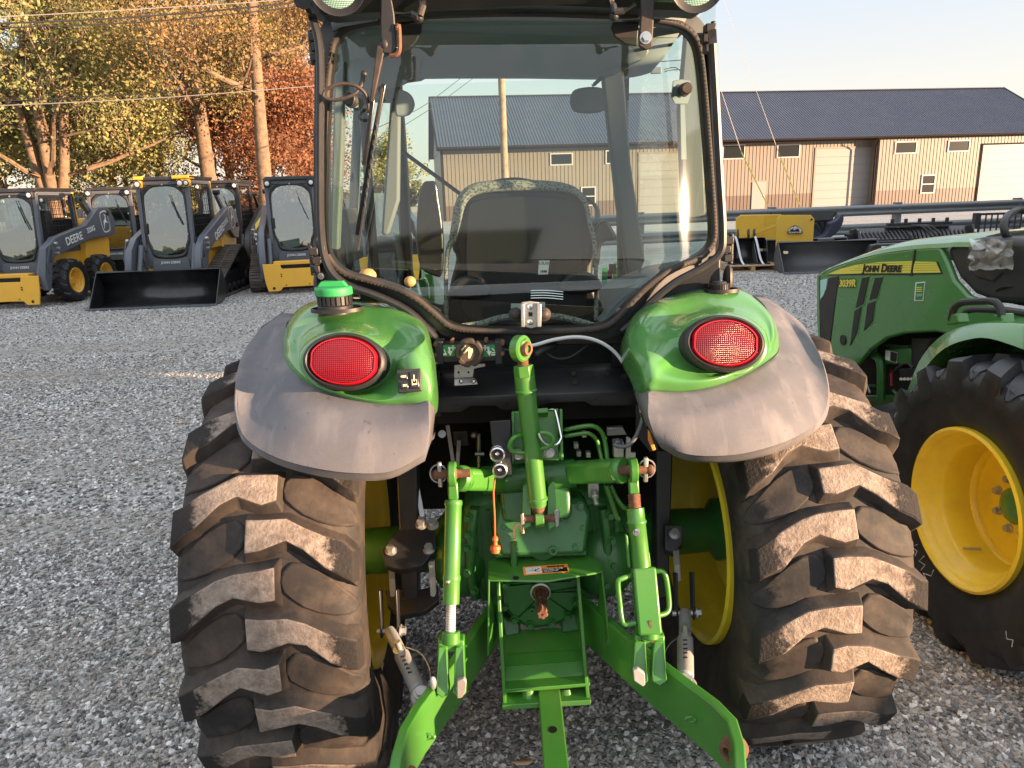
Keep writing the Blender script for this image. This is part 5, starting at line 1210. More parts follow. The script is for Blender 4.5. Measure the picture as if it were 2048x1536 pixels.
# control cable
tubep('cable_ferrule', [(1004, 700, 1.94), (1030, 699, 1.93)], .0055, STEEL, 0)
tubep('control_cable', [(1022, 699, 1.93), (1070, 690, 1.92), (1110, 679, 1.92), (1155, 674, 1.92), (1195, 682, 1.92), (1228, 703, 1.92), (1252, 735, 1.91), (1268, 770, 1.90), (1279, 805, 1.89), (1284, 830, 1.89)], .0050, GALVW)
tubep('conduit_hose', [(1291, 778, 1.88), (1288, 810, 1.87), (1283, 845, 1.86), (1272, 872, 1.86), (1258, 890, 1.86), (1240, 893, 1.87), (1228, 889, 1.88)], .0058, RAILM)
tubep('corrugated_hose', [(1065, 712, 2.0), (1085, 700, 2.02), (1110, 690, 2.05)], .012, BLK); tubep('corrugated_hose', [(1085, 700, 2.05), (1110, 716, 2.05), (1140, 714, 2.05), (1175, 690, 2.06)], .006, BLK)
mb = MB(); mb.lathe(w(1246, 733, 1.90), w(1262, 728, 1.90) - w(1246, 733, 1.90), [(0, .012), (.022, .012)], 20); mb.build('cable_clip', BLK, T)
plate('hose_block', [(1227, 884, 1.90), (1248, 884, 1.90), (1248, 915, 1.90), (1227, 915, 1.90)], .03, GALV); plate('hose_block', [(1253, 874, 1.92), (1262, 876, 1.92), (1262, 905, 1.92), (1272, 905, 1.92), (1272, 918, 1.92), (1250, 918, 1.92)], .01, GALV, d=(0, 1, 0))
mb = MB(); c = w(1237, 889, 1.885); mb.lathe(c, (0, -1, 0), [(-.02, .012), (0, .012), (.004, .008), (.012, .008)], 16); mb.build('hose_fitting', RAILM, T)
plate('valve_plate', [(1214, 856, 2.0), (1246, 854, 2.0), (1254, 870, 2.0), (1214, 872, 2.0)], .02, GALV)
plate('orange_reflector', [(1296, 850, 1.80), (1312, 900, 1.80), (1305, 902, 1.80), (1296, 880, 1.80)], .004, OPRINT, d=(0, 1, 0))
plate('right_frame_plate', [(1272, 812, 1.92), (1300, 806, 1.92), (1318, 900, 1.92), (1300, 905, 1.92), (1272, 870, 1.92)], .01, BLKF, d=(0, 1, 0))
# black frame columns and brackets on both sides
for (a, b, c_, d_, Y0) in (((789, 850), (834, 850), (837, 1234), (806, 1238), 1.98), ((1312, 900), (1346, 900), (1337, 1195), (1312, 1200), 2.0)):
    plate('frame_column', [(*a, Y0), (*b, Y0), (*c_, Y0 - .06), (*d_, Y0 - .06)], .07, BLKF, d=(0, 1, 0), bev=.005)
br = plate('axle_bracket', [(764, 1100, 1.90), (795, 1060, 1.95), (835, 1058, 1.95), (868, 1060, 1.93), (873, 1095, 1.90), (845, 1130, 1.86), (800, 1140, 1.86), (770, 1130, 1.87)], .02, BLKF, d=(0, .4, -1))
for (px, py) in ((782, 1102), (858, 1100), (866, 1051), (843, 1050)):
    mb = MB(); mb.hexbolt(w(px, py, 1.90), (0, -.5, 1), .013, .02); mb.build('bolt', GALV, br)
plate('axle_bracket', [(770, 1180, 1.95), (838, 1180, 1.95), (876, 1170, 1.93), (878, 1200, 1.90), (850, 1222, 1.88), (800, 1232, 1.88), (775, 1210, 1.9)], .02, BLKF, d=(0, .4, -1))
br = plate('axle_bracket', [(1330, 1050, 1.95), (1366, 1052, 1.95), (1366, 1085, 1.93), (1350, 1105, 1.92), (1330, 1100, 1.92)], .02, BLKF, d=(0, .4, -1))
mb = MB(); mb.hexbolt(w(1349, 1070, 1.9), (0, -.5, 1), .012, .018); mb.build('bolt', GALV, br)
for (x0, y0, y1) in ((782, 1125, 1190), (863, 1120, 1190), (1352, 1100, 1160)):
    tubep('u_bolt', [(x0, y0, 1.92), (x0 + 4, y1, 1.92)], .009, GALV, 0)
tubep('brake_rod', [(826, 930, 2.05), (845, 1035, 1.95)], .007, GALV, 0)
mb = MB(); mb.cyl(w(844, 1032, 1.95), w(846, 1055, 1.95), .011); mb.build('rod_clevis', GALV, T)
for l in ([(895, 850, 2.2), (907, 930, 2.2)], [(918, 880, 2.2), (915, 930, 2.2)], [(950, 866, 2.12), (958, 868, 2.12), (958, 935, 2.12)]): tubep('linkage_rod', l, .006, GALV, 0)
mb = MB(); mb.ball(w(948, 870, 2.11), .010); mb.cyl(w(884, 868, 2.15), w(884, 868, 2.10), .012); mb.cyl(w(950, 908, 2.1), w(968, 908, 2.1), .006); mb.build('linkage_bolts', GALV, T)
plate('linkage_bracket', [(905, 862, 2.22), (935, 862, 2.22), (938, 892, 2.22), (908, 892, 2.22)], .01, BLKF)

# ---------------------------------------------------------------- transmission casting
mb = MB()
mb.prism(W([(930, 1010, 1.93), (1000, 985, 1.93), (1160, 985, 1.93), (1230, 1010, 1.93), (1252, 1060, 1.93), (1258, 1140, 1.93), (1235, 1190, 1.93), (1200, 1205, 1.93), (990, 1215, 1.93), (945, 1200, 1.93), (920, 1150, 1.93), (918, 1060, 1.93)]), (0, .9, 0))
TRN = mb.build('transmission_housing', GREEND, T, bev=.025, seg=3)
mb = MB(); c = w(1205, 1115, 1.96); mb.ball(c, .118, 24, 14, (.85, .9, 1.0)); c = w(925, 1115, 2.0); mb.ball(c, .12, 24, 14, (.8, .9, 1.0)); mb.build('side_bell', GREEND, TRN, smooth=60)
mb = MB()
for (x0, x1, ps) in ((1206, 1222, (1030, 1085, 1140)), (936, 950, (1040, 1090, 1145))):
    for q in range(6): plate
for s, x in ((1, 1212), (-1, 944)):
    mb.tube(crom(W([(x - 6 * s, 1012, 1.90), (x, 1050, 1.885), (x + 3 * s, 1100, 1.88), (x, 1160, 1.885), (x - 8 * s, 1195, 1.9)]), 5), .014, 8)
mb.build('casting_flange', GREEND, TRN, smooth=60)
for (px, py) in ((1218, 1030), (1222, 1080), (1224, 1128), (938, 1035), (938, 1068), (937, 1095), (936, 1145), (950, 1180), (1210, 1168)):
    mb = MB(); mb.hexbolt(w(px, py, 1.872), (.25 if px > 1100 else -.25, -1, .1), .0095, .018); mb.build('bolt', GREEND, TRN)
mb = MB(); mb.prism(W([(996, 1000, 1.88), (1168, 1000, 1.88), (1182, 1030, 1.86), (1172, 1110, 1.80), (1000, 1115, 1.80), (985, 1060, 1.84)]), (0, .12, 0)); mb.build('rear_casting', GREEND, TRN, bev=.012)
mb = MB(); mb.prism(W([(990, 1088, 1.845), (1020, 1076, 1.85), (1130, 1070, 1.85), (1175, 1102, 1.84), (1175, 1112, 1.83), (990, 1118, 1.83)]), (0, .05, 0)); mb.build('casting_ledge', GREEND, TRN, bev=.006)
for (px, py) in ((1046, 1084), (1138, 1089), (1106, 1080)): mb = MB(); mb.hexbolt(w(px, py, 1.835), (0, -1, .5), .009, .014); mb.build('bolt', GREEND, TRN)
for k, (x, y) in enumerate(((1010, 1012), (1160, 1012), (1008, 1052), (1165, 1055), (1030, 1098), (1150, 1094))):
    mb = MB(); mb.hexbolt(w(x, y, 1.868 - .0008 * max(0, y - 1030)), (0, -1, .35), .0085, .014); mb.build('bolt', GREEND, TRN)
mb = MB()
for (a, b, c_, d_) in ((955, 1020, 968, 1200), (975, 1020, 985, 1100), (1184, 1010, 1192, 1090), (1232, 1040, 1240, 1170)): mb.tube([w(a, b, 1.925), w(c_, d_, 1.925)], .006, 6)
mb.tube(crom(W([(1010, 1070, 1.845), (1040, 1030, 1.86), (1100, 1024, 1.86), (1150, 1060, 1.845)]), 5), .005, 6)
mb.build('casting_ribs', GREEND, TRN, smooth=50, kind='stuff')
mb = MB(); mb.lathe(w(1085, 1088, 1.84), (0, -1, .3), [(0, .045), (.006, .044), (.008, .038), (.008, 0)], 32); mb.build('inspection_cover', GREEND, TRN)
mb = MB(); mb.lathe(w(1106, 1100, 1.80), (0, -1, .3), [(0, .012), (.014, .012), (.014, .006), (.004, .006)], 16); mb.build('filler_plug', GREEND, TRN)
# hydraulic case and lift shaft
mb = MB(); mb.prism(W([(1006, 905, 1.90), (1118, 900, 1.90), (1140, 960, 1.86), (1146, 1040, 1.82), (1050, 1048, 1.82), (1004, 1046, 1.84), (998, 975, 1.88)]), (0, .3, 0)); mb.build('hydraulic_case', GREEND, T, bev=.015, seg=3)
mb = MB(); mb.cyl(w(965, 962, 1.88), w(1150, 946, 1.88), .040, n=24); mb.build('rockshaft', GREEND, T)
for s in (-1, 1):
    if s < 0: p0, p1 = w(1000, 960, 1.86), w(925, 957, 1.74); pe, eye = w(935, 957, 1.74), (905, 948)
    else: p0, p1 = w(1142, 945, 1.86), w(1238, 941, 1.74); pe, eye = w(1230, 941, 1.74), (1266, 940)
    mb = MB(); a = (p1 - p0).normalized(); 
    mb.bar(p0, p1, .052, .058, V((0, 0, 1))); L_ = mb.build('lift_arm', GREEN, T, bev=.012, seg=3)
    mb = MB(); mb.lathe(p1 - a * .012, a, [(0, .030), (.008, .034), (.026, .034), (.032, .030), (.032, .012)], 28); mb.build('arm_boss', GREEN, L_)
    mb = MB(); c = p1 - a * .02 + V((0, -.032, .002)); mb.hexbolt(c, (0, -1, .1), .013, .012); mb.build('bolt', GREEN, L_)
    # eye and pin
    e = w(eye[0], eye[1], 1.72); ax_ = V((s, 0, 0))
    mb = MB(); mb.lathe(e - ax_ * .011, ax_, [(0, .018), (0, .029), (.004, .032), (.018, .032), (.022, .029), (.022, .018)], 28, closed=True)
    yb = 1000 if s < 0 else 988
    q = w(907 if s < 0 else 1268, yb, 1.71); mb.bar(e - V((0, 0, .02)), q, .026, .020, V((0, 1, 0))); EY = mb.build('link_eye', GREEN, T, bev=.004)
    mb = MB(); mb.cyl(e - ax_ * .045, e + ax_ * .034, .0115, n=16); mb.lathe(e + ax_ * .034, ax_, [(0, .010), (.006, .013), (.012, .013), (.018, .008)], 16); mb.ball(e - ax_ * .0, .0175); PN = mb.build('link_pin', RUST, T)
    mb = MB(); c = e + ax_ * .032; mb.box(c, (.011, .012, .066)); mb.build('linchpin', GALV, PN, bev=.003)
    mb = MB(); mb.tube([c + V((s * .004 + math.cos(t) * .021 * s, .006, math.sin(t) * .024)) for t in [2 * PI * i / 24 for i in range(24)]], .0022, 6, closed=True); mb.build('linchpin_ring', GALV, PN)
# top-link bracket with flanges
plate('top_link_bracket', [(1023, 824, 1.90), (1117, 818, 1.90), (1118, 918, 1.86), (1024, 922, 1.86)], .008, GREEN, d=(0, 1, 0))
plate('top_link_bracket', [(1023, 824, 1.90), (1023, 924, 1.86), (1023, 924, 1.82), (1023, 824, 1.86)], .008, GREEN, d=(1, 0, 0)); plate('top_link_bracket', [(1118, 818, 1.90), (1120, 920, 1.86), (1121, 920, 1.82), (1119, 818, 1.86)], .008, GREEN, d=(1, 0, 0))
for (px, py) in ((1037, 908), (1098, 905)): mb = MB(); mb.hexbolt(w(px, py, 1.84), (0, -1, .2), .011, .016); mb.build('bolt', GALV, T)
plate('hydraulic_cover', [(1060, 817, 1.86), (1096, 815, 1.86), (1096, 825, 1.85), (1060, 827, 1.85)], .03, GREEN)
# clevis cheeks for the top link foot
for x in (1052, 1102):
    plate('top_link_clevis', [(x - 6, 975, 1.80), (x + 6, 960, 1.82), (x + 10, 1000, 1.79), (x + 10, 1052, 1.77), (x - 4, 1060, 1.77), (x - 8, 1040, 1.78)], .07, GREEN, d=(0, 1, 0))
mb = MB(); mb.cyl(w(1044, 1038, 1.775), w(1116, 1036, 1.775), .010, n=14); mb.build('clevis_pin', RUST, T)
plate('pin_handle', [(1108, 1022, 1.765), (1115, 1018, 1.765), (1120, 1024, 1.765), (1118, 1052, 1.765), (1112, 1056, 1.765)], .006, GALV)
plate('pin_handle', [(1041, 1030, 1.765), (1047, 1026, 1.765), (1049, 1048, 1.765), (1042, 1052, 1.765)], .006, GALV)
# top link
t0, t1 = w(1049, 752, 1.80), w(1077, 1012, 1.775)
TL = MB(); a = (t1 - t0).normalized(); rr_ = .0245; Lt = (t1 - t0).length
TL.lathe(t0, a, [(0, .023), (.002, rr_ + .002), (.035, rr_ + .002), (.037, rr_ + .004), (.041, rr_ + .004), (.043, rr_), (Lt - .025, rr_ - .001), (Lt - .022, rr_ + .002), (Lt - .016, rr_ + .002), (Lt - .014, rr_ - .002), (Lt, rr_ - .003)], 32)
tl_ = TL.build('top_link', GREEN, T, smooth=40)
mb = MB(); mb.cyl(t0 - a * .028, t0 + a * .002, .026, .027, 6); mb.build('lock_nut', GREEN, tl_, bev=.002)
mb = MB(); mb.lathe(t0 - a * .055, a, [(0, .013)] + [(.002 + .0026 * i, .0145 if i % 2 else .0125) for i in range(11)] + [(.04, .013)], 16); mb.build('threaded_stud', RUST, tl_)
# upper eye: ring seen at an angle
c = w(1041, 697, 1.80); ax_ = V((.80, -.60, .05)).normalized()
mb = MB(); mb.lathe(c - ax_ * .013, ax_, [(0, .019), (-.001, .030), (.003, .034), (.023, .034), (.027, .030), (.026, .019)], 36, closed=True)
nk = t0 - a * .052; mb.lathe(nk, (c - nk), [(0, .017), (.02, .021), (.045, .020)], 20); ey = mb.build('top_link_eye', GREEN, tl_, smooth=40)
mb = MB(); mb.lathe(c - ax_ * .024, ax_, [(0, .010), (0, .0165), (.009, .019), (.026, .022), (.043, .019), (.05, .0165), (.05, .010)], 28, closed=True); mb.build('ball_bushing', RUST, tl_)
mb = MB(); mb.ball(t1 + a * .004, .019); mb.build('weld_neck', RUST, tl_)
mb = MB(); c2 = w(1079, 1038, 1.775); mb.lathe(c2 - V((.012, 0, 0)), (1, 0, 0), [(0, .012), (0, .022), (.024, .022), (.024, .012)], 24, closed=True); mb.bar(c2 + V((0, 0, .01)), t1, .022, .020); mb.build('top_link_foot', GREEN, tl_, bev=.002)
for (l) in ([(1045, 870, 1.79), (1030, 874, 1.77), (1021, 884, 1.765), (1020, 896, 1.765), (1030, 904, 1.77), (1052, 906, 1.78)], [(1078, 866, 1.77), (1092, 866, 1.765), (1104, 872, 1.765), (1107, 882, 1.765), (1100, 892, 1.77), (1080, 898, 1.78)]):
    tubep('tommy_bar', l, .0062, GREEN, parent=tl_)
tubep('wire_clip', [(1098, 820, 1.84), (1108, 820, 1.83), (1113, 830, 1.82), (1121, 866, 1.80), (1122, 878, 1.79), (1112, 890, 1.78), (1096, 889, 1.77), (1084, 880, 1.765), (1077, 866, 1.765)], .0042, CHROME)
# remote couplers
RP = plate('coupler_plate', [(980, 843, 1.80), (1021, 840, 1.80), (1023, 950, 1.78), (988, 950, 1.78)], .004, BLKF, d=(0, 1, 0))
plate('coupler_plate_flange', [(1021, 840, 1.80), (1023, 950, 1.78), (1023, 950, 1.85), (1021, 840, 1.87)], .004, BLKF, d=(-1, 0, 0), parent=RP)
mb = MB(); c = w(996, 866, 1.797); mb.cyl(c, c + V((0, .004, 0)), .013, n=20); mb.build('plate_hole', BPRINT, RP)
for (px, py) in ((995, 905), (1000, 937)):
    c = w(px, py, 1.78); d = V((0, -1, .12)).normalized()
    mb = MB(); mb.lathe(c - d * .03, d, [(0, .018), (.02, .018), (.022, .020), (.040, .020), (.042, .018), (.044, .020), (.056, .0195), (.058, .016), (.050, .014), (.040, .0125), (.036, .0125), (.036, .009), (.030, .008)], 32); CP = mb.build('hydraulic_coupler', STEEL, T)
    mb = MB(); mb.cyl(c - d * .012, c + d * .010, .0125, n=20); mb.build('coupler_bore', BLK, CP)
    mb = MB(); mb.ball(c + d * .011, .006); mb.build('poppet', STEEL, CP)
# hydraulic pipes
tubep('hydraulic_pipe', [(1122, 862, 1.90), (1165, 853, 1.90), (1188, 853, 1.90), (1203, 864, 1.90), (1210, 885, 1.90), (1215, 922, 1.88)], .0068, GREEN); tubep('hydraulic_pipe', [(1122, 874, 1.89), (1165, 867, 1.89), (1180, 868, 1.89), (1193, 880, 1.89), (1199, 900, 1.89), (1204, 922, 1.87)], .0060, GREEN)
tubep('hydraulic_pipe', [(1210, 965, 1.86), (1222, 1000, 1.86), (1234, 1035, 1.86), (1240, 1036, 1.86)], .0075, GREEN); tubep('hydraulic_pipe', [(1218, 965, 1.88), (1232, 995, 1.88), (1248, 1016, 1.88), (1258, 1015, 1.9)], .0075, GREEN)
mb = MB(); mb.box(w(1186, 975, 1.88), (.03, .03, .05)); mb.cyl(w(1188, 985, 1.86), w(1194, 1010, 1.83), .007); mb.cyl(w(1188, 985, 1.86), w(1191, 996, 1.845), .011); mb.build('drain_valve', GALV, T, bev=.003)
mb = MB()
for (px, py) in ((1152, 890), (1157, 906), (1176, 908), (1168, 868)): mb.box(w(px, py, 1.95), (.012, .02, .014))
mb.build('pipe_clamps', GALV, T)
# stop-pin and cord
tubep('cord', [(990, 955, 1.775), (987, 985, 1.77), (989, 1030, 1.77), (990, 1078, 1.775)], .0024, ORNG)
mb = MB(); mb.lathe(w(990, 1072, 1.775), w(991, 1108, 1.765) - w(990, 1072, 1.775), [(0, .004), (.005, .008), (.012, .008), (.016, .005), (.024, .006), (.027, .013), (.036, .0145), (.038, .012), (.044, .012), (.047, .008), (.048, 0)], 24); mb.build('dust_cap', ORNG, T)
HOSEC = mat('cream_vent_hose', (.62, .42, .26), .5)
tubep('vent_hose', [(1029, 1080, 1.82), (1029, 1060, 1.82), (1034, 1050, 1.82), (1042, 1052, 1.82), (1046, 1066, 1.82)], .0045, HOSEC)
mb = MB(); mb.cyl(w(1028, 1084, 1.81), w(1028, 1140, 1.80), .009); mb.build('vent_pipe', GREEND, T)

# ---------------------------------------------------------------- PTO
Yp = 1.87
cv = [(1002, 1168), (1160, 1155), (1158, 1205), (1138, 1238), (1110, 1252), (1062, 1258), (1030, 1243), (1006, 1213)]
mb = MB(); mb.prism([w(a, b, Yp) for a, b in cv], (0, .06, 0)); PC = mb.build('pto_cover', GREEND, T, bev=.004)
for (px, py) in ((1010, 1168), (1009, 1213), (1029, 1238), (1060, 1249), (1104, 1246), (1135, 1231), (1151, 1203), (1150, 1158)):
    mb = MB(); mb.hexbolt(w(px, py, Yp - .003), (0, -1, 0), .0095, .013); mb.build('bolt', GREEND, PC)
mb = MB()
for i in range(len(cv)):
    a, b = cv[i], cv[(i + 1) % len(cv)]; f = lambda q: (1082 + (q[0] - 1082) * .93, 1205 + (q[1] - 1205) * .90)
    mb.tube([w(*f(a), Yp - .002), w(*f(b), Yp - .002)], .004, 6)
for (px, py) in ((1034, 1238), (1138, 1224), (1150, 1175), (1150, 1183)): mb.tube([w(1084, 1186, Yp - .001), w(px, py, Yp - .001)], .003, 6)
mb.build('cover_ribs', GREEND, PC, smooth=50)
c = w(1081, 1184, Yp - .005); d = V((.0, -1, -.02)).normalized()
mb = MB(); mb.lathe(c, d, [(-.01, .030), (.004, .030), (.006, .025), (-.004, .024)], 32, cap0=False); mb.build('seal_ring', GALV, PC)
mb = MB(); mb.lathe(c, d, [(0, .023), (.006, .022), (.004, .010)], 32); mb.build('pto_seal', RUST, PC)
mb = MB(); ss = []; n = 48
def spl(r, h): return [c + V((math.cos(2 * PI * i / n), 0, math.sin(2 * PI * i / n))) * (r * (1 if (i // 4) % 2 else .84)) + d * h for i in range(n)]
mb.grid([spl(.0165, 0), spl(.0165, .05), spl(.0145, .054), spl(.0145, .062), spl(.0165, .066), spl(.0165, .108), spl(.0135, .114)], True); mb.add(spl(.0135, .114), [tuple(range(n))]); SHF = mb.build('pto_shaft', RUST, T, smooth=25)
mb = MB(); mb.cyl(c + d * .1145, c + d * .1135, .003, n=10); mb.build('centre_hole', BPRINT, SHF)
mb = MB(); c3 = w(1064, 1219, Yp - .004); mb.lathe(c3, (0, -1, 0), [(0, .009), (.008, .009), (.008, .004), (.002, .004)], 16); mb.build('drain_plug', GREEND, PC)
# PTO shield: top plate with folded front edge, side skirts
zt_ = .70
def gz(px, py, z): return g(px, py, z)
tp = [gz(976, 1122, zt_), gz(1003, 1108, zt_), gz(1168, 1103, zt_), gz(1202, 1127, zt_), gz(1206, 1143, zt_), gz(1096, 1162, zt_ ), gz(1078, 1162, zt_), gz(976, 1160, zt_)]
mb = MB(); mb.prism(tp, (0, 0, -.006)); PS = mb.build('pto_shield', GREEN, T, bev=.003)
e1 = gz(976, 1160, zt_); e2 = gz(1206, 1143, zt_)
mb = MB(); k1 = w(974, 1312, e1.y + .0); mb.prism([e1, gz(976, 1122, zt_), gz(976, 1122, zt_) + V((0, 0, -.10)), w(996, 1262, e1.y + .10), w(974, 1312, e1.y)], (.005, 0, 0)); mb.build('shield_side', GREEN, PS, bev=.0015)
mb = MB(); mb.prism([e2, gz(1202, 1127, zt_), gz(1202, 1127, zt_) + V((0, 0, -.10)), w(1190, 1252, e2.y + .10), w(1218, 1290, e2.y), w(1221, 1275, e2.y)], (-.005, 0, 0)); mb.build('shield_side', GREEN, PS, bev=.0015)
mb = MB(); c = gz(1032, 1156, zt_ + .001); mb.cyl(c, c + V((0, 0, .0012)), .009, n=20); mb.build('shield_hole', BPRINT, PS)
# warning decal
q = [gz(1045, 1134, zt_ + .0012), gz(1135, 1128, zt_ + .0012), gz(1139, 1144, zt_ + .0012), gz(1048, 1151, zt_ + .0012)]
mb = MB(); mb.prism(q, (0, 0, .0006)); WD = mb.build('warning_decal', OPRINT, T, smooth=False)
def dq(a, b): return q[0].lerp(q[1], a).lerp(q[3].lerp(q[2], a), b) + V((0, 0, .0009))
mb = MB(); mb.prism([dq(.05, .15), dq(.40, .15), dq(.40, .88), dq(.05, .88)], (0, 0, .0005)); mb.build('picture_field', WHT, WD, smooth=False)
mb = MB(); mb.prism([dq(.42, .42), dq(.97, .42), dq(.97, .9), dq(.42, .9)], (0, 0, .0005)); mb.build('text_field', BPRINT, WD, smooth=False)
xd = q[1] - q[0]; yd = q[0] - q[3]
text('lettering', 'WARNING', .0095, BPRINT, WD, dq(.72, .25) + V((0, 0, .0006)), xd, yd, .0003, bold=.0006)
for k, s_ in enumerate(('AVOID INJURY FROM PTO', 'Keep all shields in place', 'Keep hands, feet and', 'clothing away')): text('lettering', s_, .0045, WHT, WD, dq(.44, .50 + .11 * k) + V((0, 0, .0007)), xd, yd, .0002, align='LEFT')
mb = MB(); mb.tube([dq(.08, .62), dq(.16, .55), dq(.24, .62), dq(.36, .7)], .0012, 5); mb.tube([dq(.20, .35), dq(.26, .6), dq(.36, .35)], .0014, 5); mb.ball(dq(.27, .5), .0024); mb.build('figure', BPRINT, WD)
# drawbar frame
DF = MB()
def sp_(x0, y0, x1, y1, Ya, Yb, wd):
    DF.prism([w(x0, y0, Ya), w(x1, y1, Yb), w(x1, y1, Yb) + V((0, .05, 0)), w(x0, y0, Ya) + V((0, .10, .02))], (wd, 0, 0))
sp_(992, 1165, 1006, 1412, 1.81, 1.70, .010); sp_(1160, 1155, 1180, 1405, 1.81, 1.70, -.010)
DBF = DF.build('drawbar_frame', GREEN, T, bev=.002)
for (a, b, c_, d_, Y0, Y1, nm) in (((1003, 1262), (1168, 1254), (1170, 1300), (1005, 1310), 1.90, 1.83, 'frame_plate'), ((1005, 1308), (1170, 1298), (1172, 1322), (1006, 1334), 1.83, 1.79, 'frame_step'), ((1006, 1332), (1172, 1320), (1176, 1372), (1008, 1384), 1.79, 1.725, 'frame_plate')):
    plate(nm, [(*a, Y0), (*b, Y0), (*c_, Y1), (*d_, Y1)], .008, GREEN, parent=DBF)
plate('frame_lip', [(1004, 1380, 1.715), (1180, 1367, 1.715), (1180, 1373, 1.715), (1004, 1387, 1.715)], .05, GREEN, parent=DBF, d=(0, 1, 0))
plate('frame_foot', [(1004, 1410, 1.695), (1182, 1400, 1.695), (1182, 1410, 1.69), (1004, 1421, 1.69)], .09, GREEN, parent=DBF, d=(0, 1, 0))
for (x) in (1056, 1132): mb = MB(); mb.cyl(w(x, 1380, 1.74), w(x + 2, 1406, 1.72), .018, n=16); mb.build('spacer', GREEN, DBF)
plate('frame_shadow_box', [(1010, 1388, 1.80), (1176, 1376, 1.80), (1176, 1402, 1.80), (1010, 1414, 1.80)], .01, GREEND, parent=DBF, d=(0, 1, 0))
mb = MB(); mb.prism(W([(1016, 1240, 1.90), (1040, 1244, 1.90), (1040, 1268, 1.88), (1010, 1276, 1.88), (1002, 1230, 1.9)]), (0, .1, 0)); mb.prism(W([(1120, 1236, 1.90), (1150, 1225, 1.90), (1160, 1262, 1.88), (1124, 1268, 1.88)]), (0, .1, 0)); mb.build('frame_lug', GREEND, T, bev=.006)
plate('rusty_shim', [(1040, 1245, 1.92), (1122, 1240, 1.92), (1122, 1256, 1.92), (1040, 1260, 1.92)], .01, RUSTL)
# drawbar
d0, d1 = w(1098, 1386, 1.735), w(1118, 1600, 1.40); 
mb = MB(); mb.bar(d0 + (d0 - d1) * .3, d1, .062, .026, V((0, 0, 1))); DBR = mb.build('drawbar', GREEN, T, bev=.004)
mb = MB(); dd = (d1 - d0); c = w(1110, 1484, 1.0); p_ = d0 + dd * .42; nn = V((0, -dd.z, dd.y)).normalized(); nn = nn if nn.z > 0 else -nn; mb.cyl(p_ + nn * .0125, p_ + nn * .0138, .0115, n=24); mb.build('drawbar_hole', BPRINT, DBR)

# ---------------------------------------------------------------- lower links
def lower_link(P, name='lower_link'):
    """P: list of centre px points with Y and pixel height of the bar"""
    mb = MB(); 
    pts = [w(a, b, y) for a, b, y, h in P]; hs_ = [h * pz(y, .5) / FPX / .80 for a, b, y, h in P]
    vs = []; n = len(pts); th = .024
    for i in range(n):
        d = (pts[min(i + 1, n - 1)] - pts[max(i - 1, 0)]); d.z = 0; d.normalize(); a = V((d.y, -d.x, 0))
        hv = V((0, 0, 1)) * hs_[i] / 2
        for s1, s2 in ((-1, -1), (1, -1), (1, 1), (-1, 1)): vs.append(pts[i] + a * (s1 * th / 2) + hv * s2)
    fs = [(3, 2, 1, 0), tuple(4 * (n - 1) + k for k in range(4))]
    for i in range(n - 1):
        b = 4 * i
        for k in range(4): fs.append((b + k, b + (k + 1) % 4, b + 4 + (k + 1) % 4, b + 4 + k))
    mb.add(vs, fs); return mb.build(name, GREEN, T, bev=.004, smooth=30), pts
LL, lp = lower_link([(1000, 1232, 1.92, 74), (955, 1292, 1.80, 76), (905, 1370, 1.62, 82), (862, 1428, 1.50, 88), (838, 1460, 1.43, 90), (812, 1506, 1.36, 92), (797, 1560, 1.29, 92), (788, 1620, 1.22, 84)])
RL, rp_ = lower_link([(1150, 1222, 1.92, 74), (1205, 1270, 1.80, 76), (1290, 1345, 1.62, 84), (1368, 1408, 1.50, 92), (1428, 1456, 1.41, 98), (1462, 1492, 1.35, 100), (1476, 1540, 1.28, 100), (1480, 1600, 1.20, 90)])
def weld(l, px, py0, py1, Y): mb = MB(); mb.tube(crom(W([(px[0], py0, Y), (px[1], py1, Y)]), 3), .003, 6); mb.build('weld_bead', GREEN, l)
# ball ends
for (L_, px, py, s) in ((RL, 1468, 1498, 1), (LL, 816, 1560, -1)):
    c = w(px, py, 1.325); ax_ = V((s * .85, .5, 0)).normalized()
    mb = MB(); mb.lathe(c - ax_ * .022, ax_, [(0, .012), (0, .022), (.012, .028), (.022, .030), (.032, .028), (.044, .022), (.044, .012)], 28, closed=True); mb.build('ball_end', RUST, L_)
# scraped patch of bare steel, a ring eye
for (L_, px, py, Y) in ((LL, 858, 1466, 1.45), (RL, 1378, 1432, 1.455)):
    c = w(px, py, Y); mb = MB(); mb.tube([c + V((math.cos(t) * .012, -.012 - .0 * t, math.sin(t) * .007)) for t in [2 * PI * i / 16 for i in range(16)]], .0026, 6, closed=True); mb.ball(c + V((.012, -.01, -.002)), .006); mb.build('tether_eye', GREEN, L_)
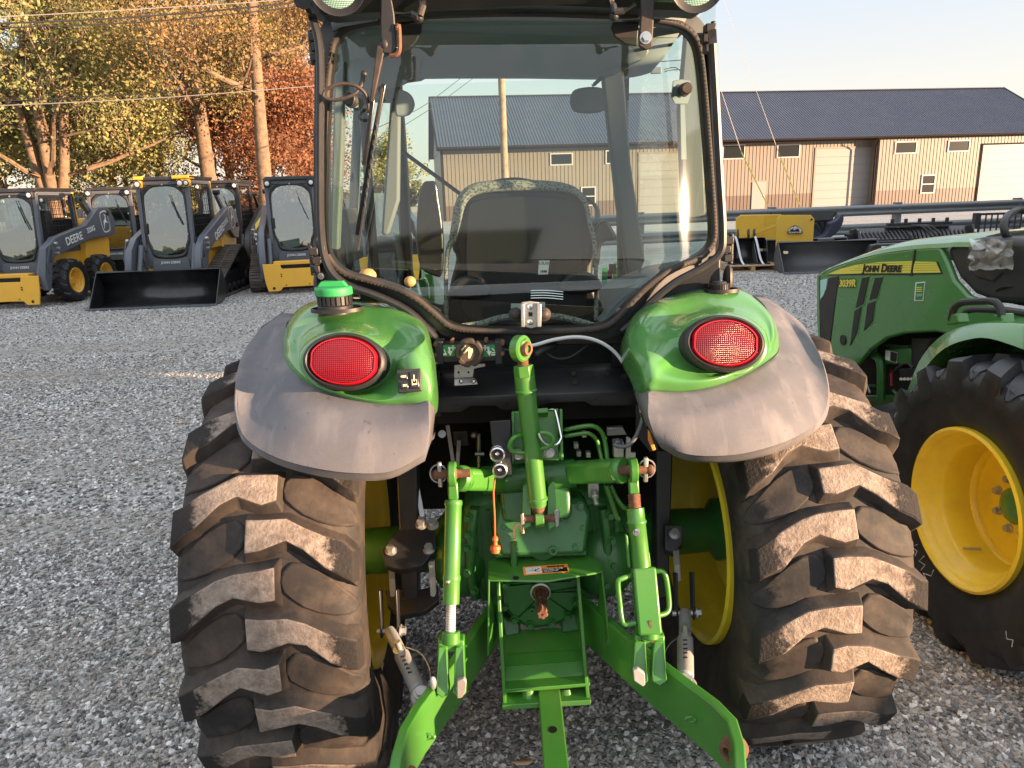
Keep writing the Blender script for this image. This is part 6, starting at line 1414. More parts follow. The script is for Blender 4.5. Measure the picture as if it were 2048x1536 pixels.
# lift links: left
a0, a1 = w(907, 1000, 1.705), w(902, 1208, 1.60)
mb = MB(); a = (a1 - a0).normalized(); Lh = (a1 - a0).length
mb.lathe(a0, a, [(0, .014), (0, .021), (.004, .023), (.012, .023), (.016, .021), (Lh - .07, .0205), (Lh - .066, .0225), (Lh - .058, .0225), (Lh - .054, .021), (Lh - .01, .021), (Lh, .0205), (Lh, .012)], 28); LFT = mb.build('lift_link', GREEN, T, smooth=40)
mb = MB(); mb.ball(w(896, 1164, 1.60), .006); mb.build('grease_nipple', STEEL, LFT)
b1 = w(901, 1268, 1.575); mb = MB(); Ls = (b1 - a1).length; mb.lathe(a1, (b1 - a1), [(i * Ls / 24, .0125 if i % 2 else .0115) for i in range(25)], 16); mb.build('threaded_rod', RUSTL, LFT)
def clevis(cx, ct, cb, Yt, Yb, wpx, parent_nm, armw=19, sk=0):
    mb = MB(); 
    mb.cyl(w(cx, ct, Yt), w(cx, ct + 26, Yt - .01), .0225, n=20)
    for s in (-1, 1):
        x = cx + s * wpx
        mb.prism(W([(x - armw * .5, ct + 30, Yt - .01), (x + armw * .5, ct + 30, Yt - .01), (x + armw * .6 + sk, cb - 30, Yb), (x + armw * .75 + sk, cb - 10, Yb), (x + sk, cb, Yb), (x - armw * .7 + sk, cb - 10, Yb), (x - armw * .6 + sk, cb - 30, Yb)]), (0, .034, 0))
    mb.prism(W([(cx - wpx - armw * .5, ct + 20, Yt - .005), (cx + wpx + armw * .5, ct + 20, Yt - .005), (cx + wpx + armw * .5, ct + 44, Yt - .012), (cx - wpx - armw * .5, ct + 44, Yt - .012)]), (0, .034, 0))
    return mb.build(parent_nm, GREEN, T, bev=.004)
clevis(902, 1262, 1398, 1.575, 1.50, 17, 'link_clevis')
plate('pin_clip', [(914, 1362, 1.49), (928, 1358, 1.49), (933, 1364, 1.49), (931, 1384, 1.485), (924, 1396, 1.485), (914, 1398, 1.485)], .012, GREYM)
# right lift link
mb = MB(); a0 = w(1268, 988, 1.705); a1 = w(1270, 1020, 1.69); mb.lathe(a0, a1 - a0, [(i * (a1 - a0).length / 14, .0165 if i % 2 else .0145) for i in range(15)], 18); SC_ = mb.build('threaded_rod', RUST, T)
a1 = w(1270, 1016, 1.69); a2 = w(1284, 1142, 1.64); Lh = (a2 - a1).length; mb = MB(); mb.lathe(a1, a2 - a1, [(0, .015), (0, .0225), (.03, .0225), (.033, .025), (.038, .025), (.041, .0225), (Lh, .0225)], 28); RLK = mb.build('lift_link', GREEN, T, smooth=40)
mb = MB(); mb.hexbolt(w(1273, 1064, 1.652), (0, -1, .1), .007, .010); mb.build('grease_nipple', STEEL, RLK)
s0, s1 = w(1286, 1134, 1.645), w(1298, 1268, 1.575)
mb = MB(); mb.bar(s0, s1, .058, .052, V((0, -1, 0))); mb.build('adjuster_sleeve', GREEN, T, bev=.006, seg=3)
plate('adjuster_strip', [(1251, 1068, 1.655), (1256, 1072, 1.655), (1262, 1136, 1.64), (1257, 1136, 1.64)], .01, GREEN); plate('adjuster_strip', [(1290, 1104, 1.65), (1299, 1104, 1.65), (1303, 1138, 1.64), (1294, 1138, 1.64)], .012, GREEN)
tubep('adjuster_handle', [(1262, 1152, 1.63), (1244, 1157, 1.62), (1236, 1166, 1.615), (1240, 1210, 1.60), (1244, 1240, 1.585), (1251, 1249, 1.58), (1272, 1246, 1.58)], .0068, GREEN)
tubep('adjuster_handle', [(1310, 1142, 1.66), (1325, 1143, 1.655), (1332, 1155, 1.65), (1337, 1190, 1.64), (1338, 1215, 1.63), (1332, 1226, 1.62), (1317, 1231, 1.61)], .0068, GREEN)
clevis(1300, 1252, 1374, 1.580, 1.505, 19, 'link_clevis', 22, 0)
mb = MB(); c = w(1305, 1281, 1.562); mb.lathe(c, (0, -1, 0), [(0, .005), (.003, .005), (.003, .0025)], 12); mb.build('roll_pin', RUST, T)
plate('pin_clip', [(1266, 1340, 1.49), (1276, 1338, 1.49), (1290, 1348, 1.49), (1291, 1370, 1.485), (1286, 1374, 1.485), (1268, 1362, 1.485)], .012, GREYM)
mb = MB(); mb.prism(W([(1298, 1242, 1.565), (1303, 1241, 1.565), (1304, 1262, 1.558), (1299, 1262, 1.558)]), (0, -.0012, 0)); mb.build('sleeve_slot', RUST, T)
# stabilisers
def stab(p0, p1, bolt0, name='stabiliser', Y0=1.78, Y1=1.55, st=None):
    a, b = w(*p0, Y0), w(*p1, Y1); d = (b - a).normalized(); L_ = (b - a).length
    mb = MB(); mb.cyl(a, a + d * L_ * .45, .0165, n=18); mb.lathe(a + d * L_ * .40, d, [(0, .014), (0, .021), (L_ * .50, .021), (L_ * .52, .016)], 20)
    mb.lathe(b + V((0, .0, -.010)), (0, -.45, 1), [(0, .010), (0, .026), (.014, .027), (.020, .024), (.020, .010)], 22, closed=True); mb.bar(b - d * .03, b, .034, .018); s = mb.build(name, GREYM, T, smooth=40)
    mb = MB(); mb.hexbolt(b + V((0, -.004, .012)), (0, -.45, 1), .014, .012); mb.build('bolt', GALV, s)
    mb = MB()
    for k in range(5):
        q_ = a + d * L_ * (.50 + .06 * k) + V((0, -.0, .0)); toc = (CAM - q_); toc -= d * toc.dot(d); toc.normalize(); mb.box(q_ + toc * .0205, (.010, .004, .0035))
    mb.build('adjuster_slots', BPRINT, s, smooth=False)
    q_ = a + d * L_ * .38; toc = (CAM - q_); toc -= d * toc.dot(d); toc.normalize()
    mb = MB(); mb.cyl(q_ - toc * .02, q_ + toc * .03 + V((0, 0, .015)), .008); mb.lathe(q_ + toc * .016, toc, [(0, .016), (.004, .016)], 16); mb.build('lock_pin', GALV, s)
    # black forks holding the front end
    for sx in (-1, 1):
        mb = MB(); up2 = a + V((sx * .020, 0, .0)); mb.prism([up2 + V((0, -.012, -.016)), up2 + V((0, .018, -.018)), up2 + V((sx * .006 * 0, .05, .10)), up2 + V((0, .01, .12))], (sx * .006, 0, 0)); mb.build('stabiliser_fork', BLKF, s, bev=.002)
    mb = MB(); mb.cyl(a - V((.036, 0, 0)), a + V((.036, 0, 0)), .008); mb.hexbolt(a + V((.028, 0, 0)), (1, 0, 0), .013, .016); mb.build('bolt', GALV, s)
    return s
sA = stab((780, 1262), (843, 1392), None); sB = stab((1370, 1226), (1371, 1368), None, Y0=1.80)
tubep('lock_wire', [(806, 1292, 1.70), (840, 1306, 1.66), (858, 1336, 1.60), (860, 1366, 1.56), (846, 1388, 1.545)], .0016, GALV, parent=sA)
tubep('lock_wire', [(1358, 1274, 1.72), (1338, 1290, 1.68), (1326, 1318, 1.62), (1334, 1336, 1.58), (1362, 1354, 1.55)], .0016, GALV, parent=sB)
mb = MB(); mb.ball(w(866, 1366, 1.50), .013, sc=(.7, .7, 1.4)); mb.build('linch_clip', GALV, T)
plate('stabiliser_lug', [(824, 1405, 1.55), (850, 1408, 1.53), (848, 1428, 1.50), (822, 1460, 1.50)], .012, GREEN); plate('stabiliser_lug', [(1350, 1376, 1.53), (1384, 1376, 1.53), (1392, 1396, 1.50), (1378, 1404, 1.50)], .012, GREEN)

# ---------------------------------------------------------------- the front of the tractor, seen past the cab
HX = TX + .02
mb = MB(); rows = []
for (y, hw, zt2) in ((3.5, .34, 1.40), (4.0, .33, 1.36), (4.5, .30, 1.27), (4.75, .26, 1.16)):
    rows.append([V((HX - hw, y, .62)), V((HX - hw, y, zt2 - .14)), V((HX - hw * .8, y, zt2 - .03)), V((HX, y, zt2)), V((HX + hw * .8, y, zt2 - .03)), V((HX + hw, y, zt2 - .14)), V((HX + hw, y, .62))])
mb.grid(rows); mb.add(rows[-1], [tuple(range(7))]); mb.build('bonnet', GREENP, T, smooth=50)
mb = MB(); mb.bx(HX - .2, HX + .2, 2.7, 4.8, .42, .72); mb.build('chassis', VOID, T, bev=.02)
for s in (-1, 1):
    mb = MB(); tyre(mb, (HX + s * .66, 4.25, .46), (1, 0, 0), .47, .30, .24, 16, lugh=.028, lugw=.07, pads=False); mb.build('front_tyre', [RUB, LUGT], T, smooth=40)
    mb = MB(); mb.lathe((HX + s * .66, 4.25, .46), (s, 0, 0), rim_prof(.24, .30 * 1.2, 0), 36, closed=True); mb.lathe((HX + s * .66, 4.25, .46), (s, 0, 0), [(.02, .2), (.02, 0)], 30); mb.build('wheel_rim', YELJ, T)
mb = MB(); mb.cyl((HX - .6, 4.25, .46), (HX + .6, 4.25, .46), .07); mb.build('front_axle', GREEND, T)
# loader mast and arms
for s in (-1, 1):
    x = HX + s * .48
    mb = MB(); mb.prism([V((x, 3.85, .6)), V((x, 4.15, .6)), V((x, 4.05, 1.28)), V((x, 3.90, 1.30))], (s * .05, 0, 0)); mb.build('loader_mast', GREENP, T, bev=.008)
    mb = MB(); mb.prism([V((x + s * .02, 3.86, 1.18)), V((x + s * .02, 3.98, 1.32)), V((x + s * .02, 5.0, 1.02)), V((x + s * .02, 5.55, .35)), V((x + s * .02, 5.40, .30)), V((x + s * .02, 4.9, .86))], (s * .05, 0, 0)); mb.build('loader_arm', GREENP, T, bev=.008)
plate('loader_arm_top', [(787, 478, 3.75), (795, 474, 3.75), (812, 500, 3.75), (824, 540, 3.75), (836, 590, 3.75), (806, 590, 3.75), (802, 520, 3.75)], .05, GREENP, d=(0, 1, 0), bev=.008)
plate('loader_bracket', [(836, 560, 3.4), (850, 556, 3.4), (856, 570, 3.4), (858, 600, 3.4), (848, 600, 3.4), (840, 580, 3.4)], .06, GREENP, d=(0, 1, 0), bev=.006)
# ================================================================== skid steers and track loaders (front towards -y)
GRP = 'compact loaders parked in a row under the trees'
def deer_logo(parent, o, xd, yd, s, m1=None, m2=None):
    xd = V(xd).normalized(); yd = V(yd).normalized(); zd = xd.cross(yd)
    f = lambda x, y, h=0: V(o) + xd * (x * s) + yd * (y * s) + zd * h
    n = 28; ring = []
    def sq(k): return [(k * .36 * math.copysign(abs(math.cos(2 * PI * i / n)) ** .55, math.cos(2 * PI * i / n)), k * .5 * math.copysign(abs(math.sin(2 * PI * i / n)) ** .55, math.sin(2 * PI * i / n)) * (1 if math.sin(2 * PI * i / n) > 0 else 1)) for i in range(n)]
    mb = MB(); mb.grid([[f(x, y, .002) for x, y in sq(1)] , [f(x, y, .002) for x, y in sq(.9)]], True)
    deer = [(-.16, -.12), (-.13, .02), (-.08, .07), (.02, .10), (.08, .20), (.07, .26), (.02, .30), (.06, .31), (.06, .38), (.10, .33), (.13, .29), (.19, .25), (.15, .23), (.13, .12), (.12, .02), (.20, -.06), (.22, -.14), (.17, -.09), (.06, -.05), (-.02, -.06), (-.08, -.12), (-.20, -.30), (-.23, -.28), (-.15, -.14)]
    mb.add([f(x, y, .002) for x, y in deer], [tuple(range(len(deer)))])
    return mb.build('deer_emblem', m1 or WHT, parent, local=True, smooth=False, rec=False)
def mesh_guard(t, x, y0, y1, z0, z1, m):
    mb = MB(); n1 = 9; n2 = 8
    for i in range(n1 + 1): 
        a = i / n1
        mb.bar((x, y0 + (y1 - y0) * a, z0), (x, y0 + (y1 - y0) * a, z1), .008, .008)
    for i in range(n2 + 1): mb.bar((x, y0, z0 + (z1 - z0) * i / n2), (x, y1, z0 + (z1 - z0) * i / n2), .008, .008)
    return mb.build('side_mesh', m, t, local=True, smooth=False, rec=False)
def loader(name, label, cat, loc, rz, tracks=False, front='plate', frame=CHAR, body=YELC, num='320G', brand='DEERE', light=BLK, armlow=0.0, H=2.06, yelroof=False, vertical=True):
    t = thing(name, label, cat, loc, rz, GRP)
    L = dict(local=True)
    zc = .92; hw = .44; yf = -.80; yb = .42
    mb = MB(); mb.prism([(-.46, -.75, .28), (-.46, 1.15, .28), (-.46, 1.25, .6), (-.46, 1.2, 1.0), (-.46, -.6, .92), (-.46, -.82, .5)], (.92, 0, 0)); mb.build('lower_frame', body, t, bev=.02, **L)
    mb = MB(); mb.prism([(-.60, .35, .62), (-.60, 1.22, .62), (-.60, 1.30, 1.05), (-.60, 1.22, 1.52), (-.60, .75, 1.55), (-.60, .42, 1.1)], (1.2, 0, 0)); mb.build('engine_cover', body, t, bev=.03, **L)
    # cab
    mb = MB()
    for s in (-1, 1):
        mb.bar((s * hw, yf, zc), (s * hw, yf + .10, H - .04), .07, .08, V((0, 1, 0))); mb.bar((s * hw, yb, zc), (s * hw, yb, H - .04), .07, .07, V((0, 1, 0)))
        mb.bar((s * hw, yf + .10, H - .05), (s * hw, yb, H - .05), .07, .07)
    mb.bar((-hw, yf + .1, H - .06), (hw, yf + .1, H - .06), .08, .07); mb.bar((-hw, yb, H - .05), (hw, yb, H - .05), .07, .07)
    mb.bx(-hw, hw, yf - .0, yf + .06, zc - .28, zc + .02)
    cab = mb.build('cab_frame', frame, t, bev=.008, **L)
    mb = MB(); mb.prism([(-hw - .06, yf + .0, H - .02), (-hw - .05, yb + .05, H - .02), (-hw + .0, yb + .02, H + .05), (-hw + .0, yf + .02, H + .05)], (2 * hw + .11, 0, 0)); mb.build('roof', BLK if not yelroof else BLK, t, bev=.015, **L)
    oct_ = [(-.34, .96), (-.40, 1.15), (-.40, 1.75), (-.34, 1.90), (-.18, 1.99), (.18, 1.99), (.34, 1.90), (.40, 1.75), (.40, 1.15), (.34, .96), (.24, .80), (-.24, .80)]
    oct_ = [(x, .92 + (z - .92) * (H - .92) / 1.14) for x, z in oct_]
    def fy(z): return yf - .02 + max(0, (z - .9)) * .085
    ocp = crom([V((x, fy(z), z)) for x, z in oct_], 3, True)
    mb = MB(); mb.add(ocp, [tuple(range(len(ocp)))]); dr = mb.build('door', GLD, t, smooth=False, solid=.006, rec=False, **L)
    cc = sum(ocp, V((0, 0, 0))) / len(ocp)
    mb = MB(); mb.grid([[p + V((0, -.012, 0)) for p in ocp], [p + (cc - p) * .09 + V((0, -.012, 0)) for p in ocp]], True); mb.build('door_rim', BLK, dr, solid=.01, **L)
    # corner plates around the glass
    mb = MB(); outer = [(-hw - .02, .60), (-hw - .02, H - .03), (hw + .02, H - .03), (hw + .02, .60)]
    sqr = []
    for p in ocp:
        dx, dz = p.x - 0, p.z - 1.42; k = min((hw + .02) / max(abs(dx), 1e-4), (H - .05 - 1.42) / max(dz, 1e-4) if dz > 0 else (1.42 - .62) / max(-dz, 1e-4)); sqr.append(V((dx * k, fy(1.42 + dz * k) + .012, 1.42 + dz * k)))
    mb.grid([[p + V((0, .012, 0)) for p in ocp], sqr], True); mb.build('front_surround', frame, t, smooth=False, solid=.01, **L)
    mb = MB(); mb.prism([(-.36, yf - .05, .50), (.36, yf - .05, .50), (.33, yf - .03, .76), (.24, yf - .035, .80), (-.24, yf - .035, .80), (-.33, yf - .03, .76)], (0, .05, 0)); fp = mb.build('front_panel', frame, t, bev=.01, **L)
    if brand == 'DEERE': text('lettering', 'JOHN DEERE', .062, WHT, fp, (0, yf - .056, .70), (1, 0, 0), (0, 0, 1), .001, bold=.0008, caps=False, local=True, shear=.1)
    if not vertical: pass
    # door fittings
    mb = MB(); mb.bar((.14, fy(1.85) - .03, 1.80), (.30, fy(1.4) - .035, 1.38), .018, .012, V((0, 1, 0))); mb.bar((.12, fy(1.9) - .035, 1.92), (.24, fy(1.5) - .04, 1.5), .008, .012, V((0, 1, 0))); mb.build('wiper', BLKS, dr, **L)
    mb = MB(); mb.box((-.37, fy(1.33) - .03, 1.33), (.055, .04, .2)); mb.build('door_handle', BLK, dr, bev=.012, **L)
    for (x, z) in ((0, H - .09), (.36, 1.6), (.36, 1.2)): mb = MB(); mb.hexbolt((x, fy(z) - .012, z), (0, -1, 0), .016, .016); mb.build('glass_bolt', GALV, dr, **L)
    # lights
    lx = ((-.40, .05), (.36, .05), (.47, .04)) if yelroof else ((-.41, .045), (.41, .045))
    for (x, r_) in lx:
        mb = MB(); mb.box((x, yf + .02, H - .08), (.13, .10, .13)); hl_ = mb.build('headlight', YELC if yelroof else BLK, t, bev=.02, **L)
        mb = MB(); mb.lathe((x, yf - .035, H - .08), (0, -1, 0), [(-.02, r_ + .014), (.004, r_ + .014), (.006, r_)], 20); mb.build('lamp_rim', BLK, hl_, **L)
        mb = MB(); mb.lathe((x, yf - .035, H - .08), (0, -1, 0), [(.004, r_), (.012, r_ * .5), (.014, 0)], 20); mb.build('lens', CLRL if 0 else WHT, hl_, **L)
    if yelroof:
        for (q0, q1, q2) in ((.22, .52, .30), (-.47, -.30, .14)): mb = MB(); mb.bx(q0, q1, yf - .02, yf + q2, H, H + .06); mb.build('lamp_bracket', YELC, t, bev=.01, **L)
    # sides
    for s in (-1, 1):
        mesh_guard(t, s * (hw + .02), yf + .18, yb - .02, 1.12, H - .12, BLKF)
        mb = MB(); mb.bar((s * (hw + .01), yb + .06, 1.05), (s * (hw + .01), yb + .02, H - .0), .05, .09, V((0, 1, 0))); mb.build('rear_post', body, t, bev=.008, **L)
        mb = MB(); mb.prism([(s * (hw + .01), yf + .05, zc), (s * (hw + .01), yb, zc), (s * (hw + .01), yb, 1.14), (s * (hw + .01), yf + .05, 1.14)], (s * .02, 0, 0)); mb.build('side_panel', frame, t, bev=.004, **L)
    mb = MB(); mb.bx(-.2, .2, -.1, .12, 1.0, 1.72); mb.bx(-.24, .24, -.35, .1, .95, 1.1); mb.build('operator_seat', BLK, t, bev=.04, **L)
    mb = MB(); mb.bx(-hw, hw, yb - .02, yb, 1.0, 1.55); mb.build('cab_back', BLK, t, **L)
    mb = MB(); mb.bx(-hw + .03, hw - .03, yf + .12, yb, .84, .9); mb.build('cab_floor', BLK, t, **L)
    # lift arms
    for s in (-1, 1):
        x0, x1 = (.60, .72) if not tracks else (.56, .68)
        arm_ = [(1.42, 1.50), (1.36, 1.20), (1.0, 1.16), (.40, 1.14), (-.62, .93), (-.95, .90), (-1.05, .62), (-1.18, .30), (-1.26, .30), (-1.30, .55), (-1.14, 1.05), (-.78, 1.24), (-.62, 1.26), (.30, 1.42), (.85, 1.74), (1.22, 1.76)] if not tracks else \
               [(1.35, 1.25), (1.2, 1.02), (.95, 1.05), (.7, 1.22), (-.30, 1.02), (-.72, .86), (-.86, .60), (-1.02, .30), (-1.22, .30), (-1.26, .62), (-1.12, .96), (-.84, 1.16), (.70, 1.66), (1.02, 1.68), (1.25, 1.5)]
        mb = MB(); mb.prism([(s * x0, y, z) for y, z in arm_], (s * (x1 - x0), 0, 0)); A = mb.build('lift_arm', frame, t, bev=.012, **L)
        xo = s * (x1 + .002)
        if s > 0:
            dd = V((0, -.95, -.25 if not tracks else -.30)).normalized() * -1 if False else V((0, 1, .17 if not tracks else .34)).normalized()
            up = V((0, -dd.z, dd.y))
            # seen from +x side, reading direction is +y
            tb = MB(); 
            if brand: text('lettering', brand, .21 if brand == 'DEERE' else .12, WHT if brand == 'DEERE' else BPRINT, A, (xo, -.18 if not tracks else .02, 1.17 if not tracks else 1.20), dd, up, .001, bold=.003, local=True)
            if brand == 'DEERE':
                text('lettering', num, .14, WHT, A, (xo, .45 if not tracks else .45, 1.32 if not tracks else 1.37), dd, up, .001, bold=.002, local=True)
                deer_logo(A, (xo, 1.02 if not tracks else .88, 1.46 if not tracks else 1.46), dd, up, .44)
            else:
                mb = MB(); mb.prism([(xo - .001, -.42, 1.10), (xo - .001, .50, 1.33), (xo - .001, .46, 1.45), (xo - .001, -.42, 1.24)], (.0015, 0, 0)); mb.build('decal', YPRINT, A, smooth=False, **L)
        # front cover plate with couplers
        mb = MB(); mb.prism([(xo, -1.16, .58), (xo, -.90, .86 if tracks else .92), (xo, -.66, 1.04), (xo, -.72, 1.24 if not tracks else 1.16), (xo, -1.02, 1.10), (xo, -1.20, .78)], (s * .014, 0, 0)); cp = mb.build('coupler_plate', frame, A, bev=.003, **L)
        for k, (y, z) in enumerate(((-.86, 1.12), (-.82, 1.03), (-.86, .94))): mb = MB(); mb.lathe((s * (x1 + .015), y, z), (s, 0, 0), [(0, .032), (.05, .032), (.055, .02)], 14); mb.build('coupler', GALV, cp, **L)
        mb = MB(); mb.tube([(s * (x1 + .02), -1.0, 1.02), (s * (x1 + .05), -1.02, 1.0), (s * (x1 + .05), -1.10, .82), (s * (x1 + .02), -1.09, .80)], .012, 6); mb.build('grab_handle', BLK, A, **L)
        # tilt cylinder
        mb = MB(); mb.cyl((s * .49, -.86, 1.02), (s * .49, -1.12, .52), .048, n=16); c_ = mb.build('tilt_cylinder', frame, t, **L)
        mb = MB(); mb.cyl((s * .49, -1.10, .56), (s * .49, -1.22, .30), .024, n=12); mb.build('rod', STEEL, c_, **L)
        mb = MB(); mb.tube(crom([(s * .53, -.70, 1.15), (s * .52, -.80, 1.0), (s * .50, -.86, .82), (s * .42, -.95, .62)], 4), .018, 6); mb.build('hydraulic_hose', BLK, t, **L)
        # links to the rear tower
        if not tracks:
            mb = MB(); mb.prism([(s * .50, .46, 1.98), (s * .50, .62, 1.98), (s * .50, .92, 1.62), (s * .50, .98, 1.45), (s * .50, .90, 1.42), (s * .50, .80, 1.56), (s * .50, .58, 1.82), (s * .50, .44, 1.86)], (s * .08, 0, 0)); mb.build('control_link', frame, t, bev=.01, **L)
            mb = MB(); mb.cyl((s * .49, .52, 1.92), (s * .61, .52, 1.92), .05); mb.build('pivot', BLK, t, **L)
        else:
            mb = MB(); mb.bar((s * .54, .50, 1.92), (s * .54, .95, 1.50), .06, .10); mb.build('control_link', frame, t, bev=.01, **L)
            mb = MB(); mb.lathe((s * .50, .50, 1.96), (s, 0, 0), [(0, .05), (.12, .05)], 14); mb.build('pivot', BLK, t, **L)
            mb = MB(); mb.prism([(s * .46, -.5, .9), (s * .46, .9, .9), (s * .46, .9, 1.12), (s * .46, .5, 1.2), (s * .46, -.45, .96)], (s * .1, 0, 0)); mb.build('side_tank', body, t, bev=.012, **L)
        mb = MB(); mb.cyl((s * .60, 1.16, 1.62 if not tracks else 1.3), (s * (x1 + .03), 1.16, 1.62 if not tracks else 1.3), .045); mb.build('arm_pivot', BLK, t, **L)
        if not tracks:
            for yy in (-.52, .56):
                cx = s * .70; mb = MB(); tyre(mb, (cx, yy, .405), (1, 0, 0), .42, .31, .215, 13, lugh=.022, lugw=.085, pads=False, seed=int(abs(yy) * 50), phase=.1)
                w_ = mb.build('wheel', [RUBN, RUBN], t, smooth=40, **L)
                mb = MB(); mb.lathe((cx, yy, .405), (s, 0, 0), rim_prof(.212, .31 * 1.2, 0), 32, closed=True); mb.lathe((cx, yy, .405), (s, 0, 0), [(.05, .17), (.02, .15), (.02, .09), (.06, .06), (.06, 0)], 28, cap0=False); mb.build('rim', body, w_, smooth=40, **L)
        else:
            # rubber track: rounded trapezoid belt with lugs
            x0, x1 = s * .52, s * .93
            path = crom([(0, -.98, .20), (0, -.86, .04), (0, -.5, .012), (0, .6, .012), (0, .98, .03), (0, 1.14, .22), (0, 1.02, .50), (0, .70, .84), (0, .52, .90), (0, .34, .86), (0, -.40, .56), (0, -.82, .40)], 5, True)
            mb = MB(); ps = [V(p) for p in path]; c0 = V((0, .1, .4))
            inn = []
            for i, p in enumerate(ps):
                tt = (ps[(i + 1) % len(ps)] - ps[i - 1]).normalized(); nn = V((0, -tt.z, tt.y)); nn = nn if nn.dot(c0 - p) > 0 else -nn; inn.append(p + nn * .035)
            q = lambda P_, x: [V((x, p.y, p.z)) for p in P_]
            mb.grid([q(ps, x0), q(ps, x1), q(inn, x1), q(inn, x0), q(ps, x0)], True)
            tr_ = mb.build('track', TRK, t, smooth=50, **L)
            mb = MB(); tot = 0; acc = 0; step = .075; carry = 0
            for i in range(len(ps)):
                a, b = ps[i], ps[(i + 1) % len(ps)]; l_ = (b - a).length; u = carry
                tt = (b - a).normalized(); nn = V((0, -tt.z, tt.y)); nn = nn if nn.dot(c0 - a) < 0 else -nn
                while u < l_:
                    p = a + tt * u; wv = (x1 - x0)
                    for (f0, f1, sh) in ((.02, .46, 0), (.54, .98, .0)):
                        vs = [];
                        for xx in (x0 + wv * f0, x0 + wv * f1):
                            for (dt, dn) in ((-.020, 0), (-.015, .022), (.015, .022), (.020, 0)): vs.append(V((xx, 0, 0)) + V((0, p.y, p.z)) + tt * (dt + sh) + nn * dn)
                        mb.add(vs, [(0, 1, 5, 4), (1, 2, 6, 5), (2, 3, 7, 6), (0, 3, 2, 1), (4, 5, 6, 7)])
                    u += step
                carry = u - l_
            mb.build('track_lugs', TRK, tr_, smooth=False, rec=True, kind='stuff', **L)
            mb = MB(); mb.prism([(s * .62, -.78, .14), (s * .62, .92, .14), (s * .62, .80, .42), (s * .62, .0, .44), (s * .62, -.70, .34)], (s * .22, 0, 0)); uc = mb.build('track_frame', BLKF, t, bev=.02, **L)
            for k in range(5): mb = MB(); mb.cyl((s * .60, -.60 + .3 * k, .13), (s * .88, -.60 + .3 * k, .13), .085, n=18); mb.build('roller', BLK, uc, **L)
            mb = MB(); mb.cyl((s * .60, -.80, .22), (s * .88, -.80, .22), .15, n=22); mb.build('idler', BLK, uc, **L)
            mb = MB(); mb.cyl((s * .60, .92, .24), (s * .88, .92, .24), .15, n=22); mb.build('idler', BLK, uc, **L)
            mb = MB(); mb.lathe((s * .60, .53, .62), (s, 0, 0), [(0, .2), (.1, .2), (.12, .12), (.26, .10)], 22); mb.build('drive_sprocket', BLK, uc, **L)
    # quick coupler
    mb = MB(); mb.bx(-.36, .36, -1.22, -1.02, .42, .55); mb.bx(-.28, .28, -1.24, -1.08, .38, .44); qc = mb.build('quick_coupler', BLKF, t, bev=.01, **L)
    for x in (-.3, .3): mb = MB(); mb.hexbolt((x, -1.225, .48), (0, -1, 0), .018, .02); mb.build('bolt', GALV, qc, **L)
    mb = MB(); mb.cyl((-.56, -1.14, .40), (.56, -1.14, .40), .035); mb.build('cross_tube', frame, t, **L)
    if front == 'plate':
        mb = MB(); pl = [(-.62, .58), (-.30, .58), (-.28, .48), (.28, .48), (.30, .58), (.62, .58), (.60, .26), (.56, .06), (.34, .06), (.28, .13), (-.28, .13), (-.34, .06), (-.56, .06), (-.60, .26)]
        mb.prism([(x * 1.0, -1.34 - (.0 if z > .3 else .02), z) for x, z in pl], (0, .03, 0)); mb.bx(-.6, .6, -1.31, -1.16, .52, .57) if 0 else None
        pt_ = mb.build('attachment_plate', body, t, bev=.006, **L)
        for (x, z) in ((-.29, .38), (-.29, .34), (.29, .38), (.29, .34), (-.22, .17), (.22, .17), (-.45, .12), (.45, .12)):
            mb = MB(); mb.cyl((x, -1.362, z), (x, -1.30, z), .013 if z > .13 else .028, n=10); mb.build('slot', BPRINT, pt_, **L)
        mb = MB(); mb.bx(-.42, .42, -1.30, -1.10, .55, .62); mb.build('coupler_step', body, t, bev=.01, **L)
    elif front == 'bucket':
        bucket(t, 0, -1.30, 0, 1.08, .60, BLKS)
    return t
def bucket(t, x, y, z, hw, h, m, local=True, child='bucket'):
    """cutting edge to the front (-y)"""
    prof = [(-.62, .02), (-.30, .02), (-.10, .06), (.0, .18), (.02, .34), (-.06, .50), (-.12, h)]
    P = crom([V((0, a, b)) for a, b in prof], 4)
    mb = MB(); mb.grid([[V((x - hw, y + p.y, z + p.z)) for p in P], [V((x + hw, y + p.y, z + p.z)) for p in P]])
    b = mb.build(child, m, t, solid=.014, smooth=50, local=local)
    for s in (-1, 1):
        mb = MB(); mb.prism([V((x + s * hw, y + p.y, z + p.z)) for p in P] + [V((x + s * hw, y - .16, z + h + .01))], (s * .014, 0, 0)); mb.build('side_plate', m, b, local=local)
    mb = MB(); mb.bx(x - hw - .02, x + hw + .02, y - .74, y - .58, z + .008, z + .03); e = mb.build('cutting_edge', CHAR, b, local=local, bev=.004)
    for k in range(7): mb = MB(); xx = x + hw * (-.9 + .3 * k); mb.cyl((xx, y - .66, z + .028), (xx, y - .66, z + .036), .016, n=10); mb.build('bolt', BPRINT, e, local=local)
    mb = MB(); mb.tube([(x - hw, y - .13, z + h), (x + hw, y - .13, z + h)], .035, 12); mb.build('top_lip', m, b, local=local)
    return b
loader('wheeled_skid_steer', 'yellow and charcoal wheeled skid steer at the left edge with 320G on its arm', 'skid steer', (-9.12, 14.6, 0), R(0), H=2.08)
loader('track_loader', 'charcoal and yellow track loader with a wide black bucket lowered in front', 'track loader', (-6.34, 14.6, 0), R(3), tracks=True, front='bucket', num='333G', H=2.20, yelroof=True)
